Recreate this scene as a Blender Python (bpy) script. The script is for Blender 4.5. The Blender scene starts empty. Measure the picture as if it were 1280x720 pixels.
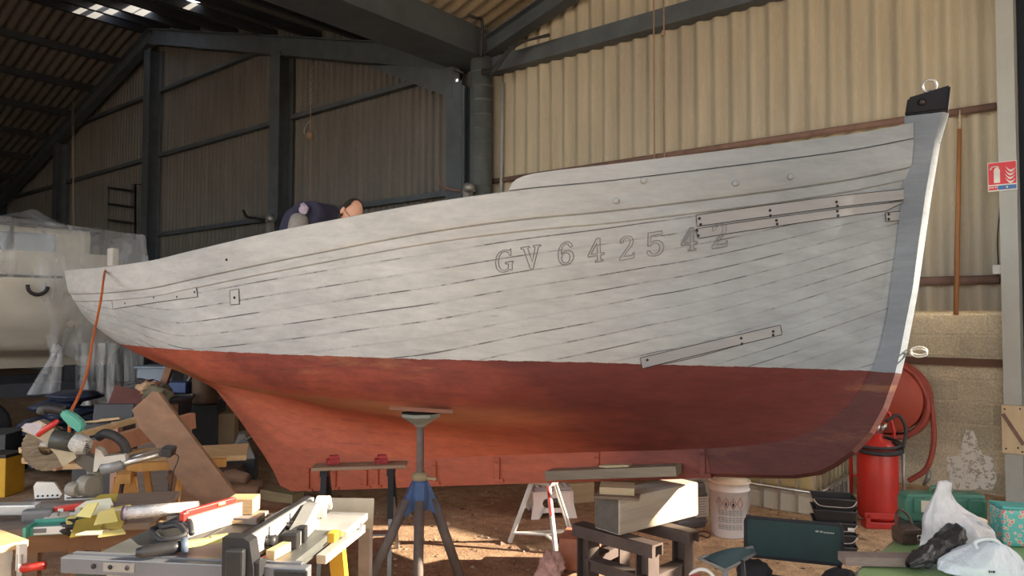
import bpy, bmesh, math, random
import numpy as np
from mathutils import Vector, Matrix, Euler
R = math.radians
random.seed(7)
SC = bpy.context.scene
COL = SC.collection
# ------------------------------------------------------------------ camera frame (used to survey the place)
F = 934.0; HC = 1.6
YAW, PIT, ROL = R(39.66), R(2.15), R(.18)
def _axes():
    cy, sy, cp, sp = math.cos(YAW), math.sin(YAW), math.cos(PIT), math.sin(PIT)
    v = np.array([-sy*cp, cy*cp, sp]); r = np.array([cy, sy, 0.]); u = np.cross(r, v)
    cr, sr = math.cos(ROL), math.sin(ROL)
    return cr*r + sr*u, -sr*r + cr*u, v
CR, CU, CV = _axes(); CC = np.array([0, 0, HC])
def ray(x, y): return CV + (x-640)/F*CR - (y-360)/F*CU
def atz(x, y, z=0.):
    q = ray(x, y); return CC + q*(z-HC)/q[2]
def atY(x, y, Y):
    q = ray(x, y); return CC + q*Y/q[1]
def atd(x, y, d):
    return CC + ray(x, y)*d
def depth(p): return float((np.array(p)-CC) @ CV)
B0 = np.array([-3.104, 4.181]); BE = R(30)
_r2 = np.array([math.cos(YAW), math.sin(YAW)]); _v2 = np.array([-math.sin(YAW), math.cos(YAW)])
BA = math.cos(BE)*_r2 - math.sin(BE)*_v2; BN = np.array([BA[1], -BA[0]])
def onboat(x, y, b=0.):
    q = ray(x, y); t = (b-(CC[:2]-B0) @ BN)/(q[:2] @ BN); P = CC+q*t
    return float((P[:2]-B0) @ BA), float(P[2])
# ------------------------------------------------------------------ materials
def nodes(name):
    m = bpy.data.materials.new(name); m.use_nodes = True
    nt = m.node_tree; nt.nodes.clear()
    out = nt.nodes.new('ShaderNodeOutputMaterial'); b = nt.nodes.new('ShaderNodeBsdfPrincipled')
    nt.links.new(b.outputs[0], out.inputs[0])
    return m, nt, b
def nn(nt, t, **kw):
    n = nt.nodes.new(t)
    for k, v in kw.items():
        if k.startswith('i_'):
            n.inputs[k[2:].replace('_', ' ')].default_value = v
        else: setattr(n, k, v)
    return n
def ramp(nt, stops):
    r = nt.nodes.new('ShaderNodeValToRGB'); e = r.color_ramp.elements
    while len(e) < len(stops): e.new(0.5)
    for i, (p, c) in enumerate(stops):
        e[i].position = p; e[i].color = (c if len(c) == 4 else (*c, 1))
    return r
def mathn(nt, op, a, b=None, clamp=False):
    n = nt.nodes.new('ShaderNodeMath'); n.operation = op; n.use_clamp = clamp
    for i, v in enumerate((a, b)):
        if v is None: continue
        if isinstance(v, (int, float)): n.inputs[i].default_value = v
        else: nt.links.new(v, n.inputs[i])
    return n.outputs[0]
def mix(nt, f, a, b, mode='MIX'):
    n = nt.nodes.new('ShaderNodeMix'); n.data_type = 'RGBA'; n.blend_type = mode
    for i, v in ((0, f), (6, a), (7, b)):
        if isinstance(v, (int, float)): n.inputs[i].default_value = v
        elif isinstance(v, tuple): n.inputs[i].default_value = (*v, 1) if len(v) == 3 else v
        else: nt.links.new(v, n.inputs[i])
    return n.outputs[2]
def noise(nt, vec, scale, detail=4, rough=.55):
    n = nt.nodes.new('ShaderNodeTexNoise'); n.inputs['Scale'].default_value = scale
    n.inputs['Detail'].default_value = detail; n.inputs['Roughness'].default_value = rough
    if vec is not None: nt.links.new(vec, n.inputs['Vector'])
    return n.outputs['Fac']
def stretch(nt, vec, s):
    n = nt.nodes.new('ShaderNodeMapping'); n.inputs['Scale'].default_value = s
    nt.links.new(vec, n.inputs['Vector']); return n.outputs[0]
MATS = {}
def mat(name, c1, c2=None, scale=6., rough=.7, metal=0., bump=.15, st=(1, 1, 1), spec=.4, trans=0., alpha=1., coat=0.):
    """two-tone worn surface"""
    if name in MATS: return MATS[name]
    c2 = c2 or tuple(v*.72 for v in c1)
    m, nt, b = nodes(name)
    tc = nn(nt, 'ShaderNodeTexCoord'); vec = stretch(nt, tc.outputs['Object'], st)
    n1 = noise(nt, vec, scale, 6, .6)
    rr = ramp(nt, [(.32, c2), (.68, c1)]); nt.links.new(n1, rr.inputs[0])
    nt.links.new(rr.outputs[0], b.inputs['Base Color'])
    b.inputs['Roughness'].default_value = rough; b.inputs['Metallic'].default_value = metal
    b.inputs['Specular IOR Level'].default_value = spec
    b.inputs['Transmission Weight'].default_value = trans; b.inputs['Alpha'].default_value = alpha
    b.inputs['Coat Weight'].default_value = coat
    if bump:
        n2 = noise(nt, vec, scale*7, 4, .6)
        bp = nn(nt, 'ShaderNodeBump'); bp.inputs['Strength'].default_value = bump; bp.inputs['Distance'].default_value = .01
        nt.links.new(n2, bp.inputs['Height']); nt.links.new(bp.outputs[0], b.inputs['Normal'])
    MATS[name] = m
    return m
def wood(name, c1, c2, st=(2, 30, 30), rough=.65):
    return mat(name, c1, c2, 1.0, rough, bump=.25, st=st)
# ------------------------------------------------------------------ mesh builder
class MB:
    def __init__(s): s.bm = bmesh.new(); s.mi = 0; s.smooth_faces = []
    def _new(s, verts, faces, smooth=False):
        vs = [s.bm.verts.new(Vector([float(c) for c in v])) for v in verts]
        for f in faces:
            try:
                fc = s.bm.faces.new([vs[i] for i in f]); fc.material_index = s.mi; fc.smooth = smooth
            except ValueError: pass
        return vs
    def box(s, c, size, rot=(0, 0, 0), bev=.0):
        x, y, z = [v/2 for v in size]; M = Matrix.Translation(Vector([float(q) for q in c])) @ Euler(rot).to_matrix().to_4x4()
        b = min(bev, x*.9, y*.9, z*.9)
        if b <= 0:
            V = [M @ Vector(p) for p in [(-x,-y,-z),(x,-y,-z),(x,y,-z),(-x,y,-z),(-x,-y,z),(x,-y,z),(x,y,z),(-x,y,z)]]
            s._new(V, [(0,3,2,1),(4,5,6,7),(0,1,5,4),(1,2,6,5),(2,3,7,6),(3,0,4,7)])
        else:
            t = bmesh.new(); bmesh.ops.create_cube(t, size=1)
            for v in t.verts: v.co = Vector((v.co.x*2*x, v.co.y*2*y, v.co.z*2*z))
            bmesh.ops.bevel(t, geom=t.edges[:], offset=b, segments=2, affect='EDGES', profile=.6)
            t.verts.index_update()
            s._new([M @ v.co for v in t.verts], [[v.index for v in f.verts] for f in t.faces]); t.free()
        return s
    def tube(s, pts, r, seg=8, cap=True, closed=False):
        pts = [Vector([float(c) for c in p]) for p in pts]; n = len(pts)
        rs = r if isinstance(r, (list, tuple)) else [r]*n
        rings = []; up = Vector((0, 0, 1)); prev = None
        for i, p in enumerate(pts):
            if closed: d = pts[(i+1) % n]-pts[i-1]
            else: d = pts[min(i+1, n-1)]-pts[max(i-1, 0)]
            d = d.normalized() if d.length > 1e-9 else Vector((0, 0, 1))
            if prev is None:
                a = d.orthogonal().normalized()
            else:
                a = prev-d*prev.dot(d); a = a.normalized() if a.length > 1e-6 else d.orthogonal().normalized()
            prev = a; b = d.cross(a)
            rings.append([p+(a*math.cos(2*math.pi*k/seg)+b*math.sin(2*math.pi*k/seg))*rs[i] for k in range(seg)])
        V = [v for g in rings for v in g]; Fs = []
        for i in range(n if closed else n-1):
            j = (i+1) % n
            for k in range(seg):
                k2 = (k+1) % seg; Fs.append((i*seg+k, i*seg+k2, j*seg+k2, j*seg+k))
        if cap and not closed: Fs += [tuple(range(seg))[::-1], tuple((n-1)*seg+k for k in range(seg))]
        s._new(V, Fs, True); return s
    def cyl(s, p, q, r, r2=None, seg=16): return s.tube([p, q], [r, r if r2 is None else r2], seg)
    def bar(s, p, q, w, h, up=(0, 0, 1)):
        """rectangular bar from p to q: width w (sideways), height h (towards up)"""
        p = Vector([float(c) for c in p]); q = Vector([float(c) for c in q]); d = (q-p).normalized(); u = Vector(up)
        if abs(d.dot(u)) > .98: u = Vector((0, 1, 0)) if abs(d.y) < .9 else Vector((1, 0, 0))
        a = d.cross(u).normalized(); u = a.cross(d).normalized()
        V = [e+a*sx*w/2+u*sz*h/2 for e in (p, q) for sx, sz in ((-1,-1),(1,-1),(1,1),(-1,1))]
        s._new(V, [(0,1,2,3)[::-1],(4,5,6,7),(0,1,5,4),(1,2,6,5),(2,3,7,6),(3,0,4,7)]); return s
    def lathe(s, prof, c=(0, 0, 0), seg=32, axis=None):
        M = Matrix.Translation(Vector([float(q) for q in c]))
        if axis is not None: M = M @ Vector((0, 0, 1)).rotation_difference(Vector(axis)).to_matrix().to_4x4()
        V = []; Fs = []; n = len(prof)
        for r, z in prof:
            for k in range(seg):
                t = 2*math.pi*k/seg; V.append(M @ Vector((r*math.cos(t), r*math.sin(t), z)))
        for i in range(n-1):
            for k in range(seg):
                k2 = (k+1) % seg; Fs.append((i*seg+k, i*seg+k2, (i+1)*seg+k2, (i+1)*seg+k))
        if prof[0][0] > 1e-6: Fs.append(tuple(range(seg))[::-1])
        if prof[-1][0] > 1e-6: Fs.append(tuple((n-1)*seg+k for k in range(seg)))
        s._new(V, Fs, True); return s
    def prism(s, poly, p0, ex, ey, th):
        """polygon poly (2d) in the plane p0 + x*ex + y*ey, extruded by th along ex x ey, centred"""
        p0 = Vector([float(c) for c in p0]); ex = Vector(ex); ey = Vector(ey); n = ex.cross(ey).normalized(); k = len(poly)
        V = [p0+ex*x+ey*y-n*th/2 for x, y in poly]+[p0+ex*x+ey*y+n*th/2 for x, y in poly]
        s._new(V, [tuple(range(k))[::-1], tuple(range(k, 2*k))]+[(i, (i+1) % k, k+(i+1) % k, k+i) for i in range(k)]); return s
    def grid(s, f, nu, nv, closed_u=False, smooth=True, th=None):
        V = [f(i/(nu if closed_u else nu-1), j/(nv-1)) for j in range(nv) for i in range(nu)]; Fs = []
        for j in range(nv-1):
            for i in range(nu if closed_u else nu-1):
                i2 = (i+1) % nu; Fs.append((j*nu+i, j*nu+i2, (j+1)*nu+i2, (j+1)*nu+i))
        s._new(V, Fs, smooth); return s
    def blob(s, c, size, seed=0, amp=.15, sub=3, rot=(0, 0, 0), fr=2.):
        t = bmesh.new(); bmesh.ops.create_icosphere(t, subdivisions=sub, radius=1)
        from mathutils import noise as NZ
        M = Matrix.Translation(Vector([float(q) for q in c])) @ Euler(rot).to_matrix().to_4x4()
        for v in t.verts:
            k = 1+amp*NZ.noise(v.co*fr+Vector((seed*3.1, seed*1.7, 0)))+amp*.5*NZ.noise(v.co*fr*2.7+Vector((0, seed*2.3, 0)))
            v.co = Vector((v.co.x*size[0]/2*k, v.co.y*size[1]/2*k, v.co.z*size[2]/2*k))
        t.verts.index_update()
        s._new([M @ v.co for v in t.verts], [[v.index for v in f.verts] for f in t.faces], True); t.free(); return s
    def build(s, name, m, parent=None, fixn=True):
        if fixn: bmesh.ops.recalc_face_normals(s.bm, faces=s.bm.faces[:])
        me = bpy.data.meshes.new(name); s.bm.to_mesh(me); s.bm.free()
        for q in (m if isinstance(m, (list, tuple)) else [m]): me.materials.append(q)
        o = bpy.data.objects.new(name, me); COL.objects.link(o)
        if parent is not None: o.parent = parent
        return o
def tag(o, label=None, cat=None, group=None, kind=None):
    for k, v in (('label', label), ('category', cat), ('group', group), ('kind', kind)):
        if v: o[k] = v
    return o
def empty(name, loc, rz, label, cat, group=None):
    o = bpy.data.objects.new(name, None); COL.objects.link(o); o.empty_display_size = .1
    o.location = [float(c) for c in loc]; o.rotation_euler = (0, 0, rz); tag(o, label, cat, group); return o
def struct(name, mb, m, fixn=True): return tag(mb.build(name, m, fixn=fixn), kind='structure')
def place(o, loc, rz=0.):
    o.location = [float(c) for c in loc]; o.rotation_euler = (0, 0, rz); return o
def copy_tree(o, parent=None):
    c = o.copy(); COL.objects.link(c); c.parent = parent
    for ch in list(o.children): copy_tree(ch, c)
    return c
# ------------------------------------------------------------------ camera, sky, sun
cam = bpy.data.cameras.new('camera'); co = bpy.data.objects.new('camera', cam); COL.objects.link(co)
cam.sensor_width = 36; cam.lens = 36*F/1280; cam.clip_start = .05; cam.clip_end = 500
M = Matrix(((CR[0], CU[0], -CV[0], 0), (CR[1], CU[1], -CV[1], 0), (CR[2], CU[2], -CV[2], HC), (0, 0, 0, 1)))
co.matrix_world = M; SC.camera = co
SUN_AZ, SUN_EL = R(38), R(20)
w = bpy.data.worlds.new('sky'); SC.world = w; w.use_nodes = True; nt = w.node_tree; nt.nodes.clear()
sky = nn(nt, 'ShaderNodeTexSky'); sky.sky_type = 'NISHITA'; sky.sun_disc = False
sky.sun_elevation = R(30); sky.sun_rotation = math.pi/2-SUN_AZ; sky.air_density = 1.0; sky.dust_density = 2.0
bg = nn(nt, 'ShaderNodeBackground'); bg.inputs[1].default_value = .42
wo = nn(nt, 'ShaderNodeOutputWorld'); hz = mix(nt, .6, sky.outputs[0], (3.05, 3.05, 3.0)); nt.links.new(hz, bg.inputs[0]); nt.links.new(bg.outputs[0], wo.inputs[0])
sl = bpy.data.lights.new('sun', 'SUN'); sl.energy = 9.5; sl.angle = R(.6); sl.color = (1, .86, .66)
so = bpy.data.objects.new('sun', sl); COL.objects.link(so)
sd = Vector((math.cos(SUN_EL)*math.cos(SUN_AZ), math.cos(SUN_EL)*math.sin(SUN_AZ), math.sin(SUN_EL)))
so.rotation_euler = sd.to_track_quat('Z', 'Y').to_euler(); so.location = (12, 4, 9)
SC.view_settings.view_transform = 'Standard'; SC.view_settings.look = 'None'; SC.view_settings.gamma = 1
SC.view_settings.use_curve_mapping = False; SC.view_settings.exposure = 1.45
SC.cycles.use_denoising = True; SC.cycles.max_bounces = 10; SC.cycles.diffuse_bounces = 6; SC.cycles.transparent_max_bounces = 16
SC.cycles.sample_clamp_indirect = 6
# ------------------------------------------------------------------ the shed
def dirt():
    m, nt, b = nodes('packed_dirt'); tc = nn(nt, 'ShaderNodeTexCoord'); v = tc.outputs['Object']
    a = noise(nt, v, .7, 5, .6); c = noise(nt, v, 9, 6, .7); d = noise(nt, v, 70, 3, .7)
    r1 = ramp(nt, [(.35, (.31, .195, .135)), (.65, (.55, .41, .28))]); nt.links.new(a, r1.inputs[0])
    r2 = ramp(nt, [(.3, (.55, .5, .47)), (.7, (1.15, 1.12, 1.05))]); nt.links.new(c, r2.inputs[0])
    r3 = ramp(nt, [(.35, (.6, .57, .55)), (.6, (1.1, 1.1, 1.1))]); nt.links.new(d, r3.inputs[0])
    # paler towards the east end, browner under the boat
    sx = nn(nt, 'ShaderNodeSeparateXYZ'); nt.links.new(v, sx.inputs[0])
    g = mathn(nt, 'ADD', mathn(nt, 'MULTIPLY', mathn(nt, 'ADD', sx.outputs[0], 3.5), .50), mathn(nt, 'MULTIPLY', mathn(nt, 'SUBTRACT', noise(nt, v, 1.1, 5, .7), .5), 1.4), True)
    base = mix(nt, g, r1.outputs[0], (.70, .53, .36))
    x = mix(nt, 1., base, r2.outputs[0], 'MULTIPLY'); x = mix(nt, 1., x, r3.outputs[0], 'MULTIPLY')
    nt.links.new(x, b.inputs['Base Color']); b.inputs['Roughness'].default_value = .95; b.inputs['Specular IOR Level'].default_value = .1
    h = mathn(nt, 'ADD', c, mathn(nt, 'MULTIPLY', d, .5))
    bp = nn(nt, 'ShaderNodeBump'); bp.inputs['Strength'].default_value = .7; bp.inputs['Distance'].default_value = .02
    nt.links.new(h, bp.inputs['Height']); nt.links.new(bp.outputs[0], b.inputs['Normal']); return m
DIRT = dirt()
mb = MB(); mb.box((0, 0, -.05), (140, 140, .1)); struct('floor', mb, DIRT)
def sheetmat(name, c1, c2, streak):
    m, nt, b = nodes(name); tc = nn(nt, 'ShaderNodeTexCoord'); v = tc.outputs['Object']
    a = noise(nt, stretch(nt, v, (4, 4, .35)), 1.5, 6, .65); c = noise(nt, stretch(nt, v, (30, 30, 7)), 1.6, 4, .7); e = noise(nt, v, .35, 3)
    r1 = ramp(nt, [(.3, c2), (.7, c1)]); nt.links.new(a, r1.inputs[0])
    r2 = ramp(nt, [(.56, (0, 0, 0)), (.70, (1, 1, 1))]); nt.links.new(c, r2.inputs[0])
    f = mathn(nt, 'MULTIPLY', r2.outputs[0], .35)
    x = mix(nt, f, r1.outputs[0], streak)
    r3 = ramp(nt, [(.3, (.8, .8, .82)), (.7, (1.08, 1.06, 1.0))]); nt.links.new(e, r3.inputs[0])
    x = mix(nt, 1., x, r3.outputs[0], 'MULTIPLY')
    nt.links.new(x, b.inputs['Base Color']); b.inputs['Roughness'].default_value = .8; b.inputs['Specular IOR Level'].default_value = .2
    return m
FIBRO = sheetmat('fibre_cement_sheet', (.53, .485, .385), (.41, .37, .29), (.68, .63, .53))
STEEL_SHEET = sheetmat('grey_ribbed_sheet', (.185, .182, .175), (.135, .134, .132), (.30, .29, .27))
ROOFM = sheetmat('roof_sheet', (.20, .19, .18), (.14, .135, .13), (.26, .245, .225))
ROOFT = sheetmat('tan_roof_sheet', (.42, .36, .27), (.32, .27, .20), (.5, .44, .34))
STEEL = mat('painted_steel', (.105, .128, .150), (.075, .09, .108), 3, .5, .2, .05)
STEEL_L = mat('grey_painted_steel', (.40, .42, .40), (.34, .355, .34), 3, .5, .1, .05)
RUST = mat('rusty_pipe', (.24, .15, .12), (.16, .105, .09), 9, .8, .1, .2)
WY = 8.0; Y0 = -6.0
def corr_wall(name, x0, x1, zb, zt, pitch, amp, m, per=8, rib=False, lap=1.05):
    """corrugated sheets standing on z=zb up to the line zt(x); one sheet per lap, each a hair proud of the last"""
    mb = MB(); n = int(round((x1-x0)/pitch*per)); xs = [x0+(x1-x0)*i/n for i in range(n+1)]
    V = []
    for x in xs:
        ph = ((x-x0)/pitch) % 1.0
        if rib: y = -amp if ph < .24 else (0. if .32 < ph < .92 else -amp*.5)
        else: y = -amp*.5*(1+math.cos(2*math.pi*ph))
        k = int((x-x0)/lap); y -= .006*(k % 2)
        V += [(x, WY+y, zb), (x, WY+y, zt(x))]
    mb._new(V, [(2*i, 2*i+2, 2*i+3, 2*i+1) for i in range(n)], False)
    return struct(name, mb, m)
RA_X, RA_Z, EV_X, EV_Z = -17.1, 8.15, -7.1, 5.42   # ridge of the far nave and the valley between the naves
SLA = (RA_Z-EV_Z)/(EV_X-RA_X)
def roofA(x): return RA_Z-SLA*abs(x-RA_X)
SLB = .29; RB_X = 2.9
def roofB(x): return EV_Z+.05+SLB*((x-EV_X) if x < RB_X else (2*RB_X-x-EV_X))
corr_wall('wall_back', -27.6, -7.15, 0, lambda x: roofA(x)+.22, .155, .048, STEEL_SHEET, 12, True, 1.085)
corr_wall('wall_back_right', -7.15, -.86, 1.66, lambda x: roofB(x)+.25,   .21, .062, FIBRO, 12, False, 1.05)
def blocks():
    m, nt, b = nodes('concrete_block'); tc = nn(nt, 'ShaderNodeTexCoord'); v = tc.outputs['Object']
    sw = nn(nt, 'ShaderNodeMapping'); sw.inputs['Rotation'].default_value = (R(-90), 0, 0); nt.links.new(v, sw.inputs['Vector'])
    br = nn(nt, 'ShaderNodeTexBrick'); nt.links.new(sw.outputs[0], br.inputs['Vector'])
    br.inputs['Scale'].default_value = 1; br.inputs['Brick Width'].default_value = .5; br.inputs['Row Height'].default_value = .205
    br.inputs['Mortar Size'].default_value = .018; br.inputs['Mortar Smooth'].default_value = .6
    br.inputs['Color1'].default_value = (.52, .47, .365, 1); br.inputs['Color2'].default_value = (.72, .64, .49, 1); br.inputs['Mortar'].default_value = (.66, .59, .46, 1)
    n1 = noise(nt, v, 60, 3, .8); n2 = noise(nt, v, 2.5, 5, .6)
    r1 = ramp(nt, [(.35, (.74, .72, .69)), (.65, (1.15, 1.15, 1.15))]); nt.links.new(n1, r1.inputs[0])
    r2 = ramp(nt, [(.3, (.82, .82, .80)), (.7, (1.15, 1.15, 1.15))]); nt.links.new(n2, r2.inputs[0])
    x = mix(nt, 1., br.outputs[0], r1.outputs[0], 'MULTIPLY'); x = mix(nt, 1., x, r2.outputs[0], 'MULTIPLY')
    # dabs of white paint once rolled onto the blocks
    nt.links.new(x, b.inputs['Base Color']); b.inputs['Roughness'].default_value = .95
    bp = nn(nt, 'ShaderNodeBump'); bp.inputs['Strength'].default_value = .8; bp.inputs['Distance'].default_value = .01
    nt.links.new(mathn(nt, 'ADD', n1, mathn(nt, 'MULTIPLY', br.outputs['Fac'], -.6)), bp.inputs['Height']); nt.links.new(bp.outputs[0], b.inputs['Normal']); return m
mb = MB(); mb.box((-4.0, WY+.12, .875), (6.3, .2, 1.75)); struct('wall_back_plinth', mb, blocks())
# steel columns and rails on the gable wall
def ibeam(mb, p, q, d, w, t, side):
    """I section from p to q; side = direction of the depth d"""
    p = Vector(p); q = Vector(q); s = Vector(side).normalized(); ax = (q-p).normalized(); f = ax.cross(s).normalized()
    mb.bar(p, q, t, d-2*t, s)
    for k in (-1, 1): mb.bar(p+s*k*(d/2-t/2), q+s*k*(d/2-t/2), w, t, s)
for i, (x, zt) in enumerate(((-22.55, roofA(-22.55)), (-17.15, 8.0), (-11.98, roofA(-11.98)), (-7.42, 5.3))):
    mb = MB(); ibeam(mb, (x, WY-.22, 0), (x, WY-.22, zt-.35), .30, .30, .02, (0, 1, 0)); struct('column_%d' % (i+1), mb, STEEL)
mb = MB(); ibeam(mb, (-.80, WY-.2, 0), (-.80, WY-.2, 7.0), .24, .13, .03, (0, 1, 0)); struct('column_5', mb, STEEL_L)
def girt(name, segs, z, m, r=None, d=.09):
    mb = MB()
    for a, b in segs:
        if r: mb.cyl((a, WY-.10, z), (b, WY-.10, z), r, seg=10)
        else: mb.box(((a+b)/2, WY-.10, z), (b-a, .09, d)); mb.box(((a+b)/2, WY-.15, z-d/2+.008), (b-a, .03, .016))
    return struct(name, mb, m)
girt('trim_1', [(-25.2, -17.4), (-17.0, -12.2)], 6.72, STEEL)
girt('trim_2', [(-26.5, -22.8), (-22.4, -17.4), (-17.0, -12.2), (-11.8, -8.2)], 5.23, STEEL)
girt('trim_3', [(-27, -22.8), (-22.4, -17.4), (-17.0, -12.2), (-11.8, -7.6)], 3.42, STEEL)
girt('trim_4', [(-27, -22.8), (-22.4, -17.4), (-17.0, -12.2), (-11.8, -7.6)], 1.6, STEEL)
girt('trim_5', [(-7.0, -.9)], 3.5, RUST, .036)
girt('trim_6', [(-7.0, -.9)], 1.94, RUST, .042)
mb = MB(); mb.box((-3.9, WY-.035, 1.19), (6.1, .025, .07)); struct('trim_7', mb, mat('brown_strip', (.16, .085, .06), (.12, .065, .05), 5, .8))
mb = MB(); mb.box((-.4, WY-.12, 5.12), (13.2, .2, .21)); mb.box((-.4, WY-.2, 5.02), (13.2, .06, .02)); struct('trim_8', mb, STEEL)
# the gable wall goes on past the grey column as dark doors with open bays added, shaped to aim the low sun
DARK_SHEET = mat('dark_blue_sheet', (.035, .045, .06), (.025, .03, .04), 2, .6, .2, .02)
mb = MB()
def panel(x0, x1, z0, z1): mb.box(((x0+x1)/2, WY, (z0+z1)/2), (x1-x0, .06, z1-z0))
SUN_BAYS = [(.9, 2.9, 2.3, 5.0), (3.1, 3.66, 2.5, 5.4), (5.3, 8.0, 3.2, 6.2)]
xx = -.88
for x0, x1, z0, z1 in SUN_BAYS:
    panel(xx, x0, 0, 7.0 if xx < 2 else 7.6); panel(x0, x1, 0, z0); panel(x0, x1, z1, 7.4); xx = x1
panel(8.0, 8.6, 0, 6.8); panel(8.6, 12.4, 3.4, 6.6); panel(12.4, 12.9, 0, 6.0)  # low bay left open here, added so sunlit floor bounces light back
for i in range(7): mb.box((.1, WY-.045, .55+i*.62), (1.5, .03, .03))
mb.box((-.62, WY-.1, 3.2), (.07, .16, 6.4)); mb.box((-.50, WY-.06, 3.2), (.03, .08, 6.4))
struct('wall_back_east', mb, DARK_SHEET)
mb = MB(); mb.box((12.9, 6.2, 3), (.1, 3.6, 6)); mb.box((12.9, -.8, 5.6), (.1, 10.4, .9)); struct('wall_east', mb, DARK_SHEET)  # unseen wall, wide gap added to let sky light onto the right side
mb = MB(); mb.box((-20.3, Y0, 4), (14.6, .1, 8)); mb.box((8.2, Y0, 4), (9.4, .1, 8)); mb.box((-27.6, 1, 3), (.1, 14, 6)); struct('wall_south', mb, DARK_SHEET)  # unseen walls added to cut the fill light, gap between them lets it in
mb = MB(); mb.box((-9, -21, 3.0), (26, .3, 6.0)); struct('wall_bounce', mb, mat('pale_render', (.62, .58, .51), (.54, .51, .45), 1.2, .9))  # unseen pale wall added outdoors to bounce warm sunlight into the shed
# roofs: corrugated sheets carried by purlins

def roof(name, xa, za, xb, zb, gaps=(), m=None):
    mb = MB(); pitch, amp = .21, .05
    n = int((WY-Y0)/pitch*6)
    L = 8; brk = [i/L for i in range(L+1)]
    for k in range(L):
        for (ya, yb) in [(Y0, WY)]:
            V = []; Fs = []
            for i in range(n+1):
                y = ya+(yb-ya)*i/n; o = amp*.5*math.cos(2*math.pi*(y-Y0)/pitch)
                V += [(xa+(xb-xa)*brk[k], y, za+(zb-za)*brk[k]+o), (xa+(xb-xa)*min(1, brk[k+1]+.01), y, za+(zb-za)*min(1, brk[k+1]+.01)+o+.02)]
            for i in range(n):
                ym = ya+(yb-ya)*(i+.5)/n
                if any(k == g[0] and g[1] < ym < g[2] for g in gaps): continue
                Fs.append((2*i, 2*i+2, 2*i+3, 2*i+1))
            mb._new(V, Fs, True)
    struct(name, mb, m or ROOFM)
roof('ceiling_1', RA_X, RA_Z+.2, -27.6, roofA(-27.6)+.2)
roof('ceiling_2', RA_X, RA_Z+.2, EV_X, EV_Z+.2, gaps=((0, 6.45, 6.62), (0, 6.75, 6.9), (1, 6.55, 6.75), (1, 6.82, 6.95), (3, 6.38, 6.46)))
roof('ceiling_3', EV_X, EV_Z+.25, RB_X, roofB(RB_X)+.2, m=ROOFT)
roof('ceiling_4', RB_X, roofB(RB_X)+.2, 13.0, roofB(13.0)+.2, m=ROOFT)
def purlins(name, xs, f):
    mb = MB()
    for x in xs: mb.box((x, (Y0+WY)/2, f(x)+.06), (.09, WY-Y0, .16))
    struct(name, mb, mat('dark_purlin', (.035, .04, .048), (.025, .028, .034), 4, .6, .1, .05))
purlins('beam_purlins_1', [RA_X-.25-i*1.45 for i in range(7)], roofA)
purlins('beam_purlins_2', [RA_X+.25+i*1.45 for i in range(7)], roofA)
purlins('beam_purlins_3', [EV_X+1.6+i*1.5 for i in range(6)], roofB)
# rafters of the gable frame, haunch, valley beam with gutter
mb = MB()
ibeam(mb, (RA_X, WY-.3, RA_Z-.2), (-27.5, WY-.3, roofA(-27.5)-.2), .36, .2, .02, (0, 0, 1))
ibeam(mb, (RA_X, WY-.3, RA_Z-.2), (EV_X-.3, WY-.3, EV_Z-.12), .36, .2, .02, (0, 0, 1))
mb.prism([(-9.4, 5.62), (-7.45, 5.2), (-7.45, 4.72)], (0, WY-.3, 0), (1, 0, 0), (0, 0, 1), .16)
struct('beam_rafter_1', mb, STEEL)
mb = MB(); ibeam(mb, (EV_X+.1, WY-.25, roofB(EV_X+.1)-.17), (RB_X, WY-.25, roofB(RB_X)-.17), .26, .2, .02, (0, 0, 1)); struct('beam_rafter_2', mb, STEEL)
mb = MB(); mb.box((-7.2, (Y0+WY)/2, 5.4), (.62, WY-Y0, .42)); mb.box((-7.2, (Y0+WY)/2, 5.2), (.70, WY-Y0, .02)); struct('beam_valley', mb, STEEL)
mb = MB(); mb.cyl((-6.97, WY-.28, 0), (-6.97, WY-.28, 5.22), .155, seg=20)
for i in range(26): mb.cyl((-6.97, WY-.28, .2*i), (-6.97, WY-.28, .2*i+.02), .158, seg=20)
tag(mb.build('drain_pipe', mat('duct', (.12, .14, .15), (.09, .105, .11), 8, .55, .1, .2)), 'wide dark grey vertical drain pipe down the wall beneath the roof valley', 'pipe')
# ------------------------------------------------------------------ the fishing boat on its props
def itp(tab, x, k=1):
    xs = [t[0] for t in tab]; ys = [t[k] for t in tab]; n = len(xs)
    if x <= xs[0]: return ys[0]
    if x >= xs[-1]: return ys[-1]
    i = max(0, min(n-2, int(np.searchsorted(xs, x))-1))
    d = [(ys[j+1]-ys[j])/(xs[j+1]-xs[j]) for j in range(n-1)]
    def mm(j):
        if j == 0: return d[0]
        if j == n-1: return d[-1]
        return 0 if d[j-1]*d[j] <= 0 else 2*d[j-1]*d[j]/(d[j-1]+d[j])
    h = xs[i+1]-xs[i]; t = (x-xs[i])/h; a, b = mm(i), mm(i+1)
    return (2*t**3-3*t*t+1)*ys[i]+(t**3-2*t*t+t)*h*a+(3*t*t-2*t**3)*ys[i+1]+(t**3-t*t)*h*b
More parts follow.
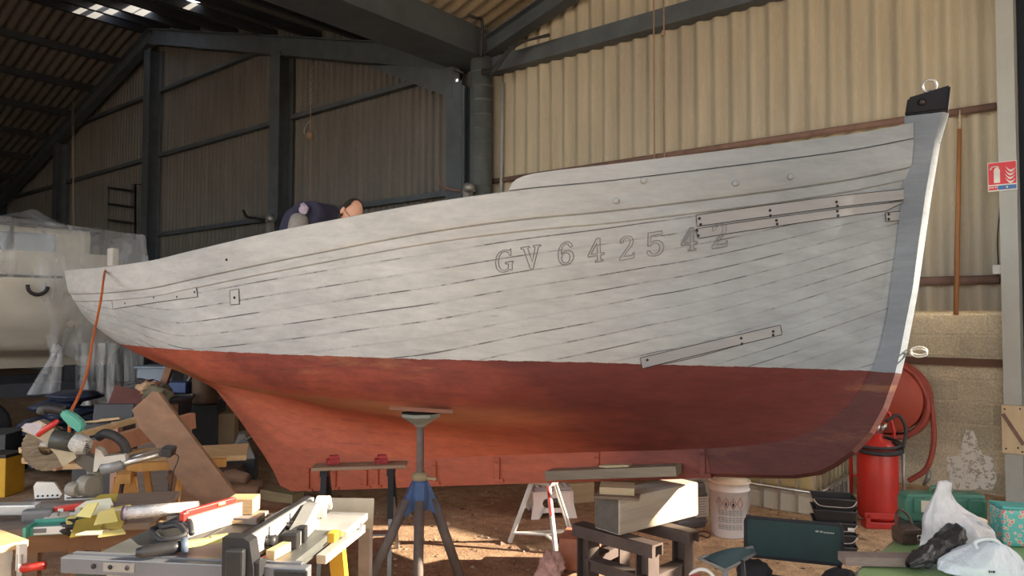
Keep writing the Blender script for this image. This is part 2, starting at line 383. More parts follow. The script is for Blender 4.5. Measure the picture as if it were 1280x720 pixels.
#        s     b0   z0    b1   z1    b2   z2    b3   z3    b4   z4    b5
SEC = [(-5.25,.0 ,1.76 ,.0 ,1.80 ,.0 ,1.84 ,.0 ,1.88 ,.0 ,1.93 ,.0),
       (-5.18,.0 ,1.68 ,.06,1.71 ,.11,1.75 ,.15,1.80 ,.20,1.90 ,.235),
       (-5.05,.0 ,1.56 ,.13,1.60 ,.24,1.66 ,.33,1.73 ,.39,1.84 ,.43),
       (-4.8 ,.0 ,1.42 ,.22,1.48 ,.40,1.56 ,.52,1.66 ,.59,1.80 ,.64),
       (-4.3 ,.0 ,1.20 ,.30,1.29 ,.54,1.41 ,.70,1.54 ,.80,1.73 ,.86),
       (-3.9 ,.0 ,1.06 ,.30,1.17 ,.58,1.29 ,.78,1.44 ,.90,1.66 ,.98),
       (-3.45,.03,.92  ,.28,1.05 ,.60,1.19 ,.84,1.34 ,.98,1.58 ,1.07),
       (-3.0 ,.05,.70  ,.09,.97  ,.50,1.10 ,.88,1.26 ,1.04,1.52,1.13),
       (-2.3 ,.06,.46  ,.085,.84 ,.48,.995 ,.93,1.11 ,1.13,1.44,1.20),
       (-1.3 ,.06,.50  ,.15,.76  ,.58,.93  ,1.01,1.09,1.16,1.43,1.235),
       (-.4  ,.06,.61  ,.23,.77  ,.64,.915 ,.99,1.085,1.11,1.42,1.20),
       (.4   ,.06,.71  ,.24,.82  ,.50,.97  ,.76,1.15 ,.91,1.44 ,1.08),
       (.9   ,.06,.768 ,.19,.87  ,.36,1.01 ,.56,1.18 ,.71,1.46 ,.90),
       (1.3  ,.055,.825,.13,.92  ,.23,1.04 ,.36,1.18 ,.50,1.44 ,.71),
       (1.6  ,.05,.885 ,.09,.98  ,.15,1.09 ,.22,1.21 ,.32,1.46 ,.535),
       (1.85 ,.05,1.045,.07,1.13 ,.10,1.22 ,.14,1.33 ,.20,1.52 ,.36),
       (2.02 ,.045,1.31,.06,1.41 ,.075,1.53,.10,1.66 ,.14,1.90 ,.215),
       (2.12 ,.045,1.80,.05,1.88 ,.06,1.98 ,.075,2.08,.09,2.22 ,.125),
       (2.215,.04,2.54 ,.04,2.545,.04,2.55 ,.04,2.555,.04,2.56 ,.045)]
SHEER = [(-5.25,2.03),(-4.44,1.998),(-3.5,1.985),(-2.82,2.0),(-2.15,2.06),(-1.57,2.12),(-.87,2.185),(-.28,2.238),(.31,2.285),(.73,2.313),(1.2,2.365),(1.85,2.47),(2.215,2.57)]
OFF1 = [(-5.25,.20),(-4.4,.21),(-3,.2),(-1.5,.19),(.3,.155),(2.215,.145)]
def zwl(s): return 1.345-.011*max(s, 0)**2
def zsheer(s): return itp(SHEER, s)
def section(s, n=40):
    P = [(itp(SEC, s, 1+2*k), itp(SEC, s, 2+2*k)) for k in range(5)]+[(itp(SEC, s, 11), zsheer(s))]
    P = [np.array(p) for p in P]
    Q = [2*P[0]-P[1]]+P+[2*P[-1]-P[-2]]; out = []
    for i in range(1, len(Q)-2):
        p0, p1, p2, p3 = Q[i-1:i+3]
        for t in np.linspace(0, 1, 14, endpoint=(i == len(Q)-3)):
            out.append(.5*(2*p1+(p2-p0)*t+(2*p0-5*p1+4*p2-p3)*t*t+(3*p1-p0-3*p2+p3)*t**3))
    out = np.array(out); out[:, 0] = np.maximum(out[:, 0], 0)
    g = np.concatenate([[0], np.cumsum(np.hypot(*np.diff(out, axis=0).T))])
    v = np.linspace(0, g[-1], n)
    return np.stack([np.interp(v, g, out[:, 0]), np.interp(v, g, out[:, 1])], 1)
def H(s, z):
    """half breadth of the hull at station s and height z"""
    q = section(s, 80); zz = np.maximum.accumulate(q[:, 1]); return float(np.interp(z, zz, q[:, 0]))
def hn(s, z):
    """outward normal of the starboard side at (s, z), boat frame x=s, y=-b"""
    e = .03; bs = (H(s+e, z)-H(s-e, z))/(2*e); bz = (H(s, z+e)-H(s, z-e))/(2*e)
    return Vector((-bs, -1, -bz)).normalized()
def onhull(x, y):
    """pixel of the survey -> (s, z) on the starboard side"""
    b = .9
    for _ in range(25):
        s, z = onboat(x, y, b); s = max(-5.2, min(2.2, s)); b = .5*b+.5*H(s, min(z, zsheer(s)))
    return s, z
def hp(s, z, off=0.): 
    n = hn(s, z); return Vector((s, -H(s, z), z))+n*off
boat = empty('fishing_boat', (B0[0], B0[1], 0), math.atan2(BA[1], BA[0]),
    'wooden fishing boat with grey white planked sides and red bottom standing on props', 'boat')
def paint(seams=True, name='boat_paint'):
    m, nt, b = nodes(name); tc = nn(nt, 'ShaderNodeTexCoord'); v = tc.outputs['Object']
    sp = nn(nt, 'ShaderNodeSeparateXYZ'); nt.links.new(v, sp.inputs[0])
    xp = mathn(nt, 'MAXIMUM', sp.outputs[0], 0.)
    zw = mathn(nt, 'SUBTRACT', 1.345, mathn(nt, 'MULTIPLY', mathn(nt, 'MULTIPLY', xp, xp), .011))
    jag = mathn(nt, 'MULTIPLY', mathn(nt, 'SUBTRACT', noise(nt, stretch(nt, v, (1, 1, .2)), 9, 4, .7), .5), .022)
    above = mathn(nt, 'GREATER_THAN', mathn(nt, 'ADD', sp.outputs[2], jag), zw)
    # greys
    n1 = noise(nt, stretch(nt, v, (.5, .5, 1.6)), 2.2, 6, .62); n2 = noise(nt, stretch(nt, v, (1.2, 1, 5)), 5, 5, .7)
    n3 = noise(nt, stretch(nt, v, (1.5, 1, 14)), 6, 4, .75)
    r1 = ramp(nt, [(.3, (.375, .385, .39)), (.55, (.485, .495, .495)), (.75, (.585, .59, .58))]); nt.links.new(n1, r1.inputs[0])
    r2 = ramp(nt, [(.35, (.88, .88, .88)), (.65, (1.06, 1.05, 1.03))]); nt.links.new(n2, r2.inputs[0])
    wht = mix(nt, 1., r1.outputs[0], r2.outputs[0], 'MULTIPLY')
    r3 = ramp(nt, [(.61, (0, 0, 0)), (.70, (1, 1, 1))]); nt.links.new(n3, r3.inputs[0])
    gate = ramp(nt, [(.46, (0, 0, 0)), (.60, (1, 1, 1))]); nt.links.new(noise(nt, v, 1.3, 3), gate.inputs[0])
    fw = ramp(nt, [(.25, (0, 0, 0)), (.75, (1, 1, 1))]); nt.links.new(mathn(nt, 'ADD', mathn(nt, 'MULTIPLY', sp.outputs[0], .30), mathn(nt, 'MULTIPLY', n1, .6), True), fw.inputs[0])
    wht = mix(nt, mathn(nt, 'MULTIPLY', fw.outputs[0], .9), wht, mix(nt, 1., wht, (.52, .60, .70), 'MULTIPLY'))
    wht = mix(nt, mathn(nt, 'MULTIPLY', mathn(nt, 'MULTIPLY', r3.outputs[0], gate.outputs[0]), .8), wht, (.24, .255, .28))
    # reds: worn orange primer, dark antifouling forward; brighter low down, ground bounce put in
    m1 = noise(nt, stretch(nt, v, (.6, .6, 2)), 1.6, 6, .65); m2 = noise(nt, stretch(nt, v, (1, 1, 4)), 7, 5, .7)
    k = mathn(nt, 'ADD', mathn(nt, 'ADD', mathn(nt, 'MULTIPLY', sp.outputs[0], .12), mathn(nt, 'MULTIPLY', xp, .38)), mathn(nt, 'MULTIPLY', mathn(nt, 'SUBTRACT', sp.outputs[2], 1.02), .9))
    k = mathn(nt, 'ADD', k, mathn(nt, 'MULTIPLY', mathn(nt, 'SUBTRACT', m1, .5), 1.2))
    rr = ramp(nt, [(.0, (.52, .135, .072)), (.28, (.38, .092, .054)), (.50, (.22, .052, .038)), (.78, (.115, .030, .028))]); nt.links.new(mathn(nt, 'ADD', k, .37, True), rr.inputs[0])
    r5 = ramp(nt, [(.3, (.78, .78, .78)), (.7, (1.12, 1.1, 1.08))]); nt.links.new(m2, r5.inputs[0])
    red = mix(nt, 1., rr.outputs[0], r5.outputs[0], 'MULTIPLY')
    # tan scuffs where the paint has gone from the bilge
    r6 = ramp(nt, [(.58, (0, 0, 0)), (.70, (1, 1, 1))]); nt.links.new(noise(nt, stretch(nt, v, (.5, .5, 3)), 2.4, 6, .7), r6.inputs[0])
    red = mix(nt, mathn(nt, 'MULTIPLY', r6.outputs[0], .35), red, (.42, .20, .09))
    # tan highlight painted along the turn of the bilge, aft half, for ground bounce
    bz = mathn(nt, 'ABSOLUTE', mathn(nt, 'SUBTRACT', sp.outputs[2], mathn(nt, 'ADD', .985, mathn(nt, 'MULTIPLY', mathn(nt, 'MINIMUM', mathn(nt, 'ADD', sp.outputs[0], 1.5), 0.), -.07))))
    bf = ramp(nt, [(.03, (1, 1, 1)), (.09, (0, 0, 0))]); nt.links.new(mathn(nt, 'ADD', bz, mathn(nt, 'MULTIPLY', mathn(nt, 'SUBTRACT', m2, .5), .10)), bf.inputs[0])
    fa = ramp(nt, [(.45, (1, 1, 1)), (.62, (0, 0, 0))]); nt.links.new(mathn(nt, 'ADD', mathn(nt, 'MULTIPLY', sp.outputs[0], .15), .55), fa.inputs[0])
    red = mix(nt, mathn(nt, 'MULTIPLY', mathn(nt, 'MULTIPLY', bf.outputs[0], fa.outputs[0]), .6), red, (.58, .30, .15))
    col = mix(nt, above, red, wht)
    # plank seams from the strake coordinate (uv.y), broken into dashes
    uv = nn(nt, 'ShaderNodeUVMap'); uv.uv_map = 'strakes'; su = nn(nt, 'ShaderNodeSeparateXYZ'); nt.links.new(uv.outputs[0], su.inputs[0])
    t = mathn(nt, 'MULTIPLY', su.outputs[1], 23.)
    fl = mathn(nt, 'FLOOR', mathn(nt, 'ADD', t, .5)); ds = mathn(nt, 'ABSOLUTE', mathn(nt, 'SUBTRACT', t, fl))
    cx = nn(nt, 'ShaderNodeCombineXYZ'); nt.links.new(mathn(nt, 'MULTIPLY', su.outputs[0], 1.7), cx.inputs[0]); nt.links.new(mathn(nt, 'MULTIPLY', fl, 5.37), cx.inputs[1])
    dn = noise(nt, cx.outputs[0], 1., 5, .75)
    dash = ramp(nt, [(.47, (0, 0, 0)), (.56, (1, 1, 1))]); nt.links.new(dn, dash.inputs[0])
    wob = mathn(nt, 'MULTIPLY', dn, .055)
    ln = mathn(nt, 'LESS_THAN', ds, wob); soft = mathn(nt, 'LESS_THAN', ds, .07)
    f = mathn(nt, 'MULTIPLY', ln, dash.outputs[0])
    f2 = mathn(nt, 'ADD', mathn(nt, 'MULTIPLY', f, .78), mathn(nt, 'MULTIPLY', soft, .10), True)
    ab2 = mathn(nt, 'ADD', mathn(nt, 'MULTIPLY', above, .55), .45)
    col = mix(nt, mathn(nt, 'MULTIPLY', mathn(nt, 'MULTIPLY', f2, ab2), 1. if seams else 0.), col, (.045, .04, .04))
    nt.links.new(col, b.inputs['Base Color']); b.inputs['Roughness'].default_value = .62; b.inputs['Specular IOR Level'].default_value = .3
    bp = nn(nt, 'ShaderNodeBump'); bp.inputs['Strength'].default_value = .35; bp.inputs['Distance'].default_value = .006
    nt.links.new(mathn(nt, 'SUBTRACT', mathn(nt, 'ADD', n2, mathn(nt, 'MULTIPLY', n3, .4)), mathn(nt, 'MULTIPLY', f, 1.5 if seams else 0.)), bp.inputs['Height']); nt.links.new(bp.outputs[0], b.inputs['Normal'])
    return m
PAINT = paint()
SS = np.unique(np.round(np.concatenate([np.linspace(-5.25, -4.8, 12), np.linspace(-4.8, 1.4, 90), np.linspace(1.4, 2.0, 22), np.linspace(2.0, 2.215, 16)]), 4))
NR = 44
secs = [section(s, NR) for s in SS]
S0 = 1.0; za = section(S0, NR)[:, 1]; va = np.linspace(0, 1, NR)
_rz = [r_[2] for r_ in SEC if r_[0] >= .4]; _rs = [r_[0] for r_ in SEC if r_[0] >= .4]
def strake(s, z, v):
    # forward of S0 the planks run fair to evenly spaced hood ends on the stem
    if s <= S0: return v
    sr = max(float(np.interp(z, _rz, _rs)), S0+.05); w_ = min(1., max(0., (s-S0)/(sr-S0)))**1.25
    lo, hi = -.3, 1.3
    for _ in range(30):
        m_ = (lo+hi)/2; a_ = float(np.interp(m_, va, za))+(min(0, m_)+max(0, m_-1))*1.7; b_ = .84+1.71*(max(m_, 0)**.8)+min(0, m_)
        if (1-w_)*a_+w_*b_ < z: lo = m_
        else: hi = m_
    return (lo+hi)/2
VV = [[strake(s, q_[1], j/(NR-1)) for j, q_ in enumerate(sec)] for s, sec in zip(SS, secs)]
bm = bmesh.new(); uvl = bm.loops.layers.uv.new('strakes'); rows = {}
for side in (-1, 1):
    V = [[bm.verts.new((s, side*q[0], q[1])) for q in sec] for s, sec in zip(SS, secs)]
    for i in range(len(SS)-1):
        for j in range(NR-1):
            idx = [(i, j), (i+1, j), (i+1, j+1), (i, j+1)]
            if side > 0: idx = idx[::-1]
            f = bm.faces.new([V[a][c] for a, c in idx]); f.smooth = True
            for lp, (a, c) in zip(f.loops, idx): lp[uvl].uv = (SS[a], VV[a][c])
bmesh.ops.remove_doubles(bm, verts=bm.verts[:], dist=1e-4)
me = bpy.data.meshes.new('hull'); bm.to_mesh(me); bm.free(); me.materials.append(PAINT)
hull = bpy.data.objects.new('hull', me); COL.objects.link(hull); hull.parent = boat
# bulwark: a thicker band along the sheer, outer plate, capping and inner face
PLAIN = paint(False, 'bulwark_paint')
def planpt(s, z, off):
    e = .02; b = H(s, z); s1, s2 = max(-5.25, s-e), min(2.215, s+e)
    t = Vector((s2-s1, -(H(s2, z)-H(s1, z)))).normalized(); n = Vector((t.y, -t.x))
    if s <= -5.24: n = Vector((-1, 0))
    return (s+n.x*off, max(.0, b-n.y*off))
def loft(name, prof, ss, m, both=True, parent=boat):
    """closed band swept along the side: prof(s) -> list of (off, z)"""
    mb = MB()
    for side in ((-1, 1) if both else (-1,)):
        V = []; k = None
        for s in ss:
            pr = prof(s); k = len(pr)
            for off, z in pr:
                x, y = planpt(s, min(z, zsheer(s)), off); V.append((x, side*y, z))
        Fs = []
        for i in range(len(ss)-1):
            for j in range(k):
                j2 = (j+1) % k; Fs.append((i*k+j, (i+1)*k+j, (i+1)*k+j2, i*k+j2))
        Fs += [tuple(range(k)), tuple((len(ss)-1)*k+j for j in range(k))[::-1]]
        mb._new(V, Fs, False)
    return mb.build(name, m, parent)
SB = SS[::2]
def z1(s): return zsheer(s)-itp(OFF1, s)
bul = loft('bulwark', lambda s: [(.003, z1(s)-.01), (.024, z1(s)), (.028, z1(s)+.02), (.028, zsheer(s)-.006), (.022, zsheer(s)), (-.06, zsheer(s)), (-.06, zsheer(s)-.55)], SB, PLAIN)
rub = loft('rub_rail', lambda s: [(-.004, z1(s)-.072), (.012, z1(s)-.062), (.014, z1(s)-.01), (.003, z1(s)-.004), (-.004, z1(s)-.004)], SB, PLAIN)
TOPS = [(.30, .0), (.315, .03), (.34, .052), (.39, .068), (.46, .076), (.73, .083), (1.2, .085), (2.215, .083)]
sb2 = np.unique(np.concatenate([np.linspace(.30, .46, 9), np.linspace(.46, 2.215, 30)]))
loft('bulwark_top_strake', lambda s: [(.029, zsheer(s)+.004), (.031, zsheer(s)+itp(TOPS, s)+.004), (-.05, zsheer(s)+itp(TOPS, s)+.004), (-.05, zsheer(s)+.004)], sb2, PLAIN)
# deck
mb = MB()
V = []; Fs = []
for s in SB:
    z = 1.52+.10*max(0, s)*.5; bb = max(0, H(s, z)-.02); V += [(s, -bb, z), (s, bb, z)]
for i in range(len(SB)-1): Fs.append((2*i, 2*i+2, 2*i+3, 2*i+1))
mb._new(V, Fs); mb.build('deck', wood('deck_planks', (.34, .27, .20), (.24, .19, .14), (1, 20, 1)), boat)
# stem, keel and deadwood: the centre-line timber, one slab with a bevelled leading edge
stem_f = [(2.405,2.84),(2.393,2.702),(2.357,2.54),(2.315,2.282),(2.278,2.02),(2.242,1.76),(2.21,1.58),(2.179,1.41),(2.149,1.277),(2.084,1.085),(2.014,.947),(1.919,.832),(1.822,.75),(1.737,.696),(1.6,.66),(1.4,.640)]
keel_b = [(1.121,.618),(.3,.505),(-.45,.40),(-.986,.325),(-1.984,.178),(-2.44,.115)]
post = [(-2.56,.12),(-2.70,.309),(-2.9,.49),(-3.10,.668),(-3.46,.945)]
top_in = [(-3.5,.97),(-3.3,1.0),(-2.3,.9),(-1.3,.86),(-.4,.86),(.4,.9),(.9,.92),(1.3,.96),(1.55,1.02),(1.72,1.15),(1.85,1.33),(1.93,1.6),(2.0,2.0),(2.10,2.5),(2.15,2.62)]
bev = {}
poly = stem_f+keel_b+post
def timber(name, front, back, half, edge, m):
    """slab between two traced lines, narrower along the front line"""
    mb = MB(); f = front; V = []
    n = len(f)
    for (x, z), (xb, zb) in zip(f, back):
        d = Vector((xb-x, zb-z)); L = d.length; k = min(.028/L, .3) if L else 0
        xm, zm = x+d.x*k, z+d.y*k
        V += [(x, -edge, z), (x, edge, z), (xm, half, zm), (xb, half, zb), (xb, -half, zb), (xm, -half, zm)]
    Fs = []
    for i in range(n-1):
        for j in range(6):
            j2 = (j+1) % 6; Fs.append((i*6+j, (i+1)*6+j, (i+1)*6+j2, i*6+j2))
    Fs += [tuple(range(6)), tuple((n-1)*6+j for j in range(6))[::-1]]
    mb._new(V, Fs); return mb.build(name, m, boat)
def resample(pts, n):
    p = np.array(pts, float); g = np.concatenate([[0], np.cumsum(np.hypot(*np.diff(p, axis=0).T))]); t = np.linspace(0, g[-1], n)
    return list(zip(np.interp(t, g, p[:, 0]), np.interp(t, g, p[:, 1])))
sf = stem_f[2:]+[(1.121,.618)]
sback = [(2.20,2.62),(2.17,2.28),(2.145,2.02),(2.105,1.72),(2.085,1.58),(2.05,1.42),(2.01,1.31),(1.95,1.19),(1.87,1.09),(1.79,1.01),(1.72,.96),(1.64,.92),(1.5,.87),(1.34,.845),(1.08,.81)]
def stem_paint():
    m = PLAIN.copy(); m.name = 'stem_grey_and_red'; nt = m.node_tree
    b = [q for q in nt.nodes if q.type == 'BSDF_PRINCIPLED'][0]; src = b.inputs['Base Color'].links[0].from_socket
    nt.links.new(mix(nt, 1., src, (.60, .62, .66), 'MULTIPLY'), b.inputs['Base Color']); return m
STEMP = stem_paint(); timber('stem', sf, sback[:len(sf)], .056, .014, STEMP)
timber('stem_head', [(2.40,2.70),(2.357,2.545)], [(2.19,2.70),(2.19,2.55)], .058, .015, STEMP)
kf = [(1.121,.618),(.3,.505),(-.45,.40),(-.986,.325),(-1.984,.178),(-2.44,.115)]
kb = [(1.08,.83),(.3,.72),(-.45,.62),(-.986,.56),(-1.984,.50),(-2.30,.50)]
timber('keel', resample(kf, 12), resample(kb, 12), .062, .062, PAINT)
pf = [(-2.44,.115),(-2.56,.12),(-2.70,.309),(-2.9,.49),(-3.10,.668),(-3.46,.945)]
pb = [(-2.15,.45),(-2.15,.52),(-2.2,.62),(-2.4,.75),(-2.7,.88),(-3.2,1.03)]
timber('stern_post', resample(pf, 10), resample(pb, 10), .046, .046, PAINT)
# black cap on the stem head, its bolt, and the ring on top
BLACK = mat('black_paint', (.018, .018, .024), (.012, .012, .016), 5, .6, spec=.15, bump=.05)
mb = MB(); cap = [(2.192,2.705),(2.395,2.705),(2.412,2.842),(2.207,2.80)]
mb.prism(cap, (0, 0, 0), (1, 0, 0), (0, 0, 1), .13); bmesh.ops.bevel(mb.bm, geom=mb.bm.edges[:], offset=.010, segments=2, affect='EDGES'); mb.build('stem_cap', [BLACK], boat)
mb = MB(); mb.lathe([(.0, .022), (.012, .018), (.020, .006), (.022, 0)], (2.275, -.064, 2.765), 14, (0, -1, 0)); mb.build('cap_bolt', mat('dark_iron', (.08, .08, .09), None, 9, .3, .8), boat)
mb = MB(); mb.cyl((2.31, 0, 2.81), (2.31, 0, 2.84), .012)
c = Vector((2.31, 0, 2.865)); mb.tube([c+Vector((math.cos(t)*.034*BA[0]*1.0, 0, math.sin(t)*.034)) for t in np.linspace(0, 2*math.pi, 20, endpoint=False)], .008, 8, closed=True)
mb.build('ring_bolt', mat('galvanised', (.45, .44, .42), None, 12, .4, .6), boat)
# small white lashing eye on the stem at the waterline
p = onboat(1137, 441); mb = MB()
for k in (0, 1): mb.tube([(p[0]+.045+math.cos(t)*.04, .01*k-.005, p[1]+.0+math.sin(t)*.022+.012*k) for t in np.linspace(0, 2*math.pi, 16, endpoint=False)], .004, 6, closed=True)
mb.build('stem_eye', mat('white_cord', (.7, .68, .62), None, 10, .8), boat)
# bolt heads of the bulwark
for x, y in ((770, 251), (804, 226), (917, 229), (985, 221), (650, 300)):
    if x == 650: continue
    s, z = onhull(x, y); s += 0; n = hn(s, z)
    mb = MB(); mb.lathe([(0, .014), (.010, .012), (.016, .007), (.018, -.004)], Vector((s, -H(s, min(z, zsheer(s))), z))+n*.03, 14, n); mb.build('bolt', PLAIN, boat)
# iron straps over the keel
for x, y0, y1 in ((385, 590, 611), (418, 590, 609), (457, 587, 607), (471, 586, 606), (543, 582, 602), (622, 577, 599), (746, 571, 597), (878, 567, 592)):
    s, zt = onboat(x, y0, .07); _, zb = onboat(x, y1, .07)
    mb = MB(); mb.box((s, -.072, (zt+zb)/2+.01), (.035, .016, zt-zb+.04), (0, 0, 0), .003)
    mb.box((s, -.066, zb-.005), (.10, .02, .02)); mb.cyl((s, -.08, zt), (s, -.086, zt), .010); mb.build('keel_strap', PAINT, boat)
# new planks let into the side
def patch(name, quad, m, screws=(), off=.005):
    """quad: 4 survey pixels (top-left, top-right, bottom-right, bottom-left) on the hull"""
    Q = [np.array(onhull(*q)) for q in quad]; mb = MB(); nu, nv = 14, 4
    def f(u, v, o):
        s, z = (Q[0]*(1-u)+Q[1]*u)*(1-v)+(Q[3]*(1-u)+Q[2]*u)*v; return hp(s, z, o)
    top = [f(i/(nu-1), j/(nv-1), off) for j in range(nv) for i in range(nu)]
    mb._new(top, [(j*nu+i, j*nu+i+1, (j+1)*nu+i+1, (j+1)*nu+i) for j in range(nv-1) for i in range(nu-1)], True)
    # dark open seam round it
    o = mb.build(name, m, boat); mb = MB()
    ring = [f(u, 0, .006) for u in np.linspace(0, 1, 14)]+[f(1, v, .006) for v in (.5, 1)]+[f(u, 1, .006) for u in np.linspace(1, 0, 14)][1:]+[f(0, .5, .006)]
    mb.tube(ring, .0018, 4, closed=True); mb.build('open_seam', SEAM, o)
    if screws:
        mb = MB()
        for x, y in screws:
            s, z = onhull(x, y); n = hn(s, z); p = hp(s, z, off+.001); mb.lathe([(.0, .002), (.007, .0015), (.008, 0)], p, 10, n)
        mb.build('screw_heads', SEAM, o)
    return o
SEAM = mat('open_seam_dark', (.03, .028, .03), None, 6, .9)
NEWP = mat('bare_primed_plank', (.29, .305, .33), (.235, .25, .28), 2.2, .7, bump=.2, st=(.6, 1, 5))
P = patch('repair_plank', [(870, 269), (1132, 236), (1133, 249), (871, 283)], NEWP, [(874, 273), (875.5, 280.5), (962, 263), (962.5, 269.5), (1045, 252.5), (1046, 257.5), (1130, 241), (1130, 245)])
P = patch('repair_plank', [(870, 286), (1133, 251), (1106, 264), (872, 298)], NEWP, [(871, 288), (872.5, 294.5), (970, 275.5), (971, 280), (1046, 264), (1047, 269.5)])
P = patch('repair_plank', [(1106, 266), (1136, 262), (1134, 274), (1107, 277)], NEWP, [(1110, 268), (1110, 274), (1128, 265), (1129, 271)])
P = patch('repair_plank', [(800, 447), (975, 406), (977, 418), (803, 460)], NEWP, [(809, 449.5), (926, 422.5), (927, 429.5), (966, 414), (966, 418.5)])
P = patch('repair_plank', [(140, 365), (244, 345), (248, 371), (142, 386)], mat('filled_plank', (.46, .465, .455), (.41, .415, .405), 3, .7), [(157, 373), (157, 379), (171, 362), (172, 369), (192, 358), (193, 372), (221, 362), (222, 371), (245, 346), (244, 365)])
for q in ([(283, 317), (293, 317), (293, 331), (283, 331)], [(288, 363), (299, 361), (300, 380), (289, 381)]):
    xm, ym = (q[0][0]+q[2][0])/2, (q[0][1]+q[2][1])/2
    patch('repair_plug', q, mat('filled_plank', (.46, .465, .455)), [(xm, ym), (xm-.6, ym+.6), (xm+.5, ym+.8)], .03 if ym < 340 else .005)
s, z = onhull(207, 358); n = hn(s, z); mb = MB(); mb.lathe([(.018, -.01), (.018, .012), (.030, .012), (.034, .0)], hp(s, z, .0), 16, n)
mb.build('bronze_outlet', mat('bronze', (.40, .22, .09), (.25, .13, .06), 9, .5, .5), boat)
# registration number carved as outlines
GL = {  # outlines on a 10 x 14 field
 'G': [[(8.6,14),(8.9,14),(8.9,9.6),(8.3,9.6),(7.6,11.6),(6.2,12.8),(4.9,12.9),(3.3,12),(2.3,9.8),(2.0,7),(2.3,4.2),(3.3,2),(5,1.1),(6.6,1.6),(7.3,2.6),(7.3,4.6),(5.6,5.2),(5.6,6),(10,6),(10,5.2),(9.3,4.8),(9.3,0.6),(8.8,.4),(8.1,1.2),(6.6,.2),(4.8,0),(2.6,.8),(.9,3.2),(.3,7),(.9,10.8),(2.6,13.2),(4.8,14),(6.6,13.8),(8,12.9)]],
 'V': [[(0,14),(4.4,14),(4.4,13.2),(3.4,12.9),(5.5,4.2),(7.2,12.9),(6.2,13.2),(6.2,14),(10,14),(10,13.2),(8.9,12.9),(5.8,0),(4.4,0),(1.3,12.9),(0,13.2)]],
 '6': [[(8.8,10.6),(8.2,12.6),(6.6,13.8),(4.8,14),(2.6,13),(1,10.4),(.4,7),(.8,3.2),(2.4,.8),(4.8,0),(7.2,.6),(8.9,2.4),(9.3,4.6),(8.8,6.8),(7.2,8.4),(5,8.7),(3.2,8),(2.3,6.9),(2.5,9.6),(3.4,11.9),(4.9,12.9),(6.3,12.4),(7,11),(7.4,10.2)],
       [(4.9,7.5),(6.4,6.8),(7.2,5),(7,2.9),(6,1.5),(4.8,1.1),(3.4,1.7),(2.5,3.3),(2.5,5.2),(3.3,6.9)]],
 '4': [[(5.6,14),(7.6,14),(7.6,5),(9.8,5),(9.8,3.8),(7.6,3.8),(7.6,1.1),(9,.8),(9,0),(4.2,0),(4.2,.8),(5.7,1.1),(5.7,3.8),(.2,3.8),(.2,5)], [(5.7,5),(5.7,11.4),(1.8,5)]],
 '2': [[(.8,10.2),(1.2,12.4),(2.8,13.8),(5,14),(7.2,13.4),(8.6,11.6),(8.6,9.6),(7.6,7.4),(5,4.9),(2.6,1.9),(7.6,1.9),(8.4,3.4),(9.2,3.4),(8.8,0),(.3,0),(.3,1.4),(3.2,5),(5.6,7.6),(6.7,9.6),(6.7,11.4),(5.8,12.7),(4.6,12.9),(3.2,12.3),(2.6,10.4)]],
 '5': [[(1.6,14),(8.6,14),(8.6,12.2),(3,12.2),(2.8,8.2),(4.6,9),(6.6,8.8),(8.4,7.4),(9.2,4.8),(8.6,2.2),(7,.5),(4.6,0),(2.2,.5),(.7,2.2),(.9,3.6),(2.2,3.6),(3,1.8),(4.6,1.1),(6.3,1.9),(7.2,4.4),(6.6,6.8),(5,7.7),(3.4,7.2),(2.6,6.2),(1.3,6.4)]]}
CARV = mat('carved_line', (.16, .165, .18), (.22, .225, .23), 30, .9, bump=0)
for ch, xl, yb, xr, yr, yt in (('G', 619, 342.5, 642, 338, 315), ('V', 652, 338, 677, 334.5, 309.5), ('6', 697, 333, 719, 329, 304.5), ('4', 735, 329.5, 756, 326, 300), ('2', 774, 326, 795, 322, 297), ('5', 807, 322, 832, 318, 292), ('4', 851, 314.5, 872, 312, 286), ('2', 889, 311, 911, 307.5, 281)):
    mb = MB(); o = np.array(onhull(xl, yb)); ex = np.array(onhull(xr, yr))-o; ey = np.array(onhull(xl+2, yt))-o; ey = np.array([ey[0]*.3, ey[1]])
    for c in GL[ch]:
        pts = []
        for k in range(len(c)):
            a, b2 = np.array(c[k]), np.array(c[(k+1) % len(c)])
            for t in (0, .5): q = a+(b2-a)*t; sz = o+ex*q[0]/10+ey*q[1]/14; pts.append(hp(sz[0], sz[1], .0015 if xl < 845 else .0065))
        mb.tube(pts, .0026 if ch != '2' else .0022, 5, closed=True)
    mb.build('registration_number' if ch.isdigit() else 'registration_letter', CARV, boat)
# stern samson post wrapped in clear film, with rusty stain round its foot
s, z = onhull(140, 332)
px, pz = onboat(141, 333, .72)
WRAP = mat('clear_wrap', (.62, .60, .56), (.42, .41, .40), 22, .18, spec=.7, bump=.9)
mb = MB(); mb.box((px, -.72, pz+.065), (.085, .06, .19), (0, 0, 0), .012); 
mb.build('wrapped_post', WRAP, boat)
mb = MB(); mb.blob((px+.03, -.74, pz-.012), (.20, .10, .03), 3, .3, 2); mb.build('rust_stain', mat('rust_orange', (.62, .27, .06), (.35, .13, .04), 14, .8), boat)
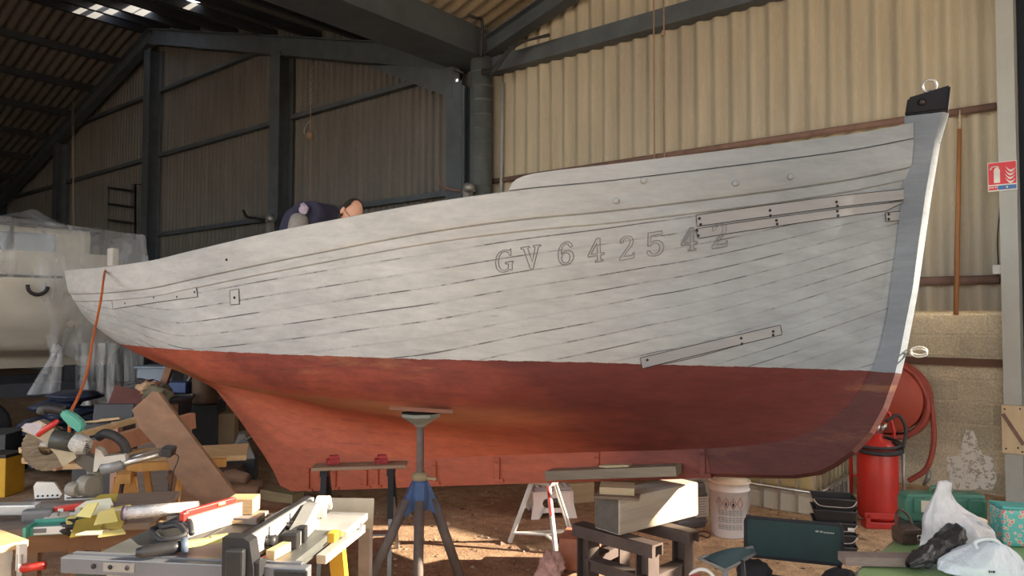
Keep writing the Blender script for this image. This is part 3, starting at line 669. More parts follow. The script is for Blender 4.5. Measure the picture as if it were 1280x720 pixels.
# ------------------------------------------------------------------ things on and by the wall
def arc(c, r, a0, a1, n, ex=(1, 0, 0), ey=(0, 0, 1)):
    c = Vector([float(q) for q in c]); ex = Vector(ex); ey = Vector(ey)
    return [c+ex*(r*math.cos(t))+ey*(r*math.sin(t)) for t in np.linspace(a0, a1, n)]
def spline(pts, n=8):
    P = [np.array(p, float) for p in pts]; Q = [2*P[0]-P[1]]+P+[2*P[-1]-P[-2]]; out = []
    for i in range(1, len(Q)-2):
        p0, p1, p2, p3 = Q[i-1:i+3]
        for t in np.linspace(0, 1, n, endpoint=False): out.append(.5*(2*p1+(p2-p0)*t+(2*p0-5*p1+4*p2-p3)*t*t+(3*p1-p0-3*p2+p3)*t**3))
    out.append(P[-1]); return out
REDP = mat('red_paint', (.52, .030, .022), (.40, .022, .018), 4, .35, spec=.5, bump=.05)
REDD = mat('dusty_red_steel', (.46, .085, .05), (.34, .06, .04), 3, .5, bump=.08)
RUBR = mat('red_rubber_hose', (.42, .09, .07), (.32, .065, .05), 10, .6)
RUBB = mat('black_rubber', (.035, .035, .04), (.022, .022, .025), 10, .6)
WHITE = mat('white_plastic', (.70, .70, .68), (.60, .60, .58), 4, .5, bump=.05)
CHROME = mat('bright_metal', (.62, .62, .62), (.5, .5, .5), 12, .28, .9)
TIN = mat('dull_metal', (.36, .36, .35), (.26, .26, .26), 10, .45, .6)
BLK = mat('black_plastic', (.022, .022, .025), (.014, .014, .016), 8, .45, bump=.05)
GREYP = mat('grey_plastic', (.17, .18, .19), (.13, .135, .145), 5, .5, bump=.05)
# fire point sign
p = atY(1252.5, 220, 7.655); T = empty('fire_extinguisher_sign', p, 0, 'red square fire extinguisher sign with blue strip on grey column', 'sign')
def thin(poly, y, th=.003): 
    mb = MB(); mb.prism(poly, (0, y, 0), (1, 0, 0), (0, 0, 1), th); return mb
mb = MB(); mb.box((0, .012, 0), (.215, .006, .255), (0, 0, 0), .002); mb.build('sign_plate', mat('white_enamel', (.78, .77, .74), None, 5, .4, bump=0), T)
mb = MB(); mb.box((0, .0075, .026), (.203, .004, .19)); mb.build('red_field', mat('sign_red', (.62, .018, .030), (.58, .016, .028), 5, .4, bump=0), T)
mb = MB(); mb.box((.034, .0075, -.098), (.135, .004, .036)); mb.build('blue_strip', mat('sign_blue', (.03, .15, .42), None, 5, .4, bump=0), T)
mb = MB(); mb.box((-.069, .0075, -.098), (.064, .004, .036)); mb.build('red_strip', mat('sign_red', (.62, .018, .030)), T)
WHS = mat('sign_white', (.80, .79, .77), None, 5, .4, bump=0)
mb = MB(); mb.prism([(-.060,-.055),(-.015,-.055),(-.015,.058),(-.024,.070),(-.024,.078),(-.051,.078),(-.051,.070),(-.060,.058)], (0, .004, 0), (1, 0, 0), (0, 0, 1), .003)
mb.tube(spline([(-.022,.004,.082),(-.050,.004,.090),(-.075,.004,.082),(-.086,.004,.062)], 5), .006, 6); mb.build('extinguisher_pictogram', WHS, T)
mb = MB()
for k, (x0, z0) in enumerate(((.026,.066),(.022,.034),(.020,.002),(.022,-.032))):
    up = [(x0+t*.072, z0+.018-.04*math.sin(t*2.6)*(1-t*.2)) for t in np.linspace(0, 1, 9)]
    lo = [(x, z-.002-.016*math.sin(math.pi*i/8)) for i, (x, z) in enumerate(up)]
    mb.prism([(x, z) for x, z in up]+lo[::-1][1:-1], (0, .004, 0), (1, 0, 0), (0, 0, 1), .003)
mb.build('flame_pictogram', WHS, T)
mb = MB()
for i, w_ in enumerate((.008, .006, .008, .004, .007)): mb.box((-.092+i*.011, .005, -.094), (w_, .002, .012-.003*(i % 2)))
mb.box((.035, .005, -.098), (.012, .002, .014)); mb.build('small_lettering', WHS, T)
# long wooden pole with a pale tip hung against the wall
a, b = atY(1200, 137, 7.84), atY(1195, 394, 7.84); T = empty('wooden_pole', (b[0], b[1], b[2]), 0, 'long thin wooden pole with pale pointed tip upright against the wall', 'pole')
L = Vector(a-b); mb = MB(); mb.tube([(0, 0, 0), L*.4, L*.905], [.021, .021, .018], 10); mb.build('shaft', wood('pole_wood', (.44, .21, .09), (.30, .14, .06), (30, 30, 2)), T)
mb = MB(); mb.tube([L*.905, L*.95, L], [.019, .015, .004], 10); mb.build('tip', mat('pale_tip', (.52, .44, .32), None, 20, .8), T)
# plywood plate screwed to the column, paint patch and cable
p = atY(1267, 537, 7.66); mb = MB(); mb.box((0, 0, 0), (.17, .022, .41), (0, R(0), 0), .003)
o = mb.build('plywood_plate', wood('ply', (.62, .50, .33), (.50, .39, .25), (12, 12, 3))); place(o, p); tag(o, 'small pale plywood plate fixed low on the grey column', 'plate')
mb = MB(); mb.bar((-.075, -.014, .13), (.07, -.014, -.12), .03, .006, (0, 1, 0)); mb.build('metal_strap', RUST, o)
mb = MB()
for q in ((-.06, .17), (.05, .18), (-.055, -.165), (.03, -.15), (.06, -.18)): mb.cyl((q[0], -.011, q[1]), (q[0], -.016, q[1]), .007, seg=8)
mb.build('screw_heads', SEAM, o)
def splash():
    m, nt, b = nodes('white_paint_splash'); tc = nn(nt, 'ShaderNodeTexCoord'); n1 = noise(nt, tc.outputs['Object'], 26, 5, .75); g = noise(nt, tc.outputs['Object'], 90, 2)
    r1 = ramp(nt, [(.39, (0, 0, 0)), (.46, (1, 1, 1))]); nt.links.new(n1, r1.inputs[0]); nt.links.new(r1.outputs[0], b.inputs['Alpha'])
    b.inputs['Base Color'].default_value = (.86, .84, .79, 1); b.inputs['Roughness'].default_value = .9; return m
pl = [atY(x, y, 8.015) for x, y in ((1207,538),(1217,538),(1222,553),(1228,568),(1241,572),(1246,600),(1240,612),(1185,612),(1183,571),(1199,570),(1202,555))]
mb = MB(); mb._new(pl, [tuple(range(len(pl)))]); tag(mb.build('paint_splash', splash()), 'white paint dabbed on the concrete blocks above the green case', 'paint')
mb = MB(); mb.tube(spline([atY(x, y, 7.86) for x, y in ((1254,205),(1250,260),(1247,300),(1248,335),(1247,345))]), .006, 6); o = mb.build('wall_cable', RUBB); tag(o, 'thin black cable hanging beside the grey column to a white box', 'cable')
p = atY(1247, 337, 7.84); mb = MB(); mb.box((0, 0, 0), (.075, .06, .085), (0, 0, 0), .01); o = mb.build('junction_box', WHITE); place(o, p); tag(o, 'small white junction box on the wall just above the brown pipe', 'box')
# conduit by the drain pipe, lines hanging in front of the wall
mb = MB(); a, b = atY(628.5, 103, 7.88), atY(626.5, 236, 7.88); mb.cyl((a[0], a[1], a[2]), (b[0]-.02, b[1], 1.75), .024, seg=10)
tag(mb.build('conduit_pipe', mat('pale_grey_pipe', (.36, .38, .39), None, 4, .5)), 'pale grey vertical conduit beside the dark drain pipe', 'pipe')
for x, x2, m_, lab in ((817, 818, 'rope_tan', 'left of two thin ropes hanging in front of the pale wall'), (829.5, 829, 'rope_tan', 'right of two thin ropes hanging before the pale wall, with a knot')):
    t, b = atY(x, -30, 7.2), atY(x2, 215, 7.2); mb = MB(); mb.tube([t, (t[0], t[1], t[2]*.6+b[2]*.4), (t[0], b[1], b[2]-.8)], .009, 6)
    if x > 820: k = atY(829, 42, 7.2); mb.blob((k[0], k[1], k[2]), (.05, .05, .07), 3, .2, 2)
    tag(mb.build('rope', mat('rope_tan', (.34, .24, .17), (.26, .18, .13), 40, .9)), lab, 'rope', 'ropes hanging by the pale wall')
# cables bundled where the valley beam meets the wall
mb = MB()
for k in range(6):
    j = [random.uniform(-.05, .05) for _ in range(8)]
    mb.tube(spline([(-6.85, 7.6, 5.0+j[0]), (-6.6, 7.5, 4.9+j[1]), (-6.35, 7.5, 5.08+j[2]), (-6.15+j[3]*3, 7.55, 5.2), (-5.7, 7.62, 5.22+j[4]*.4)]), .012, 5)
mb.tube(spline([(-6.75, 7.2, 5.62), (-6.7, 7.3, 5.6), (-6.72, 7.45, 5.6), (-6.78, 7.5, 5.15)]), .022, 6)
tag(mb.build('cable_bundle', RUBB), 'tangle of black cables under the roof valley beside the drain pipe', 'cable', kind='stuff')
# hoist chain with hook, thin rope by the ridge column
p = atY(389, 80, 7.3); T = empty('hoist_tackle', p, 0, 'chain and rope tackle with hook and ball hanging before the dark ribbed wall', 'hoist')
s_ = depth(p)/934
mb = MB()
for k in range(12):
    c = Vector((.0, 0, -.05-k*.055*1.0)); mb.tube(arc(c, .028, 0, 2*math.pi, 9, (1, 0, 0) if k % 2 else (0, 1, 0))[:-1], .007, 5, closed=True)
mb.build('chain', TIN, T)
mb = MB(); mb.cyl((0, 0, -.7), (0, 0, -1.15), .008); mb.cyl((.02, 0, -1.15), (.03, 0, -2.8), .006); mb.build('rope', mat('rope_tan', (.34, .24, .17)), T)
mb = MB(); mb.tube(spline([(0, 0, -.95), (-.10, 0, -1.0), (-.17, 0, -1.08), (-.16, 0, -1.15)]), .010, 6); mb.build('hook', TIN, T)
mb = MB(); mb.blob((-.01, 0, -1.2), (.13, .13, .14), 2, .1, 2); mb.build('ball', mat('ball_tan', (.36, .25, .16), None, 8, .8), T)
p = atY(91, 150, 7.3); mb = MB(); b = atY(93, 300, 7.3); mb.cyl((p[0], p[1], p[2]+.5), (b[0], b[1], b[2]-.5), .012, seg=6); mb.cyl((p[0]-.08, p[1], p[2]+.3), (b[0]-.02, b[1], b[2]-.5), .008, seg=6)
tag(mb.build('rope', mat('pale_rope', (.36, .34, .31), None, 40, .9)), 'pale rope hanging from the far roof above the covered motorboat', 'rope')
# metal ladder frame on the far wall
T = empty('metal_ladder', atY(152, 290, 7.75), 0, 'black metal ladder with curved rungs on the far ribbed wall', 'ladder')
o0 = Vector(atY(152, 290, 7.75)); mb = MB()
for x in (137, 166): mb.tube([Vector(atY(x-1, 230, 7.75))-o0, Vector(atY(x-2, 310, 7.75))-o0], .018, 6)
mb.build('side_rail', STEEL, T)
for y in (236, 256, 276):
    mb = MB(); a, b = Vector(atY(136, y-1, 7.75))-o0, Vector(atY(166, y+3, 7.75))-o0; mb.tube(spline([a, (a+b)/2+Vector((0, -.12, .0)), b]), .030, 6); mb.build('rung', BLK, T)
T2 = tag(MB().tube([atY(169, 300, 7.75), atY(169, 230, 7.75), atY(182, 231, 7.75)], .03, 6).build('wall_bracket', BLK), 'black angled bracket on the far wall between ladder and column', 'bracket')
# bent bars bolted by the dark columns
for pts, lab in (([(304, 263), (309, 271), (320, 273), (333, 275), (341, 270)], 'bent black bar sticking from the rail left of the second dark column'), ([(550, 222), (552, 231), (560, 236), (578, 239), (584, 236)], 'rusty bent rod on the rail beside the drain pipe')):
    tag(MB().tube(spline([atY(x, y, 7.6) for x, y in pts], 5), .03 if pts[0][0] < 400 else .02, 7).build('bent_bar', RUST if pts[0][0] > 400 else BLK), lab, 'bar')
for (x, y, lab) in ((338, 277, 'grey pump on a post at the foot of the dark column'), (585, 240, 'pale tap fitting on a post beside the drain pipe')):
    p = atY(x, y, 7.45); mb = MB(); mb.box((0, 0, -.25), (.10, .10, .55), (0, 0, 0), .01); mb.blob((.05, -.04, .05), (.20, .14, .14), 4, .3, 2); mb.cyl((-.12, 0, .02), (.12, 0, .02), .03); mb.cyl((.08, 0, .02), (.08, 0, .12), .02)
    mb.box((0, 0, -.5-(p[2]-.5)/2), (.09, .09, p[2]-.5))
    tag(place(mb.build('pump_fitting', TIN), p), lab, 'fitting')
# ------------------------------------------------------------------ fire hose reel
c = atY(1111, 497, 7.74); T = empty('hose_reel', c, 0, 'red fire hose reel on the block wall behind the bow', 'hose reel')
mb = MB(); mb.lathe([(0, -.03), (.10, -.035), (.26, -.02), (.305, -.012), (.32, 0), (.305, .012), (.0, .012)], (0, -.13, 0), 40, (0, -1, 0)); mb.build('front_disc', REDD, T)
mb = MB(); mb.lathe([(0, -.01), (.30, -.01), (.32, 0), (.30, .01), (0, .01)], (0, .12, 0), 40, (0, -1, 0)); mb.build('rear_disc', REDD, T)
mb = MB(); mb.cyl((0, -.13, 0), (0, .12, 0), .2, seg=24); mb.cyl((0, -.12, 0), (0, .24, 0), .05); mb.build('drum', REDD, T)
mb = MB()
for k in range(5):
    r = .335+.012*(k % 2); y = -.10+.045*k
    mb.tube([(r*math.cos(t)+.03*max(0, -math.sin(t)), y, r*math.sin(t)*(1.0+.06*(math.sin(t) < 0))) for t in np.linspace(0, 2*math.pi, 40, endpoint=False)], .022, 8, closed=True)
mb.build('coiled_hose', RUBR, T)
mb = MB(); mb.tube(spline([(.34, -.02, .05), (.375, -.06, -.12), (.385, -.08, -.36), (.33, -.10, -.60), (.18, -.1, -.74)]), .023, 8)
mb.tube(spline([(.28, -.10, .18), (.345, -.11, .02), (.33, -.11, -.16), (.22, -.1, -.30), (.05, -.1, -.36)]), .022, 8); mb.build('hanging_hose', RUBR, T)
mb = MB(); mb.tube([(.345, -.10, -.62), (.335, -.10, -.70), (.30, -.10, -.76)], [.018, .022, .012], 8); mb.build('nozzle', TIN, T)
# ------------------------------------------------------------------ wheeled extinguisher
p = atz(1098, 655); T = empty('wheeled_extinguisher', (p[0], p[1], 0), YAW+R(-6), 'large red wheeled fire extinguisher wrapped in black hose behind the bow', 'extinguisher')
mb = MB(); mb.lathe([(.13, .05), (.145, .07), (.148, .12), (.148, .54), (.135, .60), (.09, .645), (.045, .66), (.04, .70)], (0, 0, 0), 36); mb.build('cylinder', REDP, T)
mb = MB(); mb.lathe([(.0, .70), (.03, .70), (.032, .76), (.02, .78), (0, .785)], (0, 0, 0), 16); mb.cyl((-.07, 0, .745), (.07, 0, .745), .012); mb.cyl((.02, -.02, .70), (.05, -.05, .78), .01); mb.build('valve', CHROME, T)
mb = MB()
for sx in (-1, 1): mb.tube([(sx*.165, .10, .03), (sx*.165, .10, .70), (sx*.13, .10, .84), (sx*.08, .10, .875)], .014, 8)
mb.tube([(-.08, .10, .875), (.08, .10, .875)], .014, 8); mb.tube([(-.165, .1, .35), (.165, .1, .35)], .01, 6); mb.build('trolley_frame', REDP, T)
mb = MB(); mb.tube([(-.07, .10, .875), (.075, .10, .875)], .024, 10); mb.build('handle_grip', WHITE, T)
mb = MB()
for sx in (-1, 1): mb.cyl((sx*.175, .10, .09), (sx*.225, .10, .09), .09, seg=24)
mb.cyl((-.2, .1, .09), (.2, .1, .09), .012); mb.build('wheel', RUBB, T)
mb = MB(); mb.box((0, -.155, .10), (.31, .02, .045), (0, 0, 0), .004); mb.box((0, -.10, .025), (.30, .10, .05), (0, 0, 0), .01); mb.box((-.13, -.15, .06), (.03, .03, .1)); mb.box((.13, -.15, .06), (.03, .03, .1)); mb.build('foot', REDP, T)
mb = MB(); sp = []
for t in np.linspace(0, 2*math.pi*4.2, 120): sp.append(((.172+.010*math.sin(t*.7))*math.cos(t), (.165+.01*math.cos(t*.7))*math.sin(t), .565+.020*math.sin(t)+.018*math.sin(t*.31)+.02*t/6.28*.6))
mb.tube(sp, .0125, 7); mb.tube(spline([(.16, -.08, .60), (.19, -.06, .74), (.15, -.03, .84), (.05, -.05, .80)]), .0125, 7); mb.build('black_hose', RUBB, T)
mb = MB(); mb.cyl((.165, -.06, .58), (.168, -.07, .16), .013, .011, 10); mb.build('lance', TIN, T)
# ------------------------------------------------------------------ caged tank behind the bow
p = atz(1024, 646); T = empty('caged_tank', (p[0], p[1], 0), R(1.5), 'yellowish plastic liquid tank in a metal bar cage by the wall', 'tank')
TK = mat('yellowed_plastic', (.50, .42, .22), (.42, .35, .19), 2, .55, bump=.05, trans=.0)
mb = MB(); mb.box((-.61, .51, .62), (1.14, .94, .96), (0, 0, 0), .06); mb.build('bottle', TK, T)
mb = MB()
mb.box((-.61, .51, .155), (1.2, 1.0, .03))
for y in (.05, .5, .95): mb.box((-.61, y, .07), (1.2, .09, .14), (0, 0, 0), .01)
mb.build('pallet', mat('white_grey_plastic', (.56, .54, .48), (.46, .44, .38), 3, .6), T)
mb = MB()
for k in range(9):
    x = -1.2+.03+k*.1425; mb.bar((x, -.005, .01), (x, -.005, 1.13), .02, .014, (0, 1, 0)); mb.bar((x, 1.015, .13), (x, 1.015, 1.13), .02, .014, (0, 1, 0))
for k in range(8):
    y = .06+k*.13; mb.bar((.0, y, .01), (.0, y, 1.13), .02, .014, (1, 0, 0)); mb.bar((-1.22, y, .13), (-1.22, y, 1.13), .02, .014, (1, 0, 0))
mb.build('cage_bars', CHROME, T)
mb = MB()
for z in (.19, .45, .72, 1.0, 1.13): mb.tube([(-1.22, -.015, z), (0.01, -.015, z), (0.01, 1.02, z), (-1.22, 1.02, z)], .014, 6, closed=True)
mb.build('cage_rails', CHROME, T)
mb = MB(); mb.cyl((-.62, -.06, .24), (-.62, .06, .24), .04); mb.cyl((-.62, -.05, .24), (-.62, -.05, .29), .015); mb.bar((-.68, -.05, .295), (-.54, -.05, .295), .03, .012); mb.build('valve', mat('green_plastic', (.04, .30, .18), None, 6, .4), T)
# ------------------------------------------------------------------ white bucket and grey can
p = atz(912, 668); T = empty('paint_bucket', (p[0], p[1], 0), YAW+R(-22), 'white plastic bucket with hazard diamonds and printed label on the dirt', 'bucket')
k = depth(p)/934
mb = MB(); mb.lathe([(0, .0), (.122, .0), (.128, .01), (.139, .33), (.147, .332), (.147, .342), (.140, .344), (.142, .385), (.150, .387), (.150, .400), (.138, .400), (.135, .385), (.128, .06), (0, .05)], (0, 0, 0), 40); mb.build('tub', mat('bucket_white', (.66, .64, .64), (.56, .54, .54), 4, .45, bump=.05), T)
mb = MB(); mb.lathe([(.137, .397), (.150, .401), (.152, .394), (.1515, .385), (.142, .383)], (0, 0, 0), 40); mb.lathe([(.136, .385), (.130, .30), (.134, .33), (.138, .398)], (0, 0, 0), 40); mb.build('crusted_rim', mat('dried_paint_rim', (.50, .38, .24), (.62, .56, .50), 9, .8), T)
mb = MB(); mb.tube([(.148, 0, .335)]+spline([(.150, -.02, .33), (.146, -.06, .25), (.135, -.09, .18)])[1:], .004, 5); mb.build('bail_handle', TIN, T)
def wrap(u, z, r): return Vector((r*math.sin(u), -r*math.cos(u), z))
def onband(mb, u0, u1, za, zb, r=.1385):
    n = 6; mb.grid(lambda a, b: wrap(u0+(u1-u0)*a, za+(zb-za)*b, r+.0012+.010*((za+(zb-za)*b)-.2)/.33), n, 2)
mb = MB()
for q in range(4):
    u0 = -.42+q*.36
    for s1, rr in ((1, .0018),): mb.tube([wrap(u0+du, .255+dz, .1385+.0025+.01*(.055+dz)/.33) for du, dz in ((0, .042), (.155, 0), (0, -.042), (-.155, 0))], .0023, 4, closed=True)
mb.build('hazard_diamond', mat('hazard_red', (.50, .07, .06), None, 5, .5, bump=0), T)
mb = MB()
for q, sh in enumerate(('bang', 'fire', 'man')):
    u0 = -.42+q*.36
    if sh == 'bang': onband(mb, u0-.012, u0+.012, .25, .277); onband(mb, u0-.012, u0+.012, .237, .244)
    elif sh == 'fire':
        onband(mb, u0-.05, u0+.05, .234, .238); onband(mb, u0-.035, u0+.03, .242, .258); onband(mb, u0-.015, u0+.01, .258, .268)
    else: onband(mb, u0-.02, u0+.02, .262, .274); onband(mb, u0-.05, u0+.05, .240, .258); onband(mb, u0-.06, u0+.06, .232, .237)
mb.build('hazard_symbols', BLACK, T)
mb = MB()
for r_ in range(3):
    for c_ in range(7):
        for l_ in range(3): onband(mb, -.50+c_*.19, -.50+c_*.19+random.uniform(.12, .175), .198-r_*.052-l_*.013, .206-r_*.052-l_*.013)
mb.build('printed_text', mat('grey_print', (.36, .36, .37), None, 5, .6, bump=0), T)
p = atz(866, 661); T = empty('chemical_can', (p[0], p[1], 0), YAW+R(14), 'grey square plastic can with a white label, left of the white bucket', 'can')
mb = MB(); mb.box((0, .14, .17), (.24, .28, .34), (0, 0, 0), .035); mb.box((0, .14, .25), (.25, .29, .03), (0, 0, 0), .012); mb.box((0, .14, .05), (.25, .29, .03), (0, 0, 0), .012); mb.build('body', GREYP, T)
mb = MB(); mb.box((0, .14, .365), (.23, .27, .05), (0, 0, 0), .02); mb.cyl((-.07, .06, .38), (-.07, .06, .41), .03); mb.build('lid', mat('grey_lid', (.26, .26, .255), (.2, .2, .2), 6, .6), T)
mb = MB(); mb.box((.075, -.003, .16), (.11, .004, .15)); mb.build('label', WHITE, T)
mb = MB()
for i in range(7): mb.box((.072, -.0055, .22-i*.019), (.085-.02*(i % 3), .002, .005))
mb.build('label_print', mat('grey_print', (.36, .36, .37)), T)
mb = MB(); P0_ = atz(876, 668); mb.tube(spline([atz(x, y, .008) for x, y in ((868, 667), (880, 664), (888, 668), (884, 672), (876, 669), (868, 672), (862, 676))]), .004, 5); tag(mb.build('wire', BLK), 'thin black wire loop lying on the dirt beside the white bucket', 'wire')
# ------------------------------------------------------------------ stack of black trays
p = atz(1042, 692); q = YAW+R(-16)
def tray(z, lab, i):
    T = empty('plastic_tray', (p[0], p[1], z), q, lab, 'tray', 'black trays stacked near the extinguisher')
    mb = MB(); W_, D_, H_ = .27, .21, .075
    mb.box((0, 0, .004), (W_*.84, D_*.84, .008))
    for sx, sy in ((1, 0), (-1, 0), (0, 1), (0, -1)):
        a = [(-1, -1), (1, -1), (1, 1), (-1, 1)]
        if sx: V = [(sx*W_*.42, -D_*.42, 0), (sx*W_*.42, D_*.42, 0), (sx*W_*.5, D_*.5, H_), (sx*W_*.5, -D_*.5, H_)]
        else: V = [(-W_*.42, sy*D_*.42, 0), (W_*.42, sy*D_*.42, 0), (W_*.5, sy*D_*.5, H_), (-W_*.5, sy*D_*.5, H_)]
        V2 = [Vector(v)*.97+Vector((0, 0, .004)) for v in V]; mb._new(V+V2, [(0,1,2,3),(4,5,6,7),(0,1,5,4),(1,2,6,5),(2,3,7,6),(3,0,4,7)])
    mb.build('tub', BLK, T)
    mb = MB(); mb.tube([(-W_*.5, -D_*.5, H_), (W_*.5, -D_*.5, H_), (W_*.5, D_*.5, H_), (-W_*.5, D_*.5, H_)], .006, 6, closed=True); mb.build('rim', mat('dark_rim', (.05, .05, .055), None, 8, .4), T)
    if i in (1, 2, 4):
        mb = MB(); mb.tube(spline([(-W_*.5, -D_*.5-.004, H_*.95), (-W_*.36, -D_*.5-.014, H_*.45), (0, -D_*.5-.016, H_*.38), (W_*.36, -D_*.5-.014, H_*.45), (W_*.5, -D_*.5-.004, H_*.95)]), .0035, 5); mb.build('wire_bail', CHROME, T)
    if i == 2:
        mb = MB(); mb.box((W_*.36, -D_*.47, H_*.55), (.04, .004, .035), (R(-10), 0, 0)); mb.build('label', WHITE, T)
for i, lab in enumerate(('bottom black tray of the stack near the red extinguisher', 'second black tray from the bottom of the stack', 'middle black tray of the stack, white label on its front', 'second black tray from the top of the stack', 'empty topmost black tray of the stack near the red extinguisher')): tray(.0+i*.078, lab, i)
p = atz(1058, 655, .1); mb = MB(); mb.lathe([(0, -.05), (.07, -.05), (.07, .05), (0, .05)], (0, 0, 0), 20, (1, -.4, 0)); o = mb.build('tape_roll', mat('cardboard', (.42, .30, .17), (.34, .24, .14), 8, .8)); place(o, (p[0], p[1], .07), YAW); tag(o, 'round brown roll on the ground behind the black trays', 'roll')
# ------------------------------------------------------------------ props under the boat
OAKD = wood('dark_board', (.20, .14, .10), (.12, .085, .06), (3, 25, 25))
def at_px(name, px, py, z, rz, label, cat, group=None):
    p = atz(px, py, z); return empty(name, p, YAW+R(rz), label, cat, group)
# screw jack stand
T = at_px('jack_stand', 524, 738, 0, 0, 'blue hubbed tripod screw jack with square board on top under the hull', 'jack stand')
BLUE = mat('blue_paint', (.055, .105, .24), (.04, .075, .17), 7, .5); IRON = mat('rusty_tube', (.16, .13, .12), (.10, .075, .065), 9, .7, .2)
mb = MB(); mb.box((.0, 0, 1.045), (.36, .30, .022), (R(-7.5), R(4), R(8))); mb.build('top_board', wood('red_board', (.22, .09, .06), (.13, .06, .04), (3, 20, 20)), T)
mb = MB(); V = []
for z, r in ((1.030, .118), (1.012, .118), (.965, .045), (.95, .03)): V.append([(r*math.cos(t+.6), r*math.sin(t+.6), z) for t in np.linspace(0, 2*math.pi, 8, endpoint=False)])
mb._new([p for g in V for p in g], [(i*8+k, i*8+(k+1) % 8, (i+1)*8+(k+1) % 8, (i+1)*8+k) for i in range(3) for k in range(8)]+[tuple(range(8)), tuple(range(24, 32))]); mb.build('head_cup', mat('grey_green_cast', (.23, .25, .23), (.16, .17, .16), 9, .6), T)
mb = MB(); mb.cyl((0, 0, .38), (0, 0, .97), .0215); mb.build('screw_post', IRON, T)
mb = MB(); mb.lathe([(.03, .635), (.048, .64), (.048, .67), (.03, .685)], (0, 0, 0), 8); mb.bar((.03, -.02, .655), (.10, -.05, .655), .015, .015); mb.build('collar_nut', mat('yellowed_iron', (.30, .24, .14), (.2, .16, .1), 9, .6), T)
mb = MB(); mb.lathe([(.035, .645), (.04, .64), (.055, .56), (.05, .47), (.03, .46)], (0, 0, 0), 16)
LEG = [(-.30, -.10), (.03, -.32), (.24, .10)]
for x, y in LEG:
    d = Vector((x, y, 0)).normalized(); mb.prism([(0, .635), (.045, .63), (.125, .455), (.085, .44), (0, .50)], (0, 0, 0), d, (0, 0, 1), .05)
mb.build('hub', BLUE, T)
for x, y in LEG:
    mb = MB(); d = Vector((x, y, 0)).normalized(); mb.tube([d*.075+Vector((0, 0, .53)), (x, y, .015)], .029, 12); mb.lathe([(0, 0), (.045, 0), (.045, .012), (.03, .02)], (x, y, 0), 14); mb.build('leg', IRON, T)
# white tripod stand under the keel
a = [Vector(atz(*q)) for q in ((637, 678, 0), (695, 692, 0), (716, 673, 0))]; tp = [Vector(atz(*q)) for q in ((665, 602, .43), (685, 601, .43), (694, 605, .43))]
o0 = (a[0]+a[1]+a[2])/3; T = empty('tripod_stand', o0, 0, 'white angle iron tripod stand with one red striped leg beneath the keel', 'stand')
WST = mat('white_painted_iron', (.68, .67, .64), (.58, .56, .52), 9, .5, bump=.1)
for i in range(3):
    mb = MB(); mb.bar(a[i]-o0, tp[i]-o0, .034, .012, (0, 0, 1)); mb.bar(a[i]-o0, tp[i]-o0, .012, .034, (0, 0, 1)); l = mb.build('leg', WST, T)
    if i == 1:
        mb = MB(); m1 = a[1]+(tp[1]-a[1])*.5-o0; off = Vector((-.004, -.008, 0)); mb.bar(m1+off, tp[1]-o0+off, .012, .04, (0, 0, 1)); q = mb.build('red_stripe', REDP, l)
mb = MB(); h = [a[i]+(tp[i]-a[i])*.16-o0 for i in range(3)]; c = (h[0]+h[1]+h[2])/3
for i in range(3): mb.bar(h[i], c, .022, .012)
mb.bar(h[0], h[2], .016, .01); mb.build('spreader', WST, T)
mb = MB(); c = (tp[0]+tp[1]+tp[2])/3-o0; mb.prism([(-.10, -.07), (.10, -.07), (.06, .09), (-.06, .09)], c+Vector((0, 0, .004)), (1, 0, 0), (0, 1, 0), .02); mb.build('top_plate', WST, T)
# folding step stool
T = at_px('step_stool', 691, 646, 0, 8, 'white folding step stool with dotted grey top, behind the white tripod', 'stool')
mb = MB(); mb.box((0, .12, .215), (.30, .24, .03), (0, 0, 0), .01); mb.build('top', mat('stool_grey', (.34, .36, .40), (.26, .28, .32), 5, .5), T)
mb = MB()
for i in range(6):
    for j in range(4): mb.lathe([(0, .004), (.012, .003), (.014, 0)], (-.115+i*.046, .04+j*.053, .230), 10)
mb.build('grip_dots', WHITE, T)
for y, s in ((0, 1), (.24, -1)):
    mb = MB(); n = 24; out = [(-.145, .20), (.145, .20), (.185, .0), (.12, .0), (.11, .045), (-.11, .045), (-.12, 0), (-.185, 0)]
    def dens(P, k=6): return [tuple(np.array(P[i])*(1-t)+np.array(P[(i+1) % len(P)])*t) for i in range(len(P)) for t in np.linspace(0, 1, k, endpoint=False)]
    # panel with a hand hole, tilted outwards
    ou = dens(out); V = []; k = len(ou)
    def ang(p): return math.atan2(p[1]-.115, p[0])
    hole = [(.088*math.cos(ang(p)), .115+.038*max(-1, min(1, 1.25*math.sin(ang(p))))) for p in ou]
    def w3(p, t): return (p[0], y+s*(-.03+.15*(.2-p[1]))*-1*0+s*(-.055*(1-p[1]/.2))+t, p[1])
    for t in (-.009, .009): V += [w3(p, t) for p in ou]+[w3(p, t) for p in hole]
    Fs = []
    for i in range(k):
        j = (i+1) % k; Fs += [(i, j, k+j, k+i), (2*k+i, 3*k+i, 3*k+j, 2*k+j), (i, 2*k+i, 2*k+j, j), (k+i, k+j, 3*k+j, 3*k+i)]
    mb._new(V, Fs); mb.build('side_panel', WHITE, T)
for x in (-1, 1):
    mb = MB(); mb.prism([(-.02, .20), (.26, .20), (.29, .0), (.22, 0), (.12, .10), (.02, 0), (-.05, 0)], (x*.155, 0, 0), (0, 1, 0), (0, 0, 1), .016); mb.build('end_panel', WHITE, T)
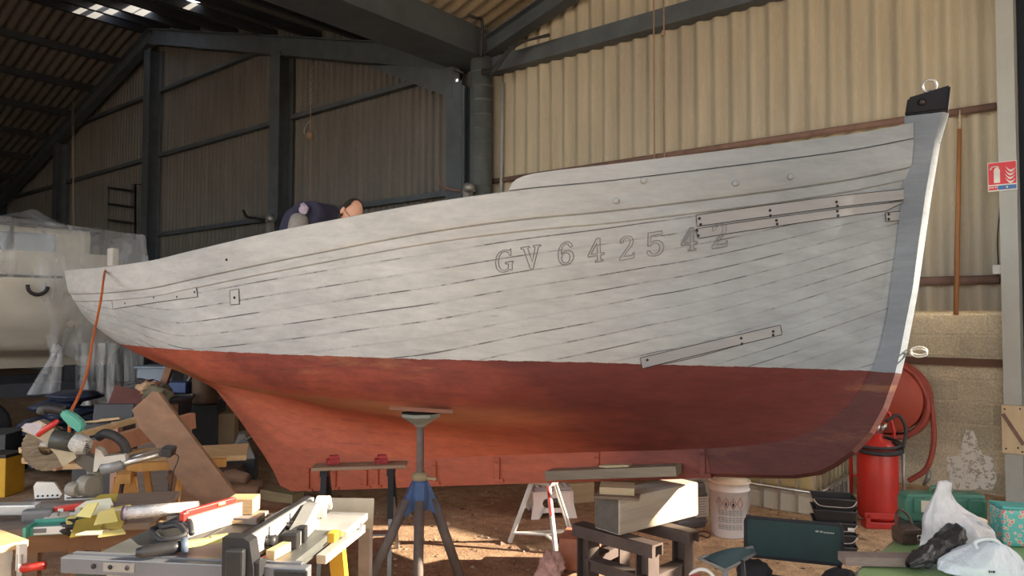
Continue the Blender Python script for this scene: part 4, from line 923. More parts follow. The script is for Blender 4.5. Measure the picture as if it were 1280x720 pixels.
# sawhorse
T = at_px('sawhorse', 449, 704, 0, 4, 'folding sawhorse with wooden top board and two red clamps in front of the keel', 'sawhorse')
mb = MB(); mb.box((0, 0, .625), (.60, .16, .022), (0, R(-1.2), 0), .004); mb.build('top_board', wood('sawhorse_top', (.36, .25, .17), (.26, .17, .11), (3, 25, 25)), T)
for x in (-.225, .20):
    for sy in (-1, 1):
        mb = MB(); mb.bar((x, sy*.035, .60), (x+.01, sy*.16, .32), .035, .035); l = mb.build('upper_leg', BLK, T)
        mb = MB(); mb.bar((x+.01, sy*.15, .34), (x+.02, sy*.30, .0), .024, .024); mb.build('lower_leg', TIN, T)
    mb = MB(); mb.box((x, 0, .59), (.05, .12, .05), (0, 0, 0), .008); mb.build('hinge_head', BLK, T)
mb = MB()
for x in (-.2, .215): mb.bar((x+.02, -.2, .2), (x+.02, .2, .2), .02, .006)
mb.bar((.215, -.22, .22), (.215, .0, .42), .02, .006); mb.bar((.215, .22, .22), (.215, .0, .42), .02, .006)
mb.build('brace', TIN, T)
mb = MB(); mb.box((0, 0, .19), (.46, .20, .012), (R(-8), 0, 0)); mb.build('lower_tray', TIN, T)
for x in (-.175, .135):
    mb = MB(); mb.box((x, .0, .655), (.085, .06, .035), (0, 0, R(12)), .006); mb.box((x+.005, .0, .682), (.06, .045, .025), (0, 0, R(12)), .006); mb.box((x-.02, -.045, .665), (.02, .05, .02), (0, 0, R(20))); mb.build('clamp', mat('red_plastic', (.42, .035, .04), (.30, .03, .035), 6, .5), T)
# steel trestle and the timber on it
P1, P2 = Vector(atz(722, 653, .34)), Vector(atz(822, 680, .34)); P4 = Vector(atz(868, 664, .34)); dv = (P2-P1); P3 = P4-dv*1.1
o0 = Vector((P1.x, P1.y, 0)); T = empty('steel_trestle', o0, 0, 'brown steel channel trestle carrying the thick timber below the keel', 'trestle')
CHN = mat('brown_channel_steel', (.115, .085, .075), (.07, .052, .048), 6, .6, .2)
up = Vector((0, 0, 1))
for A, B in ((P1, P2), (P3, P4)):
    A = A-o0; B = B-o0; sd_ = (B-A).normalized().cross(up)
    mb = MB(); mb.bar(A-up*.006, B-up*.006, .10, .012)
    for k in (-1, 1): mb.bar(A+sd_*k*.046-up*.035, B+sd_*k*.046-up*.035, .009, .07)
    mb.build('cross_beam', CHN, T)
    for f in (.14, .88):
        c = A+(B-A)*f; mb = MB(); ibeam(mb, (c.x, c.y, 0), (c.x, c.y, .328), .09, .10, .009, (B-A).normalized()); mb.build('leg', CHN, T)
A, B, C_, D_ = [q-o0 for q in (P1+(P2-P1)*.14, P2-(P2-P1)*.12, P3+(P4-P3)*.14, P4-(P4-P3)*.12)]
for a1, b1 in ((A, B), (B, D_), (A, C_)):
    a1 = a1.copy(); b1 = b1.copy(); a1.z = b1.z = .12; mb = MB(); mb.bar(a1, b1, .06, .07); mb.bar(a1+up*.03, b1+up*.03, .085, .008); mb.build('lower_rail', CHN, T)
# beam lying across both channels
F1, F2 = Vector(atz(737, 660, .34)), Vector(atz(774, 670, .34)); bd = Vector((.21, .977, 0)).normalized(); bs = Vector((bd.y, -bd.x, 0))
f0 = Vector(atz(774, 670, .342)); ang_ = math.atan2(bs.y, bs.x)
T = empty('timber_beam', f0, ang_, 'thick weathered timber resting on the steel trestle, far end sunlit', 'beam')
BEAM = wood('weathered_timber', (.50, .44, .35), (.36, .31, .25), (20, 2, 20), .8)
ENDG = mat('dark_end_grain', (.13, .115, .10), (.09, .08, .07), 12, .85)
mb = MB(); mb.box((-.10, .36, .105), (.20, .72, .21), (0, 0, 0), .012); mb.build('beam', BEAM, T); mb = MB(); mb.box((-.10, .001, .105), (.185, .006, .195), (0, 0, 0), .003); mb.build('end_grain', ENDG, T)
def blk(name, px, py, z, size, rz, m, label, cat='block', y0=True):
    p = atz(px, py, z); T_ = MB(); T_.box((0, size[1]/2 if y0 else 0, size[2]/2), size, (0, 0, 0), .004)
    o = place(T_.build(name, m), (p[0], p[1], z), YAW+R(rz)); return tag(o, label, cat)
WB = wood('pale_block', (.46, .36, .22), (.34, .26, .16), (3, 22, 22)); 
blk('wooden_wedge', 770, 625, .554, (.26, .12, .016), -14, OAKD, 'thin dark board on the front end of the thick timber')
blk('wooden_block', 771, 619, .571, (.20, .16, .042), -10, WB, 'pale wooden block on the thick timber under the long board')
s0, _ = onboat(690, 600, .1); s1_, _ = onboat(853, 592, .1)
mb = MB(); mb.box(((s0+s1_)/2, -.155, .0), (s1_-s0, .12, .062), (0, R(-8), 0), .004)
zb = .605; o = mb.build('long_board', wood('grey_green_board', (.24, .20, .145), (.17, .14, .10), (2, 25, 25))); place(o, (B0[0], B0[1], zb), boat.rotation_euler[2]); tag(o, 'long grey brown board packed along the keel above the timber', 'board')
mb = MB(); mb.prism([(0, 0), (.20, 0), (.20, .034), (0, .010)], (0, 0, 0), (1, 0, 0), (0, 0, 1), .06); sw, _ = onboat(752, 588, .13)
o = mb.build('driving_wedge', WB); P = Vector((B0[0], B0[1], 0))+Vector((BA[0], BA[1], 0))*sw+Vector((BN[0], BN[1], 0))*.14; place(o, (P.x, P.y, .632), boat.rotation_euler[2]); tag(o, 'small pale wedge driven in on top of the long board', 'wedge')
# keel packing elsewhere
blk('timber_offcut', 726, 629, 0, (.26, .30, .17), 20, WB, 'square timber offcut with pale end grain behind the step stool')
p = Vector(atz(343, 628)); o = MB().box((0, .1, .04), (.34, .16, .085), (0, R(3), 0), .004).build('wooden_plank', wood('mossy_plank', (.30, .24, .12), (.20, .15, .09), (3, 25, 25))); place(o, p, YAW-R(20)); tag(o, 'short thick plank on the dirt under the heel of the keel', 'plank')
BRK = mat('terracotta', (.44, .17, .095), (.36, .13, .075), 10, .85)
p = atz(700, 713); mb = MB(); mb.box((.11, .13, .10), (.23, .26, .20), (0, 0, 0), .006); o = mb.build('brick_block', BRK); place(o, (p[0], p[1], 0), YAW+R(-14)); tag(o, 'orange terracotta block on the dirt behind the steel trestle', 'block')
p = atz(689, 726); o = MB().blob((0, 0, .075), (.16, .14, .17), 5, .55, 4, fr=1.7).build('crumpled_rag', mat('pink_rag', (.56, .34, .29), (.44, .25, .22), 9, .9)); place(o, (p[0], p[1], 0)); tag(o, 'crumpled pink rag beside the terracotta block', 'rag')
# ------------------------------------------------------------------ workshop tools on the left
def lat(l, d, z=0.):
    q = _r2*l+_v2*d; return (float(q[0]), float(q[1]), z)
def text_mesh(txt, size, ext=.002, bold=False):
    cu = bpy.data.curves.new('t', 'FONT'); cu.body = txt; cu.size = size; cu.extrude = ext; cu.align_x = 'CENTER'; cu.align_y = 'CENTER'; cu.offset = size*.02 if bold else 0
    o = bpy.data.objects.new('t', cu); COL.objects.link(o); bpy.context.view_layer.update()
    me = bpy.data.meshes.new_from_object(o.evaluated_get(bpy.context.evaluated_depsgraph_get())); bpy.data.objects.remove(o); bpy.data.curves.remove(cu); return me
def add_text(name, txt, size, m, parent, loc, rot=(R(90), 0, 0), bold=False):
    me = text_mesh(txt, size, bold=bold); me.materials.clear(); me.materials.append(m)
    o = bpy.data.objects.new(name, me); COL.objects.link(o); o.parent = parent; o.location = loc; o.rotation_euler = rot; return o
GREYT = mat('saw_table_grey', (.15, .155, .15), (.10, .105, .10), 6, .45, .4, .08); RAIL = mat('rail_grey', (.19, .20, .225), (.15, .16, .18), 5, .4, .4, .03)
ALU = mat('aluminium', (.66, .66, .66), (.56, .56, .55), 9, .38, .55); YEL = mat('tool_yellow', (.62, .36, .03), (.52, .29, .025), 6, .45); PYEL = mat('pale_yellow', (.66, .58, .22), (.58, .50, .18), 6, .5)
PINE = wood('pine', (.56, .40, .22), (.45, .31, .16), (3, 25, 25)); ORNG = wood('orange_wood', (.52, .27, .08), (.42, .21, .06), (20, 20, 3)); BROWN = wood('brown_board', (.25, .135, .075), (.17, .09, .05), (2, 14, 14))
GREY_W = wood('grey_wood', (.30, .25, .22), (.22, .18, .16), (3, 20, 20)); TEAL = mat('teal_plastic', (.09, .36, .29), (.07, .30, .24), 5, .45, bump=.03); GRN = mat('dark_green_plastic', (.03, .16, .12), (.022, .12, .09), 5, .5, bump=.03)
# table saw
TS = empty('table_saw', lat(-1.065, 2.48), YAW+R(-7), 'grey topped table saw with long aluminium fence and yellow legs in front', 'table saw')
mb = MB(); mb.box((.015, .29, .788), (.69, .52, .024), (0, 0, 0), .004); mb.box((.015, .265, .765), (.66, .45, .03)); mb.build('table', GREYT, TS)
mb = MB(); mb.box((-.07, .25, .8005), (.006, .46, .001)); mb.box((.27, .25, .8005), (.006, .46, .001)); mb.build('mitre_slot', BLK, TS)
mb = MB(); mb.box((-.005, .0, .770), (.85, .045, .052), (0, 0, 0), .004); mb.box((-.01, .018, .799), (.80, .02, .006)); mb.build('front_rail', RAIL, TS)
mb = MB(); mb.box((-.22, -.0235, .772), (.11, .003, .03)); mb.build('rail_plate', TIN, TS)
mb = MB()
for x in (-.25, -.19, -.31): mb.cyl((x, -.022, .772), (x, -.027, .772), .008, seg=10)
mb.build('rail_screw', BLK, TS)
mb = MB(); mb.box((.37, -.026, .772), (.11, .01, .034), (0, 0, 0), .003); mb.box((.385, -.032, .772), (.05, .004, .016)); mb.build('rail_end_cap', BLK, TS)
mb = MB(); mb.box((.015, .53, .775), (.80, .04, .045), (0, 0, 0), .004); mb.build('rear_rail', RAIL, TS)
# right extension wing with yellow corner
mb = MB(); mb.box((.335, .50, .791), (.16, .25, .03), (0, 0, 0), .006); mb.bar((.375, .22, .745), (.40, .58, .755), .035, .03); mb.build('extension_wing', ALU, TS)
mb = MB(); mb.box((.372, .345, .79), (.03, .05, .035), (0, 0, 0), .004); mb.build('yellow_corner', YEL, TS)
# body with lettering and stand
mb = MB(); mb.box((-.02, .26, .62), (.50, .38, .25), (0, 0, 0), .02); mb.build('motor_housing', BLK, TS)
add_text('maker_lettering', 'DEWALT', .062, mat('lettering_tan', (.36, .20, .08), None, 5, .6), TS, (-.035, .067, .705), bold=True)
mb = MB(); mb.cyl((.06, .0, .705), (.06, -.03, .705), .035, seg=16); mb.build('height_wheel', BLK, TS)
for x, y in ((-.30, .06), (.33, .06), (-.30, .48), (.36, .48)):
    mb = MB(); mb.bar((x*.92, y, .76), (x*1.12, y*1.15-.03, 0), .055, .04); mb.build('leg', YEL if x > 0 else TIN, TS)
mb = MB(); mb.bar((-.32, .06, .2), (.35, .06, .2), .03, .03); mb.bar((-.32, .5, .2), (.38, .5, .2), .03, .03); mb.build('leg_brace', YEL, TS)
# fence
FX = .212
mb = MB(); mb.box((FX, .245, .845), (.036, .54, .085), (0, 0, 0), .004); mb.build('rip_fence', ALU, TS)
fence = [o for o in TS.children if o.name.startswith('rip_fence')][0]
mb = MB(); mb.box((FX-.004, .245, .889), (.022, .535, .004)); mb.build('fence_strip', BLK, fence)
mb = MB(); mb.prism([(-.055, .745), (.05, .745), (.05, .80), (.035, .885), (.015, .895), (-.055, .895)], (FX, -.035, 0), (1, 0, 0), (0, 0, 1), .055); mb.box((FX-.005, -.07, .82), (.06, .03, .09), (0, 0, 0), .008); mb.box((FX+.05, -.03, .79), (.035, .05, .06), (0, 0, 0), .004); mb.build('fence_head', BLK, fence)
for y in (.10, .27):
    mb = MB(); mb.cyl((FX+.018, y, .84), (FX+.05, y, .84), .019, seg=14); mb.cyl((FX+.03, y-.01, .85), (FX+.03, y-.01, .89), .0025); mb.build('fence_knob', BLK, fence)
def onsaw(name, mb, m, x, y, rz, label, cat, z=.801):
    M_ = Matrix.Translation(TS.location) @ Matrix.Rotation(TS.rotation_euler[2], 4, 'Z'); p = M_ @ Vector((x, y, z))
    o = mb.build(name, m) if isinstance(mb, MB) else mb; place(o, p, TS.rotation_euler[2]+R(rz)); return tag(o, label, cat)
# blade guard and riving knife
q = Matrix.Translation(TS.location) @ Matrix.Rotation(TS.rotation_euler[2], 4, 'Z')
G = empty('blade_guard', q @ Vector((.292, .165, .802)), TS.rotation_euler[2]+R(7), 'grey and black blade guard with clear arched cover, right of the saw fence', 'guard')
mb = MB(); mb.prism([(0, 0), (.26, 0), (.29, .04), (.29, .085), (.22, .09), (.10, .06), (0, .04)], (0, 0, 0), (0, 1, 0), (0, 0, 1), .045); mb.build('body', mat('guard_grey', (.25, .25, .24), (.18, .18, .175), 8, .5), G)
mb = MB(); mb.box((-.002, -.01, .028), (.055, .05, .054), (0, 0, 0), .006); mb.box((.02, .05, .03), (.03, .04, .055), (0, 0, 0), .004); mb.build('knob_block', BLK, G)
mb = MB()
for r_, w_ in ((.062, .05),):
    n = 16; V = []
    for t in np.linspace(.15, math.pi, n):
        for rr in (r_, r_-.022):
            for xx in (-.022, .022): V.append((xx+.03, .30+rr*math.cos(t)*.9, .035+rr*math.sin(t)*1.1))
    Fs = []
    for i in range(n-1):
        a = i*4; b_ = a+4; Fs += [(a, a+1, b_+1, b_), (a+2, b_+2, b_+3, a+3), (a, b_, b_+2, a+2), (a+1, a+3, b_+3, b_+1)]
    Fs += [(0, 2, 3, 1), ((n-1)*4, (n-1)*4+1, (n-1)*4+3, (n-1)*4+2)]; mb._new(V, Fs)
mb.build('arched_cover', mat('frosted_clear', (.66, .64, .58), (.55, .53, .48), 14, .3, bump=.2), G)
mb = MB(); mb.box((0, .05, .015), (.032, .10, .03), (0, 0, 0), .002); onsaw('wood_block', mb, PINE, .275, .03, -8, 'small pale wood block in front of the blade guard', 'block')
for k, (x, lab) in enumerate(((.232, 'left of two red pencils beside the saw fence'), (.243, 'right of two red pencils beside the saw fence'))):
    P = empty('pencil', q @ Vector((x+.012, .02, .805)), TS.rotation_euler[2]+R(-16), lab, 'pencil', 'red pencils on the table saw')
    mb = MB(); mb.cyl((0, 0, 0), (0, .085, 0), .0035, seg=6); mb.build('shaft', REDP, P); mb = MB(); mb.cyl((0, .085, 0), (0, .098, 0), .0035, .0008, 6); mb.build('point', PINE, P)
# yellow bar tool with black grip
H_ = empty('hand_tool', q @ Vector((-.155, -.035, .825)), TS.rotation_euler[2]+R(33), 'yellow hand tool with black rubber grip lying across the front rail', 'tool')
mb = MB(); mb.tube([(0, 0, .0), (.02, 0, .0), (.06, .0, .002), (.11, 0, .004), (.135, 0, .005)], [.013, .019, .021, .019, .018], 12); mb.build('grip', BLK, H_)
mb = MB(); mb.lathe([(.02, 0), (.027, .004), (.027, .018), (.02, .022)], (.135, 0, .005), 14, (1, 0, .03)); mb.build('blue_collar', mat('slate_blue', (.09, .12, .17), None, 6, .5), H_)
mb = MB(); mb.box((.21, .0, .010), (.13, .026, .02), (0, R(-2), 0), .004); mb.box((.255, .006, .012), (.06, .034, .024), (0, R(-2), 0), .006); mb.build('yellow_body', PYEL, H_)
# boards and clutter at the back of the saw
mb = MB(); mb.box((0, .13, .037), (.030, .26, .074), (0, 0, 0), .002); o = onsaw('grey_board', mb, GREY_W, -.135, .22, -20, 'grey brown board on edge across the back left of the saw', 'board')
L = empty('spirit_level', q @ Vector((-.138, .22, .877)), TS.rotation_euler[2]+R(-20), 'red spirit level lying on top of the grey board edge', 'level')
mb = MB(); mb.box((0, .115, .010), (.020, .23, .020), (0, 0, 0), .003); mb.build('body', REDP, L); mb = MB(); mb.box((0, .0, .0), (.024, .025, .03), (0, 0, 0), .004); mb.build('end_cap', REDP, L)
mb = MB(); mb.cyl((.012, .14, .012), (.012, .17, .012), .006, seg=8); mb.build('vial', PYEL, L)
mb = MB(); mb.box((0, .04, .03), (.10, .09, .06), (0, 0, 0), .003); o = onsaw('softwood_block', mb, PINE, -.045, .455, 8, 'sunlit softwood block behind the grey board', 'block', .826)
mb = MB(); mb.box((0, .03, .012), (.16, .12, .024), (0, 0, 0), .003); onsaw('packing_box', mb, GREY_W, -.04, .44, 4, 'low grey box under the sunlit softwood block', 'box', .80)
for k, (x, y, rz, lab) in enumerate(((.09, .42, -40, 'nearer pale peg leaning against the back of the fence'), (.115, .47, -30, 'farther pale peg behind the saw fence'))):
    mb = MB(); mb.box((0, .04, .018), (.022, .11, .03), (R(18), 0, 0), .008); onsaw('wood_peg', mb, mat('pale_peg', (.56, .52, .42), None, 9, .7), x, y, rz, lab, 'peg', .81)
mb = MB(); mb.blob((0, 0, .02), (.14, .07, .05), 9, .6, 3, fr=2); onsaw('brown_glove', mb, mat('brown_cloth', (.13, .08, .06), None, 14, .9), .14, .24, 50, 'crumpled dark brown glove beside the left face of the fence', 'glove')
mb = MB(); pts = [(-.28, .30, .02), (-.22, .22, .035), (-.15, .20, .05), (-.10, .16, .03), (-.16, .13, .018), (-.22, .18, .018), (-.27, .24, .02), (-.20, .28, .04), (-.12, .22, .06), (-.08, .17, .03)]
mb.tube(spline(pts, 6), .010, 7); o = onsaw('power_cable', mb, RUBB, 0, 0, 0, 'thick black cable coiled on the left of the saw table', 'cable')
T_ = empty('roll_tube', q @ Vector((-.47, .37, .838)), TS.rotation_euler[2]+R(14), 'shiny clear wrapped tube lying on the far left of the saw', 'tube')
mb = MB(); mb.cyl((0, 0, .0), (.27, .0, .015), .026, .024, 16); mb.build('tube', mat('foil_film', (.66, .65, .64), (.5, .49, .48), 25, .15, .7, bump=.7), T_)
mb = MB(); mb.cyl((-.006, 0, 0), (.008, 0, 0), .028, seg=16); mb.build('dark_end', mat('dark_purple', (.05, .035, .06), None, 6, .5), T_)
for k, (x0, y0, ln, m_, lab) in enumerate(((-.32, .36, .34, PINE, 'thin pale stick beside the clear wrapped tube, nearer one'), (-.26, .45, .40, GREY_W, 'grey wooden stick behind the clear wrapped tube'))):
    mb = MB(); mb.box((ln/2, 0, .006), (ln, .016, .012)); onsaw('stick', mb, m_, x0, y0, 11+k*3, lab, 'stick', .803)
# beige sheet standing behind the wing
mb = MB(); mb.box((0, 0, .06), (.22, .006, .12), (R(-12), 0, 0)); T_ = onsaw('plywood_offcut', mb, wood('beige_sheet', (.46, .42, .33), (.38, .34, .26), (10, 3, 10)), .30, .70, 5, 'beige sheet offcut standing behind the white extension wing', 'offcut', .72)
mb = MB(); mb.box((.37, .73, .36), (.05, .04, .72), (0, 0, 0), .003); o = onsaw('wooden_post', mb, GREY_W, .0, .0, 0, 'short grey wooden post holding the beige sheet behind the saw', 'post', 0)
# ---------------------------------------------------------------- rough wooden stand with the mitre saw
BN_ = empty('low_bench', lat(-2.02, 3.62), YAW+R(12), 'rough low wooden bench under the mitre saw and the yellow scraps', 'bench')
mb = MB(); mb.box((-.02, .0, .655), (.72, .62, .03), (0, 0, 0), .003); mb.build('top', GREY_W, BN_)
for x, y in ((-.34, -.26), (.04, -.27), (.30, -.26), (-.34, .26), (.30, .26)):
    mb = MB(); mb.box((x, y, .32), (.07, .055, .64), (0, 0, 0), .003); mb.build('leg', BROWN, BN_)
mb = MB(); mb.box((-.06, -.285, .60), (.9, .02, .08)); mb.build('apron', BROWN, BN_)
q2 = Matrix.Translation(BN_.location) @ Matrix.Rotation(BN_.rotation_euler[2], 4, 'Z')
def bn(px, py, z):   # pixel on a level of the bench -> bench frame
    return q2.inverted() @ Vector(atz(px, py, z))
def onbench(name, x, y, z, rz, label, cat, group=None): return empty(name, q2 @ Vector((x, y, z)), BN_.rotation_euler[2]+R(rz), label, cat, group)
b0 = bn(75, 634, .72)
MS = onbench('mitre_saw', b0.x, b0.y, .672, 0, 'sliding mitre saw with round blade and teal handle raised above its base', 'mitre saw')
k = .00375
def mp(px, py, y=0.): return Vector(((px-70)*k, y, (634-py)*k+.055))
LG = mat('light_grey_cast', (.52, .51, .48), (.42, .41, .39), 8, .5, .3)
mb = MB(); mb.lathe([(.0, 0), (.12, 0), (.125, .02), (.12, .045), (0, .045)], (-.02, .02, 0), 28); mb.box((.04, .03, .02), (.30, .2, .04), (0, 0, 0), .01); mb.build('turntable', LG, MS)
mb = MB(); mb.box((-.30, .0, .055), (.42, .07, .045), (0, R(2), R(0)), .005); mb.build('table_arm', ALU, MS)
mb = MB(); mb.box((-.06, -.075, .035), (.125, .055, .055), (0, 0, 0), .014); mb.cyl((.01, -.08, .035), (.03, -.08, .035), .014); mb.build('arm_handle', GREYP, MS)
for x0, x1, poly in ((-.15, -.02, [(-.135, .07), (-.035, .07), (-.02, .09), (-.055, .145), (-.13, .15), (-.142, .13)]), (0, .13, [(-.01, .06), (.135, .06), (.135, .10), (-.01, .125)])):
    mb = MB(); mb.prism(poly, (0, .09, 0), (1, 0, 0), (0, 0, 1), .018); f = mb.build('fence_half', ALU, MS)
    mb = MB(); xs = [p[0] for p in poly]
    for i in range(5): mb.cyl((min(xs)+.02+i*(max(xs)-min(xs)-.04)/4, .080, .085), (min(xs)+.02+i*(max(xs)-min(xs)-.04)/4, .0795, .085), .005, seg=8)
    mb.bar((min(xs)+.01, .0795, .07), (max(xs)-.01, .0795, .07), .002, .006); mb.build('holes', BLK, f)
mb = MB(); mb.box((.085, -.06, .062), (.17, .03, .026), (0, R(-6), 0), .004); mb.build('red_front', REDP, MS)
for x in (.03, .10, .15):
    mb = MB(); mb.box((x, -.07, .02), (.022, .022, .08)); mb.build('foot', ALU, MS)
# blade, guard, motor, handle
BL = mat('saw_blade', (.24, .22, .19), (.11, .10, .085), 4, .24, 1.)
c = mp(56, 562, -.02); mb = MB(); n = 96
out = [(.104+(.004 if i % 3 == 0 else 0), 2*math.pi*i/n) for i in range(n)]
mb.prism([(r_*math.cos(t), r_*math.sin(t)) for r_, t in out], c, (1, 0, 0), (0, 0, 1), .003); mb.lathe([(.0, .004), (.035, .004), (.036, 0)], c, 24, (0, -1, 0)); mb.build('blade', BL, MS)
mb = MB(); g = [mp(*q_) for q_ in ((32, 540), (36, 533), (50, 528), (60, 534), (74, 545), (88, 560), (92, 574), (84, 580), (77, 584), (70, 570), (58, 556), (46, 546))]
mb.prism([(v.x, v.z) for v in g], (0, -.03, 0), (1, 0, 0), (0, 0, 1), .06); mb.build('upper_guard', mat('tan_cast', (.40, .35, .26), (.28, .25, .19), 8, .45, .4), MS)
mb = MB(); g = [mp(*q_) for q_ in ((31, 536), (36, 531), (54, 531), (51, 543), (47, 546))]; mb.prism([(v.x, v.z) for v in g], (0, -.055, 0), (1, 0, 0), (0, 0, 1), .012); mb.build('silver_shield', mat('lilac_metal', (.42, .40, .47), None, 6, .3, .7), MS)
mb = MB(); mb.tube([mp(49, 546, -.06), mp(58, 538, -.065), mp(66, 533, -.065), mp(71, 528, -.06)], [.010, .014, .014, .010], 8); mb.build('red_lever', REDP, MS)
mb = MB(); mb.tube(spline([mp(50, 521, -.03), mp(52, 515, -.03), mp(62, 515, -.03), mp(74, 518, -.03)]), .024, 10); mb.build('black_grip', BLK, MS)
mb = MB(); g = [mp(*q_) for q_ in ((71, 520), (76, 516), (88, 523), (97, 532), (98, 539), (95, 544), (90, 543), (84, 535), (74, 527))]; mb.prism([(v.x, v.z) for v in g], (0, -.03, 0), (1, 0, 0), (0, 0, 1), .05); bmesh.ops.bevel(mb.bm, geom=mb.bm.edges[:], offset=.006, segments=2, affect='EDGES'); mb.build('teal_handle', TEAL, MS)
mb = MB(); a, b = mp(66, 550, -.07), mp(92, 556, -.07); mb.tube([a, b], .042, 18); mb.build('motor', mat('dark_motor', (.05, .055, .05), None, 8, .4), MS)
mb = MB(); a, b = mp(90, 554, -.075), mp(107, 560, -.09); mb.tube([a, a*.4+b*.6, b], [.040, .046, .034], 18); e = mb.build('motor_end_grille', mat('bright_cast', (.66, .66, .65), (.40, .40, .40), 60, .4, .5, bump=.6), MS)
for p_ in e.data.polygons: p_.use_smooth = False
mb = MB(); dr_ = (b-a).normalized()
for i_ in range(7): mb.bar(b+dr_*.001+Vector((0, -.028, (i_-3)*.010)), b+dr_*.001+Vector((0, .028, (i_-3)*.010)), .004, .004)
mb.build('slots', BLK, e)
mb = MB(); g = [mp(*q_) for q_ in ((78, 566), (92, 568), (112, 578), (120, 586), (118, 594), (104, 594), (90, 583))]; mb.prism([(v.x, v.z) for v in g], (0, .0, 0), (1, 0, 0), (0, 0, 1), .06); mb.build('pivot_arm', mat('dark_cast', (.10, .095, .085), None, 8, .45, .3), MS)
mb = MB(); g = [mp(*q_) for q_ in ((112, 563), (118, 567), (122, 574), (145, 572), (146, 581), (118, 583), (114, 592), (110, 592))]; mb.prism([(v.x, v.z) for v in g], (0, -.02, 0), (1, 0, 0), (0, 0, 1), .06); mb.build('slide_bracket', LG, MS)
for y, dy in ((-.03, 0), (.035, -2)):
    mb = MB(); mb.tube([mp(118, 590+dy, y), mp(188, 573+dy, y)], .016, 12); mb.build('slide_rail', CHROME, MS)
mb = MB(); mb.tube([mp(118, 590, -.03), mp(142, 584.5, -.03)], .030, 14); mb.build('rail_bearing', mat('grey_sleeve', (.30, .31, .33), None, 6, .4, .3), MS)
mb = MB(); mb.box(mp(192, 572), (.05, .11, .04), (0, R(10), 0), .006); mb.build('rail_end', BLK, MS)
mb = MB(); mb.tube(spline([mp(110, 553, .02), mp(118, 548, .0), mp(130, 551, -.01), mp(140, 560, -.01), mp(144, 572, 0)]), .022, 10); mb.build('dust_hose', mat('black_rubber', (.035, .035, .04)), MS)
mb = MB(); mb.box(mp(100, 612, .1), (.06, .08, .14), (0, 0, 0), .02); mb.lathe([(0, -.03), (.045, -.03), (.052, 0), (.045, .03), (0, .03)], mp(97, 613, .04), 24, (1, -.6, 0)); mb.lathe([(0, -.03), (.03, -.03), (.036, 0), (.03, .03), (0, .03)], mp(84, 616, .02), 24, (1, -.6, 0)); e = mb.build('rear_column', mat('grey_tan_cast', (.27, .25, .21), (.2, .19, .16), 7, .55), MS)
for p_ in e.data.polygons: p_.use_smooth = False
mb = MB(); mb.tube(spline([mp(194, 574), mp(204, 580), mp(198, 600), mp(190, 628, .1)]), .003, 5); mb.build('thin_cord', RUBB, MS)
# teal tool tray, offcuts of yellow sheet, bits on the bench
b1 = bn(60, 672, .672); T_ = onbench('tool_case', b1.x, b1.y+.05, .672, 0, 'open teal and white plastic tool case on the bench front', 'case')
mb = MB(); mb.box((0, .03, .018), (.19, .09, .036), (0, 0, 0), .004); mb.box((-.09, .0, .022), (.012, .10, .044)); mb.box((0, .07, .03), (.19, .012, .036)); mb.build('body', TEAL, T_)
mb = MB(); mb.box((.01, -.02, .022), (.15, .012, .032), (0, 0, 0), .003); mb.box((.095, .02, .022), (.012, .08, .036)); mb.build('white_edge', WHITE, T_)
mb = MB(); mb.box((-.04, -.0265, .024), (.05, .002, .018)); mb.build('label', GREYP, T_)
mb = MB(); mb.blob((.12, .02, .03), (.10, .10, .07), 2, .5, 3); T_ = mb.build('rag', BLK); b2 = bn(88, 660, .672); place(T_, q2 @ Vector((b2.x-.05, b2.y, .672)), 0); tag(T_, 'crumpled black rag between the teal case and the yellow scraps', 'rag')
mb = MB(); mb.lathe([(0, 0), (.05, 0), (.045, .018), (.02, .03), (0, .032)], (0, 0, 0), 20); b2 = bn(59, 648, .672); o = place(mb.build('metal_dish', TIN), q2 @ Vector((b2.x, b2.y, .672))); tag(o, 'dull metal dish upside down behind the teal case', 'dish')
YS = mat('yellow_sheet', (.72, .66, .28), (.62, .56, .20), 5, .5); YW = mat('pale_sheet', (.76, .78, .66), (.68, .70, .56), 5, .5); YD = mat('mustard_sheet', (.40, .31, .07), (.32, .25, .05), 5, .5)
scr = [(112, 654, .15, .07, 8, 12, YW, 'pale'), (125, 645, .17, .05, -6, 20, YW, 'pale'), (108, 661, .12, .10, 25, 35, YD, 'mustard'), (138, 655, .10, .09, -20, 50, YD, 'mustard'), (140, 664, .10, .045, 18, 10, YS, 'yellow'), (100, 648, .09, .05, 12, 25, YS, 'yellow'), (146, 638, .16, .03, 34, 35, YS, 'yellow'), (110, 668, .10, .04, -8, 5, YW, 'pale'), (92, 656, .06, .05, 40, 30, YS, 'yellow'), (120, 650, .12, .06, -15, 60, YW, 'pale'), (150, 648, .13, .05, 5, 25, YW, 'pale'), (132, 660, .09, .06, 30, 60, YS, 'yellow'), (118, 640, .15, .04, 10, 40, YW, 'pale'), (104, 655, .08, .07, -30, 50, YS, 'yellow'), (128, 636, .12, .05, -12, 30, YD, 'mustard')]
nm = {}
for i, (x, y, w_, h_, rz, tilt, m_, cn) in enumerate(scr):
    b2 = bn(x, y+4, .70); mb = MB(); mb.prism([(-w_/2, 0), (w_/2, .0), (w_/2*.8, h_), (-w_/2*.5, h_*.85)], (0, 0, 0), (1, 0, 0), (0, math.cos(R(tilt)), math.sin(R(tilt))), .006)
    o = place(mb.build('sheet_offcut', m_), q2 @ Vector((b2.x, b2.y, .677+.005*i)), BN_.rotation_euler[2]+R(rz))
    tag(o, {'pale': 'pale cream', 'mustard': 'mustard', 'yellow': 'bright yellow'}[cn]+' sheet offcut in the scrap pile left of the table saw', 'offcut', cn+' offcuts in the scrap pile')
